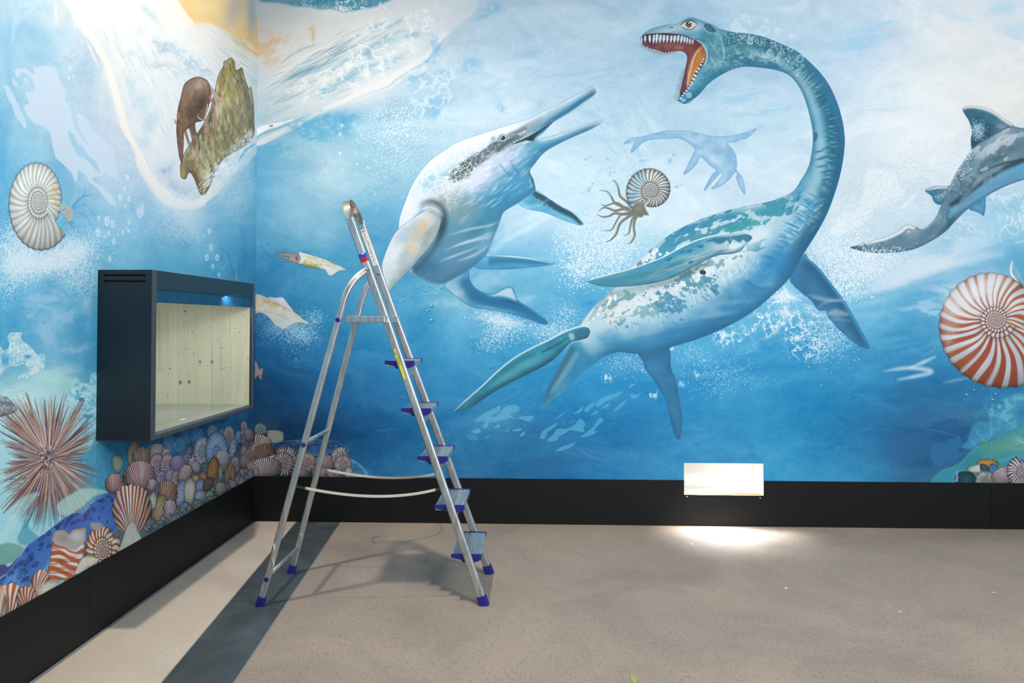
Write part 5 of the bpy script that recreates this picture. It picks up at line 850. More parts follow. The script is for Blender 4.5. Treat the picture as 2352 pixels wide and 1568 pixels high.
def paint_heap_back(c):
    z=lambda P:[(240+x/3.7935,930+y/3.7935) for x,y in P]
    rs=np.random.RandomState(31)
    def spots(n,x0,x1,f,sp,r):
        L=[]
        for i in range(n):
            x=rs.uniform(x0,x1);L.append((x,f(x)+rs.uniform(-sp,sp),rs.uniform(r*.7,r*1.3),rs.uniform(-.5,.6)))
        return L
    st=['#2a4f86','#35689a','#5f94bd','#23406e','#1c2f52','#6f9cc0']
    starfish(c,z([(1400,360),(1460,335),(1560,315),(1700,303),(1850,298),(1980,312),(2070,345),(2125,385),(2110,425),(2030,430),(1960,415),(1900,440),(1700,430),(1500,420)]),st,5,spots(70,615,790,lambda x:1022+.00*(x-700),8,4.4),'painted_starfish','blue spotted starfish arm behind the ammonite heap',.5)
    starfish(c,z([(2090,440),(2150,470),(2220,510),(2280,580),(2285,625),(2150,640),(2090,560)]),['#3f7ca8','#4f94bd','#8fc4dc','#2b5f8f','#274f7c','#8fc0d8'],6,spots(16,800,836,lambda x:1062+(x-800)*.9,10,4),'painted_starfish','pale blue starfish tip right of the ammonite heap',.5)
    c.blob(840,1085,10,10,'#5fa3c4',.4)
    # odd shells behind
    ammonite(c,597,987,17,1.05,0,1,40,.06,.4,20,'#8fb4bc','#3f5f66','#5d5a4f',3,.6,1,'painted_ammonite')
    c.begin(z([(1420,225),(1480,215),(1550,232),(1560,270),(1555,310),(1500,330),(1440,325),(1410,300),(1420,260)]),True,6,'painted_shell')
    c.fillf(lambda X,Y:lerp(col('#8fb0b4'),col('#a0826a'),sst(.45,.6,np.sin((Y-.12*X)*1.15+2*vnoise(X/9,Y/6,3))*.5+.5)));c.rim('#2f5f74',.5,3);c.edge('#2a4c5a',.5,.9);c.end()
    def A(x,y,R,sg,tm,seed,ca='#cfc9cc',cb='#7d5f58',cc='#4a4348',b=.055,q=.36,n=26,tint=None,**k):ammonite(c,x,y,R,k.get('sy',1),0,sg,tm,b,q,n,ca,cb,cc,seed,.7,k.get('sx',1),'painted_ammonite',k.get('label'),.42,tint)
    fan(c,590,1040,606,1000,28,16,'#cfcac6','#7a6558','#544a46',21,.3,name='painted_shell')
    fan(c,612,1064,598,1022,30,16,'#8a7a6c','#4a4442','#6a4f3c',22,.5,name='painted_shell')
    A(655,1052,40,1,200,23,'#c9c7cb','#55484a','#3d3c42',.07,.3,22);A(651,1063,31,-1,60,24,'#c3bfc6','#5a4a4c','#44414a',.05,.4,24)
    A(704,1060,29,1,250,25,'#cbbfc0','#7a5a54','#4f474c',.05,.42,26)
    fan(c,748,1080,742,1045,24,16,'#c9c3c4','#8a6a62','#4f484c',26,.4,name='painted_shell')
    A(783,1050,25,1,300,27,'#c5c3c4','#5b5652','#46464a',.06,.5,24);c.ell(782,1054,11,12,'#8d8a8c',.9,20);c.ell(785,1056,9,9,'#5f5d62',.7,0,1)
    A(789,1065,25,-1,40,28,'#c7bfc2','#5f5355','#46424a',.05,.4,30)
    fan(c,610,1096,604,1052,40,24,'#d3d0da','#6a4a4a','#4a4450',29,.3,name='painted_shell',label='broad white and brown ribbed shell in the corner')
    fan(c,690,1098,690,1078,22,14,'#c9c2c6','#5a4648','#4f4a52',30);fan(c,735,1098,742,1074,24,16,'#cfc6c8','#6f4f4c','#4f4a50',31,.4);fan(c,770,1098,768,1078,22,14,'#c6c0c4','#5a4a4c','#47444a',32);clam(c,801,1085,10,14,0,'#a9b3ba','#8f8f96',33,5)
    clam(c,588,1085,6,9,0,'#a8a39c','#7a736e',34,4)
    c.blob(640,1098,120,8,'#1a1d24',.35,0,.2,3)
def paint_left():
    c=Cv(int(LS*-LY0),int(LS*(LZ1-LZ0)),wall_H(0))
    xs=[-200,0,60,130,200,260,330,400,480,540,600]
    ys=[-60,0,100,200,300,400,500,600,700,800,900,1000,1100,1200,1300]
    tab=[  # corner shade painted into the last columns, warm lamp glow into the top rows
    [(185,212,226),(190,215,228),(188,213,228),(205,220,228),(240,238,232),(250,244,236),(248,243,234),(245,232,208),(238,214,172),(205,195,180),(175,180,190)],
    [(180,212,228),(188,214,228),(183,212,228),(200,218,228),(238,237,233),(248,244,237),(247,243,236),(245,234,212),(238,215,172),(204,196,184),(174,180,190)],
    [(150,200,226),(152,201,227),(166,207,228),(178,210,228),(196,215,228),(236,233,228),(226,229,229),(226,229,229),(226,220,210),(214,200,172),(180,188,196)],
    [(150,200,225),(152,200,225),(172,207,227),(176,207,226),(183,207,225),(220,226,229),(214,224,230),(214,222,228),(212,220,226),(190,208,218),(160,192,210)],
    [(126,190,222),(130,192,224),(160,205,228),(172,206,226),(180,206,226),(200,214,228),(216,225,231),(214,223,230),(206,217,227),(180,205,222),(130,184,208)],
    [(108,184,220),(110,185,221),(118,188,222),(132,193,223),(168,204,226),(184,209,228),(190,211,229),(216,224,232),(200,214,226),(168,203,223),(104,178,208)],
    [(108,184,218),(112,186,220),(114,187,220),(124,191,222),(136,194,224),(146,197,225),(152,199,225),(152,199,224),(148,197,222),(132,190,216),(98,172,204)],
    [(126,192,222),(130,194,224),(136,196,224),(140,196,223),(126,190,219),(112,184,215),(108,182,213),(100,178,211),(92,172,208),(82,164,202),(70,152,192)],
    [(70,165,208),(72,166,209),(90,174,214),(102,180,217),(84,168,206),(70,158,200),(60,150,192),(52,140,184),(46,132,178),(42,126,172),(36,118,166)],
    [(72,160,202),(74,161,203),(88,168,208),(98,174,212),(66,154,200),(50,140,188),(44,128,176),(38,118,166),(32,110,158),(28,104,152),(24,98,146)],
    [(150,205,218),(160,210,220),(168,214,222),(172,216,222),(120,190,212),(60,140,184),(40,118,166),(32,106,152),(26,98,144),(22,90,136),(20,84,128)],
    [(150,208,222),(156,210,222),(150,208,220),(120,190,212),(70,158,196),(46,128,170),(34,110,156),(28,102,150),(24,94,142),(20,84,130),(16,74,116)],
    [(150,206,220),(150,206,220),(140,202,218),(110,186,210),(72,158,194),(48,130,170),(34,108,150),(28,100,146),(24,90,136),(20,80,122),(16,66,104)],
    [(130,200,214),(134,202,216),(120,194,214),(104,184,208),(80,160,190),(50,130,168),(34,104,144),(28,96,138),(24,86,126),(20,76,112),(16,62,96)],
    [(110,175,178),(112,176,178),(104,176,186),(90,160,180),(70,140,170),(50,120,150),(34,100,130),(28,90,124),(24,80,110),(20,70,100),(16,60,90)]]
    water(c,xs,ys,tab,.13,13,(2.2,.9))
    z1=lambda P:[(x/3.92,y/3.92) for x,y in P]
    z2=lambda P:[(x/3.92,360+y/3.92) for x,y in P]
    # falling wave of white water
    WV=z1([(585,-60),(640,80),(720,230),(830,360),(920,500),(980,650),(1020,830),(1070,1020),(1110,1140),(1180,1290),(1270,1530)])+z2([(1380,240),(1450,350),(1560,430),(1700,480),(1800,460),(1870,400),(1950,300),(2100,120),(2250,20)])+[(600,330),(610,200),(610,-40),(400,-40)]
    c.poly(WV,'#e6e8ea',.62,1.2)
    # golden sky behind the wave
    c.poly([(405,-20),(414,10),(430,32),(445,50),(470,52),(490,55),(510,66),(525,78),(545,104),(560,112),(575,122),(592,128),(600,100),(596,60),(575,10),(560,-30)],'#e6c689',.95,2)
    c.blob(470,15,50,34,'#f0d29a',.9,20,.3,3);c.blob(440,30,14,26,'#f2c684',.7,-10,.4,4);c.blob(560,90,20,24,'#e0b878',.8,0,.4,5);c.blob(540,20,24,50,'#b9b0a8',.8,20,.2,6);c.blob(578,30,14,60,'#a3aeb8',.9,0,.2,7);c.spray(540,85,30,30,160,(.5,1.5),'#e9dcc0',.6)
    c.poly([(400,-20),(414,10),(430,34),(446,52),(430,60),(400,40),(380,-20)],'#f3ece0',.8,3)
    # streaks down the wave
    for a,b,w,n,k,al,sd in(((170,0),(330,390),16,46,'#f4efe6',.8,1),((220,0),(400,300),50,70,'#f5f1ea',.7,2),((240,20),(380,330),60,60,'#b9cfda',.5,3),((330,0),(480,150),50,60,'#f6efe4',.6,4),((300,60),(420,260),50,46,'#c3d3da',.5,5),((470,70),(590,170),26,50,'#aebfc8',.5,6),((470,60),(590,150),22,40,'#f1eee8',.6,7),((340,100),(480,180),34,40,'#a9c2d0',.4,8)):
        streaks(c,a,b,w,n,k,al,(20,70),(1,5),200+sd,.03)
    for x,y,rx,ry,r,k in((330,15,24,10,30,'#cfdadb'),(345,30,30,12,40,'#c3d2d8'),(320,70,16,20,20,'#d5dfe2'),(300,125,16,20,30,'#cfdde0'),(360,150,30,8,5,'#b9ccd6'),(420,120,40,14,25,'#b7cbd8'),(440,150,26,20,35,'#b3cadb'),(470,165,18,12,10,'#aec6da'),(300,190,12,30,-5,'#c2dae2'),(320,240,20,30,20,'#c6dbe6'),(345,280,18,30,15,'#c2d6e4'),(330,330,16,20,20,'#c9dae6'),(380,110,12,20,60,'#9fbccb'),(390,300,12,40,0,'#dbe4ea'),(360,100,14,8,40,'#b3c9d2'),(550,100,20,10,40,'#b7c6cc'),(460,90,20,10,20,'#e9e4dc'),(405,170,10,10,0,'#c9d8e0')):
        c.blob(x,y,rx,ry,k,.75,r,.6,int(x+y)%53)
    foamnet(c,420,120,50,30,30,16,.6,41,'#f4f2ee');foamnet(c,440,150,40,30,30,14,.7,42,'#eef2f5');foamnet(c,320,120,26,60,60,20,.5,43,'#f6f2ec');foamnet(c,340,250,30,60,60,20,.5,44,'#eef3f6');foamnet(c,560,110,30,20,40,10,.5,45,'#f2efe8')
    c.stroke(z1([(590,-40),(650,80),(735,230),(850,370),(935,520),(1000,680),(1045,860),(1100,1050),(1140,1180),(1230,1340),(1310,1520)])+z2([(1400,250),(1480,340),(1570,405),(1680,440),(1760,430),(1840,380)]),[14,15,16,14,14,14,16,16,14,14,14,14,16,20,18,10],'#f6f0e6',.85,2.5)
    c.blob(205,10,30,40,'#faf3e8',.7,20,.2,3);c.blob(260,30,40,40,'#f8f1e6',.6,20,.3,4)
    c.spray(185,110,40,50,400,(.5,1.6),'#f1ece2',.7,60);c.spray(160,120,30,60,300,(.5,1.5),'#eef0ee',.6,60);c.spray(215,200,30,70,800,(.5,1.4),'#dfe6ee',.6,60);c.spray(200,230,40,60,500,(.5,1.3),'#8fb4cf',.5,60);c.spray(260,330,30,50,300,(.5,1.4),'#e3e9f0',.6,60);c.blob(135,40,14,30,'#e9e8e2',.6,20,.4,3);c.blob(128,20,5,30,'#efece4',.7,0,.3,4)
    for x,y,r in((161,156,4.5),(158,180,6),(167,174,3.5),(152,100,3),(190,97,3),(223,116,5)):c.bubble(x,y,r,'#f0f2f2',.85,.3,.6)
    # pale silhouettes of splashed water
    S1=z1([(140,625),(225,615),(300,665),(310,650),(298,612),(360,600),(430,593),(490,605),(520,650),(535,720),(565,760),(590,830),(590,900),(630,970),(648,1060),(680,1150),(740,1240),(820,1340),(880,1440),(930,1560)])+z2([(830,200),(950,290),(1020,370),(1045,420),(1020,435),(960,390),(890,300),(800,220),(720,120),(690,230),(640,140),(560,60),(490,0)])+z1([(500,1420),(470,1300),(450,1200),(400,1140),(320,1110),(250,1040),(218,950),(262,925),(225,830),(300,825),(310,770),(270,690),(200,650),(170,690),(140,680)])
    c.poly(S1,'#cfdeed',.88,.6)
    c.poly(z1([(40,768),(80,780),(120,850),(160,930),(200,1020),(235,1100),(228,1160),(180,1100),(130,1020),(110,950),(70,880)]),'#c9dcec',.88,.5);c.poly(z1([(110,690),(150,740),(160,775),(130,775),(110,730)]),'#c5daea',.85,.4);c.poly(z1([(225,690),(250,715),(258,755),(230,765),(212,730)]),'#c5daea',.85,.4)
    c.poly(z1([(690,1020),(730,1030),(790,1080),(810,1140),(860,1200),(900,1220),(960,1290),(1020,1350),(1040,1440),(1050,1560)])+z2([(1065,130),(1060,190),(1020,190),(960,160),(900,110)])+z1([(890,1500),(850,1400),(790,1290),(720,1160)]),'#cfdeed',.85,.6)
    c.poly(z1([(610,1180),(660,1210),(700,1290),(720,1360),(740,1420),(690,1380),(640,1280)]),'#a3cbe4',.9,.5);c.poly(z1([(720,1300),(740,1310),(800,1400),(870,1460),(900,1560),(860,1530),(790,1450),(730,1400),(700,1380)]),'#a9cde6',.9,.5)
    c.poly(z2([(1230,480),(1260,440),(1290,420),(1298,480),(1290,530),(1260,555),(1235,530)]),'#c9dbec',.8,.5);c.poly(z2([(1130,160),(1165,170),(1160,210),(1145,215)]),'#dbe6f0',.8,.4);c.poly(z2([(1105,270),(1135,265),(1130,310),(1110,310)]),'#d5e2ee',.8,.4)
    # bright edge of water right of the crash
    P=z2([(1240,0),(1290,120),(1370,220),(1450,330),(1540,400),(1680,430),(1790,420),(1850,370),(1900,330),(2000,240),(2120,110),(2240,30)])
    c.stroke(P,[16,20,26,28,26,20,16,18,20,16,12,8],'#f0ece8',.8,2);foamnet(c,420,450,50,14,20,12,.7,51,'#ffffff')
    c.blob(380,390,16,24,'#8fb0d0',.6,30,.5,3);c.blob(400,425,18,18,'#9fb8d2',.6,30,.5,4);c.blob(425,440,16,14,'#a9b4c4',.6,0,.5,5);c.blob(390,350,14,30,'#dfe6ec',.7,10,.3,6)
    # rock
    RK=[(530.6,132.7),(538.3,142.9),(540.8,159.4),(548,160),(556,155.6),(561,176),(571.4,204),(574,203),(576.5,199),(580,220),(582.5,240),(583.5,275.5),(584.5,300),(580,318),(570,330),(545,345),(520,360),(505,375),(492,400),(485,420),(472,445),(466,447),(459,444),(452,425),(442,402),(433.7,395.7),(428,408),(423.5,411),(416,406),(414.5,390),(414.5,377.6),(421,357),(438.8,326.5),(456.6,301),(472,275.5),(484.7,245),(492.3,211.7),(500,178.6),(505,165),(512.8,153),(514,142),(520.4,139)]
    c.begin(RK,True,5,'painted_rock','mossy brown rock rising out of the white surf')
    tex(c,'#8b805e','#b3a97e',16,2.,.5,3,30)
    rs=np.random.RandomState(8)
    for i in range(150):
        x,y=rs.uniform(412,584),rs.uniform(135,445);l=rs.uniform(8,36);k=['#5b5038','#c2bc98','#a58f4c','#6d6a52','#d2ccb0','#4a3f2e','#8f8a5a','#b8923f'][rs.randint(8)]
        c.stroke([(x,y),(x+rs.randn()*3,y+l*.5),(x+rs.randn()*5,y+l)],[.5,rs.uniform(1.5,7),.5],k,rs.uniform(.3,.7),.8,5)
    for P,w,k in(([(515,150),(512,180),(508,205),(500,235)],[4,10,12,6],'#6b5940'),([(545,165),(552,190),(566,220),(575,270),(578,310)],[8,14,16,14,8],'#857a68'),([(552,170),(556,190)],[5,8],'#4a4034'),([(527,145),(530,160),(541,180),(556,195)],[2,3,4,3],'#4a4030'),([(465,300),(470,340),(484,380),(488,410)],[3,4,5,3],'#5f5638'),([(430,360),(440,345),(455,310),(470,290)],[8,12,10,6],'#6b5b42'),([(433,392),(445,398),(455,420),(463,442)],[6,9,8,4],'#6d5330'),([(492,225),(488,255),(478,285)],[4,9,5],'#5d4c38'),([(560,200),(570,235),(566,265)],[8,10,6],'#77705f')):c.stroke(P,w,k,.85,1)
    for x,y,rx,ry,r,k in((520,220,16,30,0,'#b3a766'),(535,260,20,40,10,'#b0ab83'),(500,300,14,40,0,'#a8a173'),(545,320,20,20,0,'#8d8a70'),(455,350,16,20,0,'#b5b08c'),(470,400,10,30,0,'#b9b594'),(420,390,5,16,0,'#b98f3f'),(520,165,10,10,0,'#b59450'),(534,145,7,14,0,'#7d6a3e'),(530,370,20,20,0,'#7b7866'),(575,290,8,30,0,'#6d6a58'),(510,260,6,20,0,'#d5d0b6')):c.blob(x,y,rx,ry,k,.6,r,.5,int(x)%41)
    c.rim('#4b402c',.6,5,-.6,.0);c.edge('#3f3626',.6,1.2);c.end()
    # surf over the foot of the rock
    for i in range(260):
        t=rs.rand();x=584-120*t+rs.randn()*4;y=305+125*t**1.25+rs.randn()*9
        c.stroke([(x,y),(x-4,y+5),(x-10,y+rs.uniform(6,14))],[.5,rs.uniform(1,3.4),.4],'#eceff3' if rs.rand()<.8 else '#7fb4d2',rs.uniform(.5,.95),.3,4)
    c.stroke([(592,315),(560,345),(530,380),(505,420),(485,450)],[6,10,12,12,6],'#cfdde8',.6,3);c.stroke([(590,340),(560,370),(530,410),(500,450)],[14,20,20,10],'#bcd4e6',.6,4);c.stroke([(586,330),(565,345),(545,372)],[2,6,2],'#5fa6cc',.8,1)
    foamnet(c,530,380,50,24,-50,10,.8,52,'#f6f8fa',.08);c.spray(545,450,40,60,1500,(.5,1.3),'#e6eff5',.75,40);c.spray(420,500,60,60,1500,(.5,1.4),'#eef2f4',.8);c.spray(380,480,50,70,1000,(.5,1.3),'#e9eef2',.7);c.spray(430,530,50,40,800,(.5,1.4),'#eef2f4',.75)
    c.blob(430,490,40,20,'#dbe4ec',.5,10,.3,3);c.blob(395,465,40,20,'#e6eaee',.6,40,.3,4);c.blob(440,490,30,40,'#c9dbe8',.4,0,.3,5)
    for x,y,rx,ry,k,sd,th in((520,220,40,70,'#cdc7a4',1,.54),(540,280,40,80,'#6b6244',2,.55),(470,360,40,70,'#c9c4a0',3,.55),(505,320,50,90,'#5c5238',4,.57),(555,240,24,70,'#95907c',5,.53),(520,200,40,60,'#a3893f',6,.58),(450,390,30,50,'#6e5a3a',7,.56),(530,340,50,50,'#a29a74',8,.55),(505,260,30,60,'#dad5ba',9,.6)):
        L0=c.clip;t_=crom(RK,True,5);r_=c.raster(c.m(t_),2);c.clip=np.zeros((c.h,c.w),f4);c.clip[r_[1]:r_[1]+r_[2].shape[0],r_[0]:r_[0]+r_[2].shape[1]]=r_[2];patch(c,x,y,ry,rx,82,5,3.2,k,.42,sd,th,.05);c.clip=None
    # the tree-shrew like mammal
    c.stroke([(470,186),(484,204),(490,213),(497,222)],[10,10,9,8],'#b3a398',1,.4)
    c.stroke([(449,215),(470,230),(482,215)],[14,18,10],'#5e4a3c',.5,3)
    c.stroke([(426,276),(423,290),(428,310),(436,335),(443,352)],[11,9,7,5,5],'#8e7d70',1,.4);c.stroke([(442,272),(443,295),(450,315),(456,335),(453,352)],[14,12,9,7,6],'#6b5748',1,.4);c.stroke([(448,310),(454,330),(453,350)],[3,3,3],'#b9aca0',.8,.6);c.stroke([(441,345),(444,353),(442,357)],[4,4,2],'#c9a298',1,.3);c.stroke([(453,345),(452,356),(449,360)],[6,6,3],'#b98a84',1,.3)
    c.stroke([(434,290),(441,312),(446,335)],[4,5,4],'#7d6255',.9,.5)
    c.begin([(415.8,222),(423.5,193.9),(438.8,181),(456.6,176.5),(474.5,183.7),(482,199),(484.7,219.4),(480,240),(474.5,258),(466.8,275.5),(449,280.6),(440,288),(430,296),(422,304),(422,321.4),(421,341.8),(418.5,372),(414,366),(410.7,352),(405.6,306),(406,285.7),(408,255),(412,237)],True,6,'painted_mammal','brown long-snouted furry mammal climbing down the rock')
    c.fillf(lambda X,Y:lerp(col('#6b5240'),col('#8d7460'),np.clip(fbm(X/8,Y/18,5,4)*1.8-.4,0,1)))
    c.blob(455,195,22,18,'#b9a69c',.85,-20,.3,3);c.blob(440,205,14,24,'#a08672',.6,20,.4,4);c.blob(458,240,16,26,'#3f3128',.85,-10,.3,5);c.blob(445,262,20,16,'#4b3b30',.7,0,.3,6);c.blob(425,225,10,36,'#8f735e',.6,10,.4,7);c.blob(421,270,8,20,'#7a614e',.7,0,.3,8);c.blob(413,310,5,34,'#6d4f42',.8,0,.2,9);c.stroke([(416,330),(416,350),(417,370)],[6,5,2],'#7a5650',.7,1);c.stroke([(412,285),(415,300),(418,315)],[2,3,2],'#a38a58',.7,.8);c.stroke([(420,320),(420,340),(418,365)],[2,2,1],'#b98f86',.8,.4)
    for i in range(220):
        x,y=rs.uniform(408,484),rs.uniform(178,330);l=rs.uniform(4,12);c.stroke([(x,y),(x-.15*l,y+l)],[1.1,.3],['#c3ad9c','#4a382c','#9b8068','#34281f'][rs.randint(4)],.45,.2,3)
    c.stroke([(477,238),(474,255),(468,274),(458,272),(452,264)],[2,3,3,2.5,1],'#e3d6bc',.9,.5);c.rim('#3a2c22',.5,4,-.2,-.4);c.edge('#3b2a20',.6,1.2);c.end()
    c.stroke([(496,221),(506,226),(516,228)],[6,5,3],'#c99a96',1,.3);c.stroke([(500,226),(504,234),(500,238)],[4,3,1.5],'#c08f8c',1,.3);c.stroke([(512,226),(519,230)],[2,1],'#c99a96',1)
    c.stroke([(481,221),(488,235),(492,255),(494,300),(494,345)],[6,6,5,4.5,2],'#a3736c',1,.3);c.stroke([(483,224),(489,238),(493,258),(495,300)],[2,1.5,1.2,1],'#c9a39c',.7,.4)
    c.stroke([(468,272),(474,282),(478,290)],[6,5,4],'#a98a80',1,.4);c.stroke([(478,290),(476,300),(470,304),(467,300)],[6,6,4,2],'#b07f80',1,.4);c.stroke([(476,300),(478,312)],[4,2],'#b07f80',1,.3)
    c.poly([(406,263),(411,257),(414,263),(413,272),(408,274)],'#a3685a',1,.4);c.poly([(399,273),(404,277),(406,286),(402,284)],'#c98f7a',1,.4)
    c.ell(415.5,309,2.6,5.5,'#2a211c',1);c.ell(415.8,309,1.7,4,'#c9d0d0',1);c.ell(416.2,309.5,1,2.6,'#33302e',1)
    # bubbles
    for x,y,r in((276.5,452.5,8),(297,456,7),(288,474,4.5),(227,500,6),(246,507,11),(259,513,9),(296,510,5.5),(290,522,3.5),(225,533,9.5),(250,535,5.5),(241,543,3.6),(271,538,3),(283,532,5.5),(295,529.5,5),(261,554,7.5),(252,595,6.5),(260,581,2.5),(481,531,6.5),(468,541,3),(485,568,7),(475,591,8),(499,591,8),(489,611,5.5),(503,631,5),(607,458,7)):
        c.bubble(x,y,r,'#f1f6f9',.9,.35,.55)
    c.spray(488,590,18,50,220,(.5,1.5),'#e6f1f6',.75);c.spray(515,620,16,26,160,(.5,1.4),'#dfe9f2',.75);c.stroke([(506,560),(510,572),(522,582),(530,600),(534,622),(543,646)],[.8,1.2,1.6,2,2.4,3],'#4a7f9f',.75,.3);c.stroke([(535,605),(540,622),(544,640)],[.6,1.6,1],'#8fa3b0',.7,.4);c.blob(543,640,4,9,'#b7a0a6',.7)
    for i in range(14):
        x,y=530+rs.randn()*8,636+rs.randn()*7;c.stroke([(x,y),(x+4,y+5)],[1.2,.4],'#8f86b4',.7)
    # spray of bubbles, left
    c.spray(110,600,90,34,3000,(.7,2.6),'#eaf2f8',.9,-6,1.2);c.spray(40,590,46,60,1600,(.7,2.8),'#e6f0f8',.85);c.spray(170,570,60,36,1400,(.6,2.4),'#eaf2f8',.9);c.spray(190,640,50,40,800,(.6,2.2),'#e3eff8',.85);c.spray(60,540,60,60,600,(.7,2.6),'#e6f0f8',.75);c.spray(20,660,30,40,120,(1,3),'#e6f0f8',.8)
    c.blob(80,610,70,20,'#dcebf5',.5,0,.5,3);c.blob(170,580,40,20,'#dcebf5',.4,-20,.5,4)
    for x,y,rx,ry in((100,690,60,24),(150,720,40,30),(110,760,30,40),(60,720,30,20),(200,700,14,40),(170,800,40,20),(140,850,40,14)):c.blob(x,y,rx,ry,'#b3d4ea',.55,0,.6,int(x)%33)
    c.blob(190,730,24,20,'#3f9ccc',.6,0,.4,3);c.blob(30,720,30,20,'#4aa3d0',.5,0,.4,4);c.blob(25,690,20,14,'#58abd6',.4)
    # ammonite swimming on the left wall
    for P,w,k in(([(160,470),(172,440),(178,415),(190,400),(202,407)],5,'#8fc0dc'),([(165,475),(185,455),(200,448),(212,449)],5,'#5aa5cf'),([(168,480),(190,470),(205,478),(222,498)],4.5,'#6fb0d4'),([(168,485),(190,492),(205,508),(217,530)],4.5,'#6cb0d6'),([(165,480),(180,462),(192,445),(196,425)],4,'#63abd2'),([(160,475),(175,448),(180,395),(183,385)],4,'#9cc6de'),([(168,495),(185,510),(200,545),(207,570)],4,'#8cc0dd'),([(160,510),(165,518),(175,522)],5,'#6a9cb0')):
        c.stroke(P,[w,w*.85,w*.6,.8],k,.9,.3)
    ammonite(c,88,462,107,1.12,0,-1,40,.075,.36,32,'#f1f4f5','#b4c2c2','#bdb79c',17,1.0,.76,'painted_ammonite','white ribbed ammonite swimming on the left wall',.22,wd=.30)
    c.clip=None
    for P in([(118,440),(126,436),(131,445)],[(112,455),(122,452),(130,458)],[(118,470),(128,466),(131,474)],[(120,430),(126,428)]):c.stroke(P,[2,5,2],'#d6b23a',.75,.8)
    c.poly([(138,470),(146,467),(154,472),(164,478),(168,490),(164,505),(158,512),(155,500),(146,490),(138,482)],'#b9bdb4',1,.8);c.blob(155,490,8,14,'#a9a49a',.6,0,.3,3);c.ell(145,478,4,5,'#5f9ab4',1);c.ell(144.5,477,2,2.6,'#dff0f4',1);c.stroke([(158,512),(163,508),(170,514)],[3,3,2],'#5f8f9f',.8,.5)
    # coral, dunes, sea floor
    c.poly([(-60,905),(0,905),(20,893),(40,876),(60,876),(80,860),(104,850),(125,848),(140,852),(152,865),(165,870),(175,866),(185,878),(200,880),(207,876),(208,862),(222,864),(224,960),(216,1010),(196,1060),(190,1110),(150,1180),(120,1220),(-60,1340)],'#a9dbe2',.9,2)
    c.blob(60,920,60,30,'#c9e9ea',.8,-20,.3,3);c.blob(120,868,40,14,'#bfe6df',.7,10,.3,4);c.blob(150,885,14,20,'#8fd0c4',.5);c.blob(30,1010,40,50,'#b3e0ea',.7,0,.3,5);c.blob(70,960,40,30,'#cdeaf0',.8,0,.3,6);c.blob(100,1180,60,24,'#86cbdc',.6,-20,.3,7);c.blob(20,1200,40,30,'#9fd9e4',.7,0,.3,8);c.blob(150,1130,50,30,'#6fbcd6',.7,-30,.3,9);c.blob(200,1060,30,40,'#3f97bd',.8,0,.3,10);c.blob(220,1110,40,30,'#4a9dc0',.7,-30,.3,11)
    CO=[(-20,800),(0,796),(8,805),(18,800),(22,788),(17,776),(24,764),(38,763),(50,764),(48,778),(62,790),(74,800),(86,815),(100,812),(103,830),(98,850),(80,858),(60,872),(50,874),(40,870),(55,850),(66,855),(64,845),(50,835),(36,842),(22,840),(8,850),(0,860),(-20,860)]
    c.begin(CO,True,5,'painted_coral','pale blue coral clump at the left edge')
    tex(c,'#8cc9e2','#cfe6ec',8,2.2,.6,4);foamnet(c,45,815,50,50,0,9,.9,61,'#e9f4f6',.1);c.spray(50,820,40,30,90,(1.,3.),'#3f9cc9',.6);c.blob(12,825,10,20,'#3a8fc0',.7,0,.3,4);c.blob(64,818,8,4,'#2f86bc',.9);c.blob(50,848,14,8,'#3288bb',.8,0,.3,5);c.edge('#d9eef2',.6,1.);c.end()
    c.begin([(150,905),(170,885),(182,878),(205,880),(209,862),(224,864),(226,960),(210,1010),(190,1000),(180,960),(160,930)],True,5,'painted_coral')
    tex(c,'#5fb9d8','#a9dde6',8,2.2,.6,6);foamnet(c,190,920,40,50,0,8,.9,62,'#cfeef2',.1);c.ell(187,917,7,5,'#2f84bc',.9);c.blob(200,955,8,4,'#2f84b4',.8);c.spray(195,940,20,30,60,(1,2.6),'#3f9ccb',.6);c.end()
    foamnet(c,40,930,70,60,-20,36,.5,63,'#e6f6f6',.05);foamnet(c,30,1040,60,70,0,40,.5,64,'#dff4f6',.05)
    for i in range(40):
        x,y=rs.uniform(190,280),rs.uniform(1000,1130);c.stroke([(x,y),(x-10,y+14),(x-16,y+36)],[.4,1.2,.4],'#2b6f8f' if rs.rand()<.6 else '#8fcbe0',.4,.4,5)
    # stone at the left edge
    c.begin([(-20,912),(0,909),(15,911),(28,922),(39,935),(36,945),(20,952),(0,957),(-20,960)],True,6,'painted_stone','grey stone at the left edge');tex(c,'#6f7f88','#b3bcc2',7,2.2,.6,5)
    for i in range(40):
        x,y=rs.uniform(0,36),rs.uniform(914,952);c.stroke([(x,y),(x+2,y+5)],[2,.5],'#39454d' if rs.rand()<.5 else '#d9dfe2',.6,.2,3)
    c.rim('#2f3a42',.6,5,.0,-.6);c.end()
    # sea urchin: shadow spines, then spines
    uc=np.array([112,1050.])
    for i in range(120):
        a=rs.uniform(.25*pi,.98*pi);l=rs.uniform(60,150);d=np.array([cos(a)*.85,sin(a)])
        o=np.array([4,40.]);c.stroke([uc+o+d*30,uc+o+d*l],[3,.8],'#2b6f86',.65,.3,3)
    c.blob(120,1120,26,44,'#2a6a80',.6,0,.2,3)
    for i in range(70):
        a=rs.uniform(-.1*pi,.35*pi);d=np.array([cos(a)*.85,sin(a)]);c.stroke([uc+[10,60]+d*10,uc+[6,56]+d*rs.uniform(40,80)],[2.4,.8],'#2b6f86',.6,.3,3)
    t=np.linspace(0,2*pi,61)[:-1];rr=np.where(np.sin(t)<0,1.,1.)
    R=np.array([74*abs(cos(a))+ (118 if sin(a)<0 else 150)*abs(sin(a)) for a in t])*.82
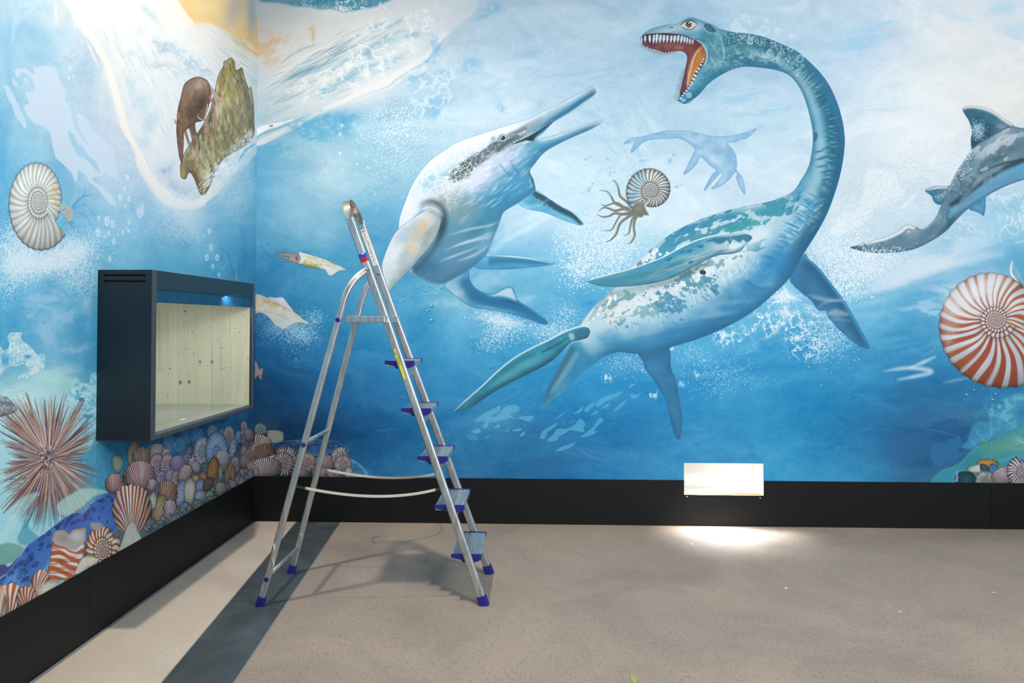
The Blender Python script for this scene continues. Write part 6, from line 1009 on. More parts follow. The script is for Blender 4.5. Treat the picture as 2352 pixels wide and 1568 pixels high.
    c.figs.append(('painted_sea_urchin','pink and grey sea urchin with long spines',np.c_[uc[0]+np.cos(t)*R*.95,uc[1]+np.sin(t)*R]))
    c.blob(112,1052,30,46,'#4a3a48',.9,0,.25,3);c.blob(112,1060,46,80,'#6a5058',.55,0,.3,4)
    N=330
    for i in range(N):
        a=rs.uniform(0,2*pi);l0=rs.uniform(0,.42);up=sin(a)
        L=(80*abs(cos(a))+(136 if up<0 else 146)*abs(up))*rs.uniform(.72,1.05)
        d=np.array([cos(a),up]);p0=uc+d*L*l0*.7;p1=uc+d*L;mid=(p0+p1)/2+rs.randn(2)*1.5
        w=rs.uniform(2.2,3.8);k=['#b48f86','#c9aa9c','#8c6a66','#d2bdb4','#7a7078','#a5745c','#6b5a60','#c79a80'][rs.randint(8)]
        c.stroke([p0+[.8,1],mid+[.8,1],p1],[w*1.2,w,.8],'#3b3440',.55,.2,3);c.stroke([p0,mid,p1],[w,w*.8,.7],k,.95,.1,3);c.stroke([p0+[-.4,-.3],mid+[-.4,-.3]],[w*.3,w*.25],'#efe3da',.7,0,3)
    for i in range(150):
        a=rs.uniform(0,2*pi);q=abs(rs.randn())*.5;p=uc+np.array([cos(a)*22,sin(a)*36])*q;c.ell(p[0],p[1],rs.uniform(1,2.2),rs.uniform(1.4,3),['#8c88a4','#4b4250','#cfc4c6','#3a3440','#a58a88'][rs.randint(5)],.9)
    paint_heap_left(c)
    return c
def paint_heap_left(c):
    rs=np.random.RandomState(77)
    # seabed tongues
    c.poly([(60,1400),(120,1345),(200,1300),(300,1250),(400,1195),(500,1140),(600,1085),(600,1060),(560,1040),(480,1060),(400,1080),(320,1110),(270,1180),(180,1260),(60,1350)],'#5f6c74',.9,3)
    c.poly([(-60,1250),(0,1225),(40,1150),(90,1130),(60,1170),(20,1230),(0,1262),(-60,1290)],'#b9e3e4',.6,2)
    c.poly([(-80,1300),(0,1250),(40,1250),(56,1262),(54,1280),(30,1290),(0,1300),(-80,1330)],'#6fa3a0',.9,1.5);c.blob(30,1260,24,10,'#8fb59a',.5,0,.3,3)
    c.poly([(40,1235),(54,1205),(60,1195),(70,1215),(90,1235),(80,1248),(50,1250)],'#3f8faf',.6,2)
    c.poly([(130,1160),(170,1130),(200,1120),(240,1125),(250,1130),(215,1140),(190,1162),(150,1185)],'#b9dccf',.75,2)
    c.poly([(-80,1340),(0,1297),(20,1300),(44,1278),(40,1300),(0,1325),(-80,1370)],'#4a4480',.95,1)
    SF=[(0,1328),(22,1308),(47,1275),(65,1250),(101,1225),(138,1196),(170,1177),(192,1178),(210,1156),(232,1136),(254,1130),(282,1134),(290,1150),(278,1185),(268,1215),(250,1232),(225,1245),(190,1245),(160,1240),(124,1225),(118,1255),(112,1290),(90,1325),(72,1340),(58,1350),(40,1344),(20,1344),(0,1352),(-60,1390),(-60,1360)]
    sp=[]
    ax=crom([(-10,1345),(40,1318),(80,1275),(120,1225),(170,1195),(225,1165),(270,1150)],False,8)
    for i in range(95):
        p=ax[rs.randint(len(ax))];sp.append((p[0]+rs.randn()*10,p[1]+rs.randn()*14,rs.uniform(3,7)*(.7+.6*(p[0]<180)),-.9+rs.randn()*.3))
    starfish(c,SF,['#3b5fae','#4a7fc4','#6fa8d8','#33508f','#1f3266','#9fc4e4'],4,sp,'painted_starfish','big blue starfish arm with dark oval spots')
    c.clip=None;c.blob(190,1190,50,16,'#5a4f9a',.45,-25,.3,3);c.blob(30,1325,30,14,'#6fb0de',.45,-30,.3,4)
    # back row, bluish
    B='#5d8fb8'
    def F(bx,by,tx,ty,hw,n,ca,cb,cc,tint=None,lb=None,bend=.2):fan(c,bx,by,tx,ty,hw,n,ca,cb,cc,int(bx+ty)%97,bend,name='painted_shell',label=lb,tint=tint)
    def A(x,y,R,sg,tm,ca,cb,cc,tint=None,sx=.8,sy=1.,n=26,b=.05,q=.4,lb=None):ammonite(c,x,y,R,sy,0,sg,tm,b,q,n,ca,cb,cc,int(x)%61,.7,sx,'painted_ammonite',lb,.42,tint)
    bl=('#2f78b0',.45)
    for i in range(60):
        x=rs.uniform(300,590);y=1010+ (590-x)*.10+rs.randn()*14;clam(c,x,y+26,rs.uniform(5,9),rs.uniform(9,16),rs.uniform(-30,30),['#7f95a8','#5f7f9a','#8f8a90','#6a6f84'][rs.randint(4)],'#4a5a70',i,5)
    F(352,1050,348,1018,16,14,'#7fb0cc','#2a5f88','#1f4a70',bl);F(393,1045,390,998,22,18,'#9fc3da','#356a94','#284f78',bl);F(430,1020,424,984,18,16,'#7fb0d0','#2a6596','#1f4a74',bl);F(452,1018,452,980,18,16,'#8fbcd8','#2a6596','#1f4a74',bl);A(412,1020,22,1,200,'#86b4d2','#2f6a98','#22507c',bl)
    F(489,1010,488,976,14,14,'#b0aeb8','#6a6a84','#4f5a74',('#4f80a8',.25));F(510,1012,510,985,10,10,'#9fb3c6','#5a7190','#48607c',bl);A(525,1000,28,1,100,'#b9b2b8','#7a5f62','#5a5468',None,.55);A(560,980,16,1,80,'#b6abb0','#7a6468','#5c5668',None,.6);A(557,1002,17,-1,60,'#b3acb8','#6f6478','#5a5670',None,.8);F(575,1012,568,985,12,12,'#b0a8ae','#7a6870','#5d566a');F(545,1020,548,990,8,5,'#8fb0cc','#5a86b0','#5a86b0')
    clam(c,535,1030,9,26,10,'#8fa9c0','#5f86ac',4,5);clam(c,560,1035,8,16,0,'#a9a2a0','#7a7480',5,6)
    c.poly([(556,1060),(570,1030),(582,1020),(586,1040),(580,1060),(568,1080)],'#8f6a60',.9,.5);streaks(c,(562,1065),(580,1030),6,14,'#d6cbc6',.8,(12,30),(1,2.5),301)
    # middle rows
    clam(c,306,1041,15,30,8,'#a3a08a','#8a8f88',6,12,'painted_clam','tan elongated clam under the case');clam(c,270,1064,14,22,0,'#9fb3a2','#7f9a96',7,14,'painted_clam','grey-green clam with growth rings')
    F(328,1072,322,1026,23,18,'#c3b8b0','#6f5448','#5a4a44',None,'brown striped shell behind the big scallops');F(362,1060,360,1018,19,14,'#cfcdc6','#7f8a84','#6f6a60');F(372,1066,385,1030,12,10,'#b9c0c0','#6d7478','#5a5c60')
    A(360,1068,27,1,110,'#c9bcc8','#8a5f68','#5f5070',None,.8,1.25);A(386,1068,28,-1,80,'#cbbcc4','#8f5a5c','#6a5068',None,.75,1.2);F(412,1082,406,1046,20,16,'#b6b0cc','#6a5f8a','#544a74');A(430,1052,14,1,100,'#a79fbc','#6f5f80','#544a6c',None,.7);A(452,1060,26,1,200,'#cabec6','#8a6068','#5f5468',None,.75,1.15)
    A(466,1036,33,-1,100,'#bcc8d2','#6f7f94','#5a6478',None,.7,1.2);A(497,1040,44,1,80,'#a9c0d8','#6f93b8','#4f7098',None,.68,1.25,30,.03,.3,'big pale blue ammonite in the heap under the case');F(500,1085,515,1035,20,18,'#d6dade','#7a7488','#8a6f70')
    A(540,1065,22,1,150,'#c6c6cc','#6f6a70','#4f4c54',None,.7);F(560,1075,565,1045,14,12,'#cdc9c6','#6a6260','#5a4c46');F(580,1090,575,1060,12,12,'#c9c2c0','#7a5c54','#5c4e4c');A(571,1043,14,1,40,'#b9b4b2','#6b625e','#4f4a4c',None,.8);F(560,1098,560,1076,12,10,'#b4bac6','#7886a0','#5f6c88')
    # front rows
    F(262,1131,265,1088,22,16,'#dcd8d8','#8f4a38','#7a3f34',None,'small red and white scallop above the starfish',.3);F(292,1110,298,1072,12,10,'#d2cfcf','#7a4a44','#5f4044');clam(c,287,1105,5,13,-20,'#6f5a50','#4a4440',8,5)
    F(322,1122,322,1059,34,26,'#dfdae2','#96584e','#8a4a50',None,'large white and red scallop in the heap',.3);F(345,1128,352,1100,12,10,'#d3d0d6','#8a5f60','#6a5060')
    A(372,1098,20,1,40,'#b4abc4','#6a5f86','#54486c',None,.8);F(395,1110,394,1080,18,14,'#c0b8cc','#7a6a8a','#5c4f74')
    A(406,1098,18,1,30,'#d3cdc2','#5f574a','#4a443e',None,.9,1.2,22);F(416,1108,432,1068,16,14,'#d9d2d4','#8f5a50','#7a4f54',None,None,.4);F(455,1085,447,1060,12,10,'#cfcad0','#7a6a74','#5c5464')
    clam(c,449,1099,10,10,0,'#c2a27a','#a88458',9,5);clam(c,467,1094,9,12,0,'#b48a5c','#9a7450',10,5,'painted_clam');clam(c,489,1080,13,32,8,'#a98252','#8f6a44',11,10,'painted_clam','ochre mussel standing upright in the heap')
    for i in range(46):
        x=rs.uniform(430,584);y=1150-(x-430)*.34+rs.randn()*12;k=['#a9b0b4','#8f99a8','#b8b4a4','#8a7f74','#a0acb0','#c3bfb4','#7f8aa4'][rs.randint(7)];clam(c,x,y-6,rs.uniform(4,9),rs.uniform(8,15),rs.uniform(-40,40),k,'#6f7680',i+20,6)
    for x,y,h in((506,1085,20),(522,1092,18),(529,1080,22),(535,1088,20)):clam(c,x,y,5,h,0,'#c9c6b4' if x<515 else '#a3865c','#8f8468',int(x),6)
    clam(c,416,1132,14,32,14,'#a9b0c4','#7f8cb0',12,7,'painted_clam');clam(c,436,1128,14,32,4,'#cfcbbc','#a9a69a',13,9,'painted_clam','cream oval shell with pitted surface');clam(c,461,1118,11,20,0,'#9fa4bc','#7f86a8',14,7);clam(c,462,1138,16,14,-30,'#a3aabc','#7d88a0',15,7);clam(c,478,1112,12,18,30,'#7a6858','#5a5048',16,10)
    F(509,1140,506,1108,15,12,'#ccd2cb','#5f665c','#4a4f4a',None,'green-white ridged shell by the black skirting');F(536,1122,534,1104,10,8,'#cbc6c4','#8a625c','#6a5450');clam(c,555,1108,8,14,0,'#b0b0bc','#8f94a4',18,6);clam(c,480,1140,10,16,30,'#8fa39c','#6f8680',19,6);clam(c,455,1160,14,14,30,'#7d9490','#5f7876',20,7)
    F(384,1158,386,1104,22,14,'#b9a898','#8f5f3c','#6a4a34',None,'orange-brown striped shell',.6);clam(c,366,1172,17,38,14,'#b39a72','#8f8468',21,14,'painted_clam','tan clam with fine growth rings');F(392,1206,390,1148,17,12,'#cdd2dc','#8a5a58','#6a4f5c',None,None,.1);clam(c,352,1150,8,22,0,'#c3c6b4','#8f9688',22,5);clam(c,345,1205,12,18,20,'#6f8086','#4f6068',23,6);clam(c,422,1172,12,22,20,'#7f99ae','#5f7f9c',24,7);clam(c,405,1185,7,16,10,'#b4a888','#8f8668',25,5);clam(c,372,1215,14,10,-20,'#6f8488','#51666c',26,5)
    c.blob(430,1190,60,14,'#2b3a44',.35,-25,.3,3);c.blob(520,1130,60,10,'#2b3440',.35,-25,.3,4)
    # the big striped scallop, limpet, ammonite, broken pot
    fan(c,304,1222,302,1116,45,15,'#dfe0e4','#a8603c','#8a4a34',5,.55,[(0,-.02),(.4,.02),(.8,.12),(1.0,.4),(.96,.7),(.62,.96),(0,1.03),(-.55,.98),(-.92,.74),(-1,.45),(-.86,.18),(-.5,.02)],'painted_shell','largest brown and white scallop beside the black skirting',None,.15,.5)
    c.clip=None;c.blob(318,1165,4,22,'#d9a860',.6,8);c.blob(335,1180,3,18,'#c98a4a',.5,10);c.blob(275,1170,4,14,'#9a4f6a',.35,30)
    A(234,1262,54,-1,-30,'#dcdcd6','#b0683c','#8f4a38',None,.82,1.35,22,.045,.5,'orange and white ammonite above the skirting')
    c.poly([(206,1203),(214,1199),(232,1201),(237,1209),(225,1217),(212,1215)],'#a3a3a4',.9,.6)
    c.begin([(304,1196),(309,1200),(316,1218),(324,1240),(300,1262),(274,1272),(271,1268),(280,1240),(292,1208)],True,6,'painted_limpet','pale ridged limpet in front of the big scallop')
    tex(c,'#c9cec0','#b4bdb0',10,1.6,.3,5)
    for i in range(22):
        t=i/21.;c.stroke([(304,1198),(304+(t-.62)*36,1235),(272+t*52,1272-t*32)],[.5,1.2,1.4],'#7f8c84' if i%2 else '#e3e6da',.65,.2,4)
    c.rim('#5f6c66',.5,4);c.edge('#4a544f',.6,1);c.end()
    c.begin([(122,1224),(135,1215),(150,1216),(158,1224),(168,1215),(185,1212),(197,1213),(196,1240),(192,1262),(188,1290),(174,1318),(150,1328),(112,1334),(108,1330),(112,1300),(116,1270),(120,1240)],True,5,'painted_shell','broken rust and white banded shell with a grey hollow')
    c.fillf(lambda X,Y:lerp(lerp(col('#dcd6d2'),col('#b4643c'),sst(.35,.55,np.sin((Y+6*np.sin(X/16)-.12*X)*.33+2.2*vnoise(X/26,Y/12,5))*.5+.5)),col('#8f4038'),.45*sst(.6,.8,vnoise(X/22,Y/5,8))))
    c.poly([(122,1226),(135,1216),(150,1217),(158,1225),(168,1216),(196,1213),(194,1240),(186,1256),(172,1262),(158,1262),(150,1256),(130,1250),(124,1245)],'#a9a6a4',.97,.8);c.blob(175,1230,16,12,'#d0d0d0',.8);c.blob(145,1235,14,10,'#8f8d8c',.7);c.stroke([(160,1262),(175,1264),(190,1250)],[2,5,4],'#e6e4e2',.9,.8);c.stroke([(122,1226),(128,1246),(150,1254),(160,1262)],[2,4,3,2],'#c9b3a4',.9,.6);c.rim('#5a3430',.4,5);c.edge('#4a3430',.5,1);c.end()
    clam(c,200,1288,22,13,-24,'#d5d2c2','#b8b4a0',30,5);c.poly([(174,1318),(180,1296),(196,1280),(226,1284),(200,1304)],'#d3d0c0',.95,.5);streaks(c,(178,1314),(220,1286),6,14,'#a8a594',.6,(14,30),(1,2),311)
    c.poly([(146,1335),(160,1322),(176,1316),(168,1326),(152,1338)],'#b86a34',.9,.5)
    F(78,1366,102,1308,20,8,'#e0d8d0','#b0643c','#8f4a3c',None,'rust striped shell beside the blue starfish',.4)
    clam(c,112,1352,26,16,-26,'#d9d6c9','#b9b6a6',31,5);streaks(c,(80,1372),(140,1338),8,24,'#9f9c8c',.55,(10,26),(1,2),312);c.poly([(75,1376),(80,1356),(100,1336),(146,1330),(140,1342),(110,1358)],'#d5d2c4',.5,.6)
    F(20,1420,30,1340,38,8,'#e6e4e8','#b46a44','#94503f',None,'large rust and white shell at the lower left corner',.45);F(60,1396,62,1346,24,8,'#dcd4cc','#b0623c','#8a4a3a',None,None,.5)
    F(-8,1440,-4,1352,22,5,'#dfe4e6','#c09a80','#a8765c');c.poly([(-30,1350),(0,1344),(12,1346),(4,1372),(0,1390),(-30,1390)],'#d9b492',.7,2)
    for i in range(60):
        x=rs.uniform(330,584);y=1260-(x-200)*.42+rs.randn()*4+ (18 if x<300 else 0);clam(c,x,y+10,rs.uniform(4,8),rs.uniform(4,8),rs.uniform(-60,60),['#8f9a9a','#a9a79c','#77828a'][rs.randint(3)],'#5f6a70',i+50,4)
# ---------------------------------------------------------------- materials
def nt(name):
    m=bpy.data.materials.new(name);m.use_nodes=True;t=m.node_tree;return m,t,t.nodes['Principled BSDF']
def s2l(c):
    c=col(c) if isinstance(c,str) else np.asarray(c,float)/255
    return tuple(np.where(c<=.04045,c/12.92,((c+.055)/1.055)**2.4).tolist())+(1.,)
def N(t,k,**kw):
    n=t.nodes.new(k)
    for a,b in kw.items():
        if a.startswith('i_'):n.inputs[a[2:].replace('_',' ')].default_value=b
        else:setattr(n,a,b)
    return n
def noise(t,scale,detail=4,rough=.55,dist=0,map=None):
    n=N(t,'ShaderNodeTexNoise');n.inputs['Scale'].default_value=scale;n.inputs['Detail'].default_value=detail;n.inputs['Roughness'].default_value=rough;n.inputs['Distortion'].default_value=dist
    tc=t.nodes.get('TC') or N(t,'ShaderNodeTexCoord',name='TC')
    src=tc.outputs['Object']
    if map:
        mp=N(t,'ShaderNodeMapping');mp.inputs['Scale'].default_value=map;t.links.new(src,mp.inputs[0]);src=mp.outputs[0]
    t.links.new(src,n.inputs['Vector']);return n.outputs['Fac']
def ramp(t,fac,stops):
    r=N(t,'ShaderNodeValToRGB');e=r.color_ramp.elements
    while len(e)<len(stops):e.new(.5)
    for a,(p,c) in zip(e,stops):a.position=p;a.color=c
    t.links.new(fac,r.inputs[0]);return r.outputs[0]
def mix(t,fac,a,b,mode='MIX'):
    n=N(t,'ShaderNodeMix',data_type='RGBA',blend_type=mode)
    for s,v in((n.inputs[0],fac),(n.inputs[6],a),(n.inputs[7],b)):
        if hasattr(v,'is_linked'):t.links.new(v,s)
        else:s.default_value=v
    return n.outputs[2]
def mat(name,c,rough=.5,metal=0,var=.12,vs_=20,bump=0,bs=60,spec=.5,c2=None,stretch=None):
    m,t,p=nt(name);a=s2l(c);b=s2l(c2) if c2 else tuple(x*(1-var) for x in a[:3])+(1,)
    f=noise(t,vs_,5,.6,0,stretch);t.links.new(ramp(t,f,[(.3,b),(.7,a)]),p.inputs['Base Color'])
    p.inputs['Roughness'].default_value=rough;p.inputs['Metallic'].default_value=metal;p.inputs['Specular IOR Level'].default_value=spec
    if bump:
        bn=N(t,'ShaderNodeBump');bn.inputs['Strength'].default_value=bump;bn.inputs['Distance'].default_value=.002;t.links.new(noise(t,bs,4),bn.inputs['Height']);t.links.new(bn.outputs[0],p.inputs['Normal'])
    return m
def print_mat(name,cv,rough=.75):
    """printed surface: the picture painted above, stored in memory only"""
    im=bpy.data.images.new(name,cv.w,cv.h);a=np.ones((cv.h,cv.w,4),f4);a[...,:3]=np.clip(cv.img[::-1],0,1)
    im.pixels.foreach_set(a.ravel());im.update();im.pack()
    m,t,p=nt(name);ti=N(t,'ShaderNodeTexImage');ti.image=im;ti.interpolation='Cubic';ti.extension='EXTEND'
    t.links.new(ti.outputs[0],p.inputs['Base Color']);p.inputs['Roughness'].default_value=rough;p.inputs['Specular IOR Level'].default_value=.25
    bn=N(t,'ShaderNodeBump');bn.inputs['Strength'].default_value=.05;bn.inputs['Distance'].default_value=.001;t.links.new(noise(t,400,2),bn.inputs['Height']);t.links.new(bn.outputs[0],p.inputs['Normal'])
    return m
def terrazzo(name,ca,cb,cc,dk,sp=.62,k=1.):
    m,t,p=nt(name)
    base=ramp(t,noise(t,1.3,6,.62,.6),[(.30,s2l(cb)),(.52,s2l(ca)),(.74,s2l(cc))])
    fine=ramp(t,noise(t,230,3,.7),[(.28,(.42,.42,.43,1)),(.46,(.86,.86,.86,1)),(.56,(1,1,1,1)),(.76,(1.22,1.22,1.22,1))])
    c=mix(t,.85*k,base,fine,'MULTIPLY')
    v=N(t,'ShaderNodeTexVoronoi');v.inputs['Scale'].default_value=120;t.links.new(t.nodes['TC'].outputs['Object'],v.inputs['Vector'])
    sel=N(t,'ShaderNodeMath',operation='MULTIPLY');t.links.new(ramp(t,v.outputs['Distance'],[(.18,(1,1,1,1)),(.30,(0,0,0,1))]),sel.inputs[0])
    hs=N(t,'ShaderNodeSeparateColor');t.links.new(v.outputs['Color'],hs.inputs[0]);t.links.new(ramp(t,hs.outputs[0],[(sp,(0,0,0,1)),(sp+.04,(1,1,1,1))]),sel.inputs[1])
    c=mix(t,sel.outputs[0],c,s2l(dk))
    scuff=ramp(t,noise(t,2.2,8,.72,1.5,(1,3.2,1)),[(.60,(0,0,0,1)),(.80,(1,1,1,1))]);c=mix(t,mixf(t,scuff,.35),c,s2l(cc))
    t.links.new(c,p.inputs['Base Color']);p.inputs['Roughness'].default_value=.62;p.inputs['Specular IOR Level'].default_value=.3
    bn=N(t,'ShaderNodeBump');bn.inputs['Strength'].default_value=.12;bn.inputs['Distance'].default_value=.001;t.links.new(noise(t,170,2),bn.inputs['Height']);t.links.new(bn.outputs[0],p.inputs['Normal'])
    return m
def mixf(t,a,k):
    n=N(t,'ShaderNodeMath',operation='MULTIPLY');t.links.new(a,n.inputs[0]);n.inputs[1].default_value=k;return n.outputs[0]
def slate(name):
    m,t,p=nt(name)
    c=ramp(t,noise(t,3.,7,.65,.4),[(.30,s2l('#3a4144')),(.55,s2l('#4c5457')),(.78,s2l('#636b6e'))])
    c=mix(t,mixf(t,ramp(t,noise(t,9,6,.7,0,(1,14,1)),[(.62,(0,0,0,1)),(.82,(1,1,1,1))]),.35),c,s2l('#7c8587'))
    c=mix(t,mixf(t,ramp(t,noise(t,170,2),[(.66,(0,0,0,1)),(.74,(1,1,1,1))]),.3),c,s2l('#98a0a0'))
    t.links.new(c,p.inputs['Base Color']);p.inputs['Roughness'].default_value=.36;p.inputs['Specular IOR Level'].default_value=.45
    return m
def alu(name,c='#c3c6c9',c2='#9a9ea2',rough=.34,ax=2):
    m,t,p=nt(name);st=[60,60,60];st[ax]=2
    f=noise(t,1,4,.6,0,tuple(st));t.links.new(ramp(t,f,[(.3,s2l(c2)),(.7,s2l(c))]),p.inputs['Base Color']);p.inputs['Metallic'].default_value=.92
    t.links.new(ramp(t,noise(t,14,5,.7),[(.3,(rough-.08,)*3+(1,)),(.75,(rough+.14,)*3+(1,))]),p.inputs['Roughness'])
    bn=N(t,'ShaderNodeBump');bn.inputs['Strength'].default_value=.06;bn.inputs['Distance'].default_value=.001;t.links.new(f,bn.inputs['Height']);t.links.new(bn.outputs[0],p.inputs['Normal'])
    return m
M={}
M['black']=mat('black_panel','#0e1012',.5,0,.1,3,.05,200,.3)
M['case']=mat('anthracite_laminate','#16222a',.38,0,.1,4,.04,300,.45)
M['header']=mat('header_laminate','#22323d',.4,0,.1,4,.03,300,.45)
M['frame']=mat('frame_laminate_edge','#4a4c50',.45,0,.2,30,.05,200)
M['valance']=mat('dark_blue_acrylic','#1d4a70',.12,0,.25,9,0,1,.6,c2='#16324c')
M['alu']=alu('brushed_aluminium','#d6d7d8','#aeb0b2',.38);M['tread']=alu('ribbed_aluminium','#d9dcdc','#b4b8ba',.46,1);M['hoop']=alu('polished_hoop','#d8d4cc','#b3aa9c',.20)
M['blue']=mat('blue_plastic','#221f86',.42,0,.25,40,.05,150)
M['strap']=mat('white_strap','#d9cfbf',.7,0,.15,60)
M['steel']=mat('steel_wire','#8a8d90',.35,.9,.2,40)
M['white']=mat('white_board','#f2f1ec',.6,0,.04,9)
M['ochre']=mat('raw_board_edge','#c9a25e',.7,0,.3,30)
M['metalfloor']=mat('case_floor_metal','#a9ada6',.22,.35,.15,6,.02,60)
M['plaster']=mat('grey_plaster','#b9bcbe',.85,0,.08,4)
M['ceil']=mat('dark_ceiling','#6a6c6e',.9,0,.1,3)
M['slate']=slate('slate')
M['floorR']=terrazzo('worn_terrazzo','#a49587','#94867b','#b2a08e','#4f4a46',.50)
M['floorL']=terrazzo('pale_terrazzo','#cdbfae','#c3b4a3','#d6c8b7','#8f8375',.72,.55)
M['strip']=mat('brass_grey_strip','#b9b8b2',.4,.5,.2,30)
M['edge']=mat('grey_edge_strip','#7f8688',.6,0,.2,40)
M['red']=mat('red_tape','#c0182c',.45,0,.1,40);M['tblue']=mat('blue_tape','#1f45b8',.45,0,.1,40)
M['yellow']=mat('yellow_sticker','#e8df1e',.5,0,.05,40);M['ink']=mat('dark_ink','#3a3a28',.7);M['pink']=mat('pink_marker','#b07a94',.7);M['label']=mat('white_label','#dcdad4',.55,0,.1,60)
M['paper']=mat('white_paper','#e4e6e0',.8,0,.05,40);M['marks']=mat('chalk_green_paint','#a9b06a',.9,0,.3,60);M['wire']=mat('wire_insulation','#4f6f96',.5,0,.5,6,c2='#b79a84')
M['splash']=mat('dried_paint','#e6e2d6',.7,0,.1,60)
def glass_mat():
    m=bpy.data.materials.new('glass_pane');m.use_nodes=True;t=m.node_tree;t.nodes.clear()
    o=N(t,'ShaderNodeOutputMaterial');mx=N(t,'ShaderNodeMixShader');tr=N(t,'ShaderNodeBsdfTransparent');gl=N(t,'ShaderNodeBsdfGlossy');fr=N(t,'ShaderNodeFresnel')
    ge=N(t,'ShaderNodeNewGeometry');su=N(t,'ShaderNodeMath',operation='SUBTRACT');su.inputs[0].default_value=1;ml=N(t,'ShaderNodeMath',operation='MULTIPLY');t.links.new(ge.outputs['Backfacing'],su.inputs[1]);t.links.new(fr.outputs[0],ml.inputs[0]);t.links.new(su.outputs[0],ml.inputs[1])
    fr.inputs['IOR'].default_value=1.2;tr.inputs[0].default_value=(.95,.97,.97,1);gl.inputs['Roughness'].default_value=.02
    t.links.new(ml.outputs[0],mx.inputs[0]);t.links.new(tr.outputs[0],mx.inputs[1]);t.links.new(gl.outputs[0],mx.inputs[2]);t.links.new(mx.outputs[0],o.inputs[0]);return m
M['glass']=glass_mat()
# ---------------------------------------------------------------- mesh helpers
def link(name,me,parent=None,**props):
    o=bpy.data.objects.new(name,me);scn.collection.objects.link(o)
    if parent is not None:o.parent=parent
    for k,v in props.items():o[k]=v
    return o
def obj(name,bm,m,parent=None,smooth=False,**props):
    me=bpy.data.meshes.new(name);bmesh.ops.recalc_face_normals(bm,faces=bm.faces);bm.to_mesh(me);bm.free()
    for x in (m if isinstance(m,(list,tuple)) else [m]):me.materials.append(x)
    if smooth:
        for p in me.polygons:p.use_smooth=True
    return link(name,me,parent,**props)
def bx(bm,x0,x1,y0,y1,z0,z1,bev=0):
    vs=[bm.verts.new((x,y,z)) for x in(x0,x1) for y in(y0,y1) for z in(z0,z1)]
    fs=[bm.faces.new([vs[i] for i in f]) for f in((0,1,3,2),(4,6,7,5),(0,4,5,1),(2,3,7,6),(0,2,6,4),(1,5,7,3))]
    if bev:
        es={e for f in fs for e in f.edges};bmesh.ops.bevel(bm,geom=list(es),offset=bev,segments=2,affect='EDGES',profile=.6)
def box(*a,bev=0):
    b=bmesh.new();bx(b,*a,bev=bev);return b
def prism(bm,P,n0,n1):
    """P: list of 3-D points (planar); extruded from offset n0 to n1 vectors"""
    A=[bm.verts.new(Vector(p)+Vector(n0)) for p in P];B=[bm.verts.new(Vector(p)+Vector(n1)) for p in P]
    bm.faces.new(A);bm.faces.new(B[::-1]);k=len(P)
    for i in range(k):bm.faces.new((A[i],B[i],B[(i+1)%k],A[(i+1)%k]))
def rrect(w,h,r,seg=4):
    P=[]
    for cx,cy,a0 in((w/2-r,h/2-r,0),(-w/2+r,h/2-r,90),(-w/2+r,-h/2+r,180),(w/2-r,-h/2+r,270)):
        for i in range(seg+1):
            a=radians(a0+90*i/seg);P.append((cx+r*cos(a),cy+r*sin(a)))
    return P
def sweep(bm,path,prof,up,cap=True,scale=None):
    """profile (u,v) swept on path; v follows 'up' (vector or list), u is across"""
    rings=[];n=len(path);path=[Vector(p) for p in path]
    for i,p in enumerate(path):
        t=(path[min(i+1,n-1)]-path[max(i-1,0)]).normalized();u=Vector(up[i] if isinstance(up,list) else up);v=(u-t*u.dot(t)).normalized();s=t.cross(v)
        k=scale[i] if scale else 1
        rings.append([bm.verts.new(p+s*(a*k)+v*(b*k)) for a,b in prof])
    m=len(prof)
    for a,b in zip(rings,rings[1:]):
        for i in range(m):bm.faces.new((a[i],a[(i+1)%m],b[(i+1)%m],b[i]))
    if cap:bm.faces.new(rings[0][::-1]);bm.faces.new(rings[-1])
def circ(r,n=10):return [(r*cos(2*pi*i/n),r*sin(2*pi*i/n)) for i in range(n)]
def empty(name,loc,**props):
    o=bpy.data.objects.new(name,None);scn.collection.objects.link(o);o.empty_display_size=.1
    o.location=loc
    for k,v in props.items():o[k]=v
    return o
def rel(o):   # keep world placement of a child whose parent sits at a base point
    o.matrix_parent_inverse=Matrix.Translation(-o.parent.location);return o
def uvmap(me,fn):
    uv=me.uv_layers.new(name='UVMap')
    co=np.empty(len(me.vertices)*3);me.vertices.foreach_get('co',co);co=co.reshape(-1,3)
    li=np.empty(len(me.loops),int);me.loops.foreach_get('vertex_index',li)
    uv.data.foreach_set('uv',fn(co[li]).astype(f4).ravel())
UVB=lambda c:np.c_[c[:,0]/BX1,(c[:,2]-BZ0)/(BZ1-BZ0)]
UVL=lambda c:np.c_[(c[:,1]-LY0)/-LY0,(c[:,2]-LZ0)/(LZ1-LZ0)]
# ---------------------------------------------------------------- painted wallpaper
cvb=paint_back();cvl=paint_left()
M['muralB']=print_mat('printed_wallpaper_back',cvb);M['muralL']=print_mat('printed_wallpaper_left',cvl)
ZC=5.6;XR=6.2;YF=-9.0;SK=.3133
NX0,NX1,NZ0,NZ1=2.999,3.5425,.2135,.4315            # lit slot
CY0,CY1,CZ0,CZ1,CX=-1.8316,-.6608,.8664,1.6292,.2461   # display case
def wall_faces(bm,uvs,f):
    for q in uvs:bm.faces.new([bm.verts.new(f(*p)) for p in q])
def rects(holes,a0,a1,b0,b1):
    """quads of a rectangle with one rectangular hole"""
    h0,h1,v0,v1=holes
    R=[(a0,h0,b0,b1),(h1,a1,b0,b1),(h0,h1,b0,v0),(h0,h1,v1,b1)]
    return [[(x0,y0),(x1,y0),(x1,y1),(x0,y1)] for x0,x1,y0,y1 in R if x1>x0+1e-6 and y1>y0+1e-6]
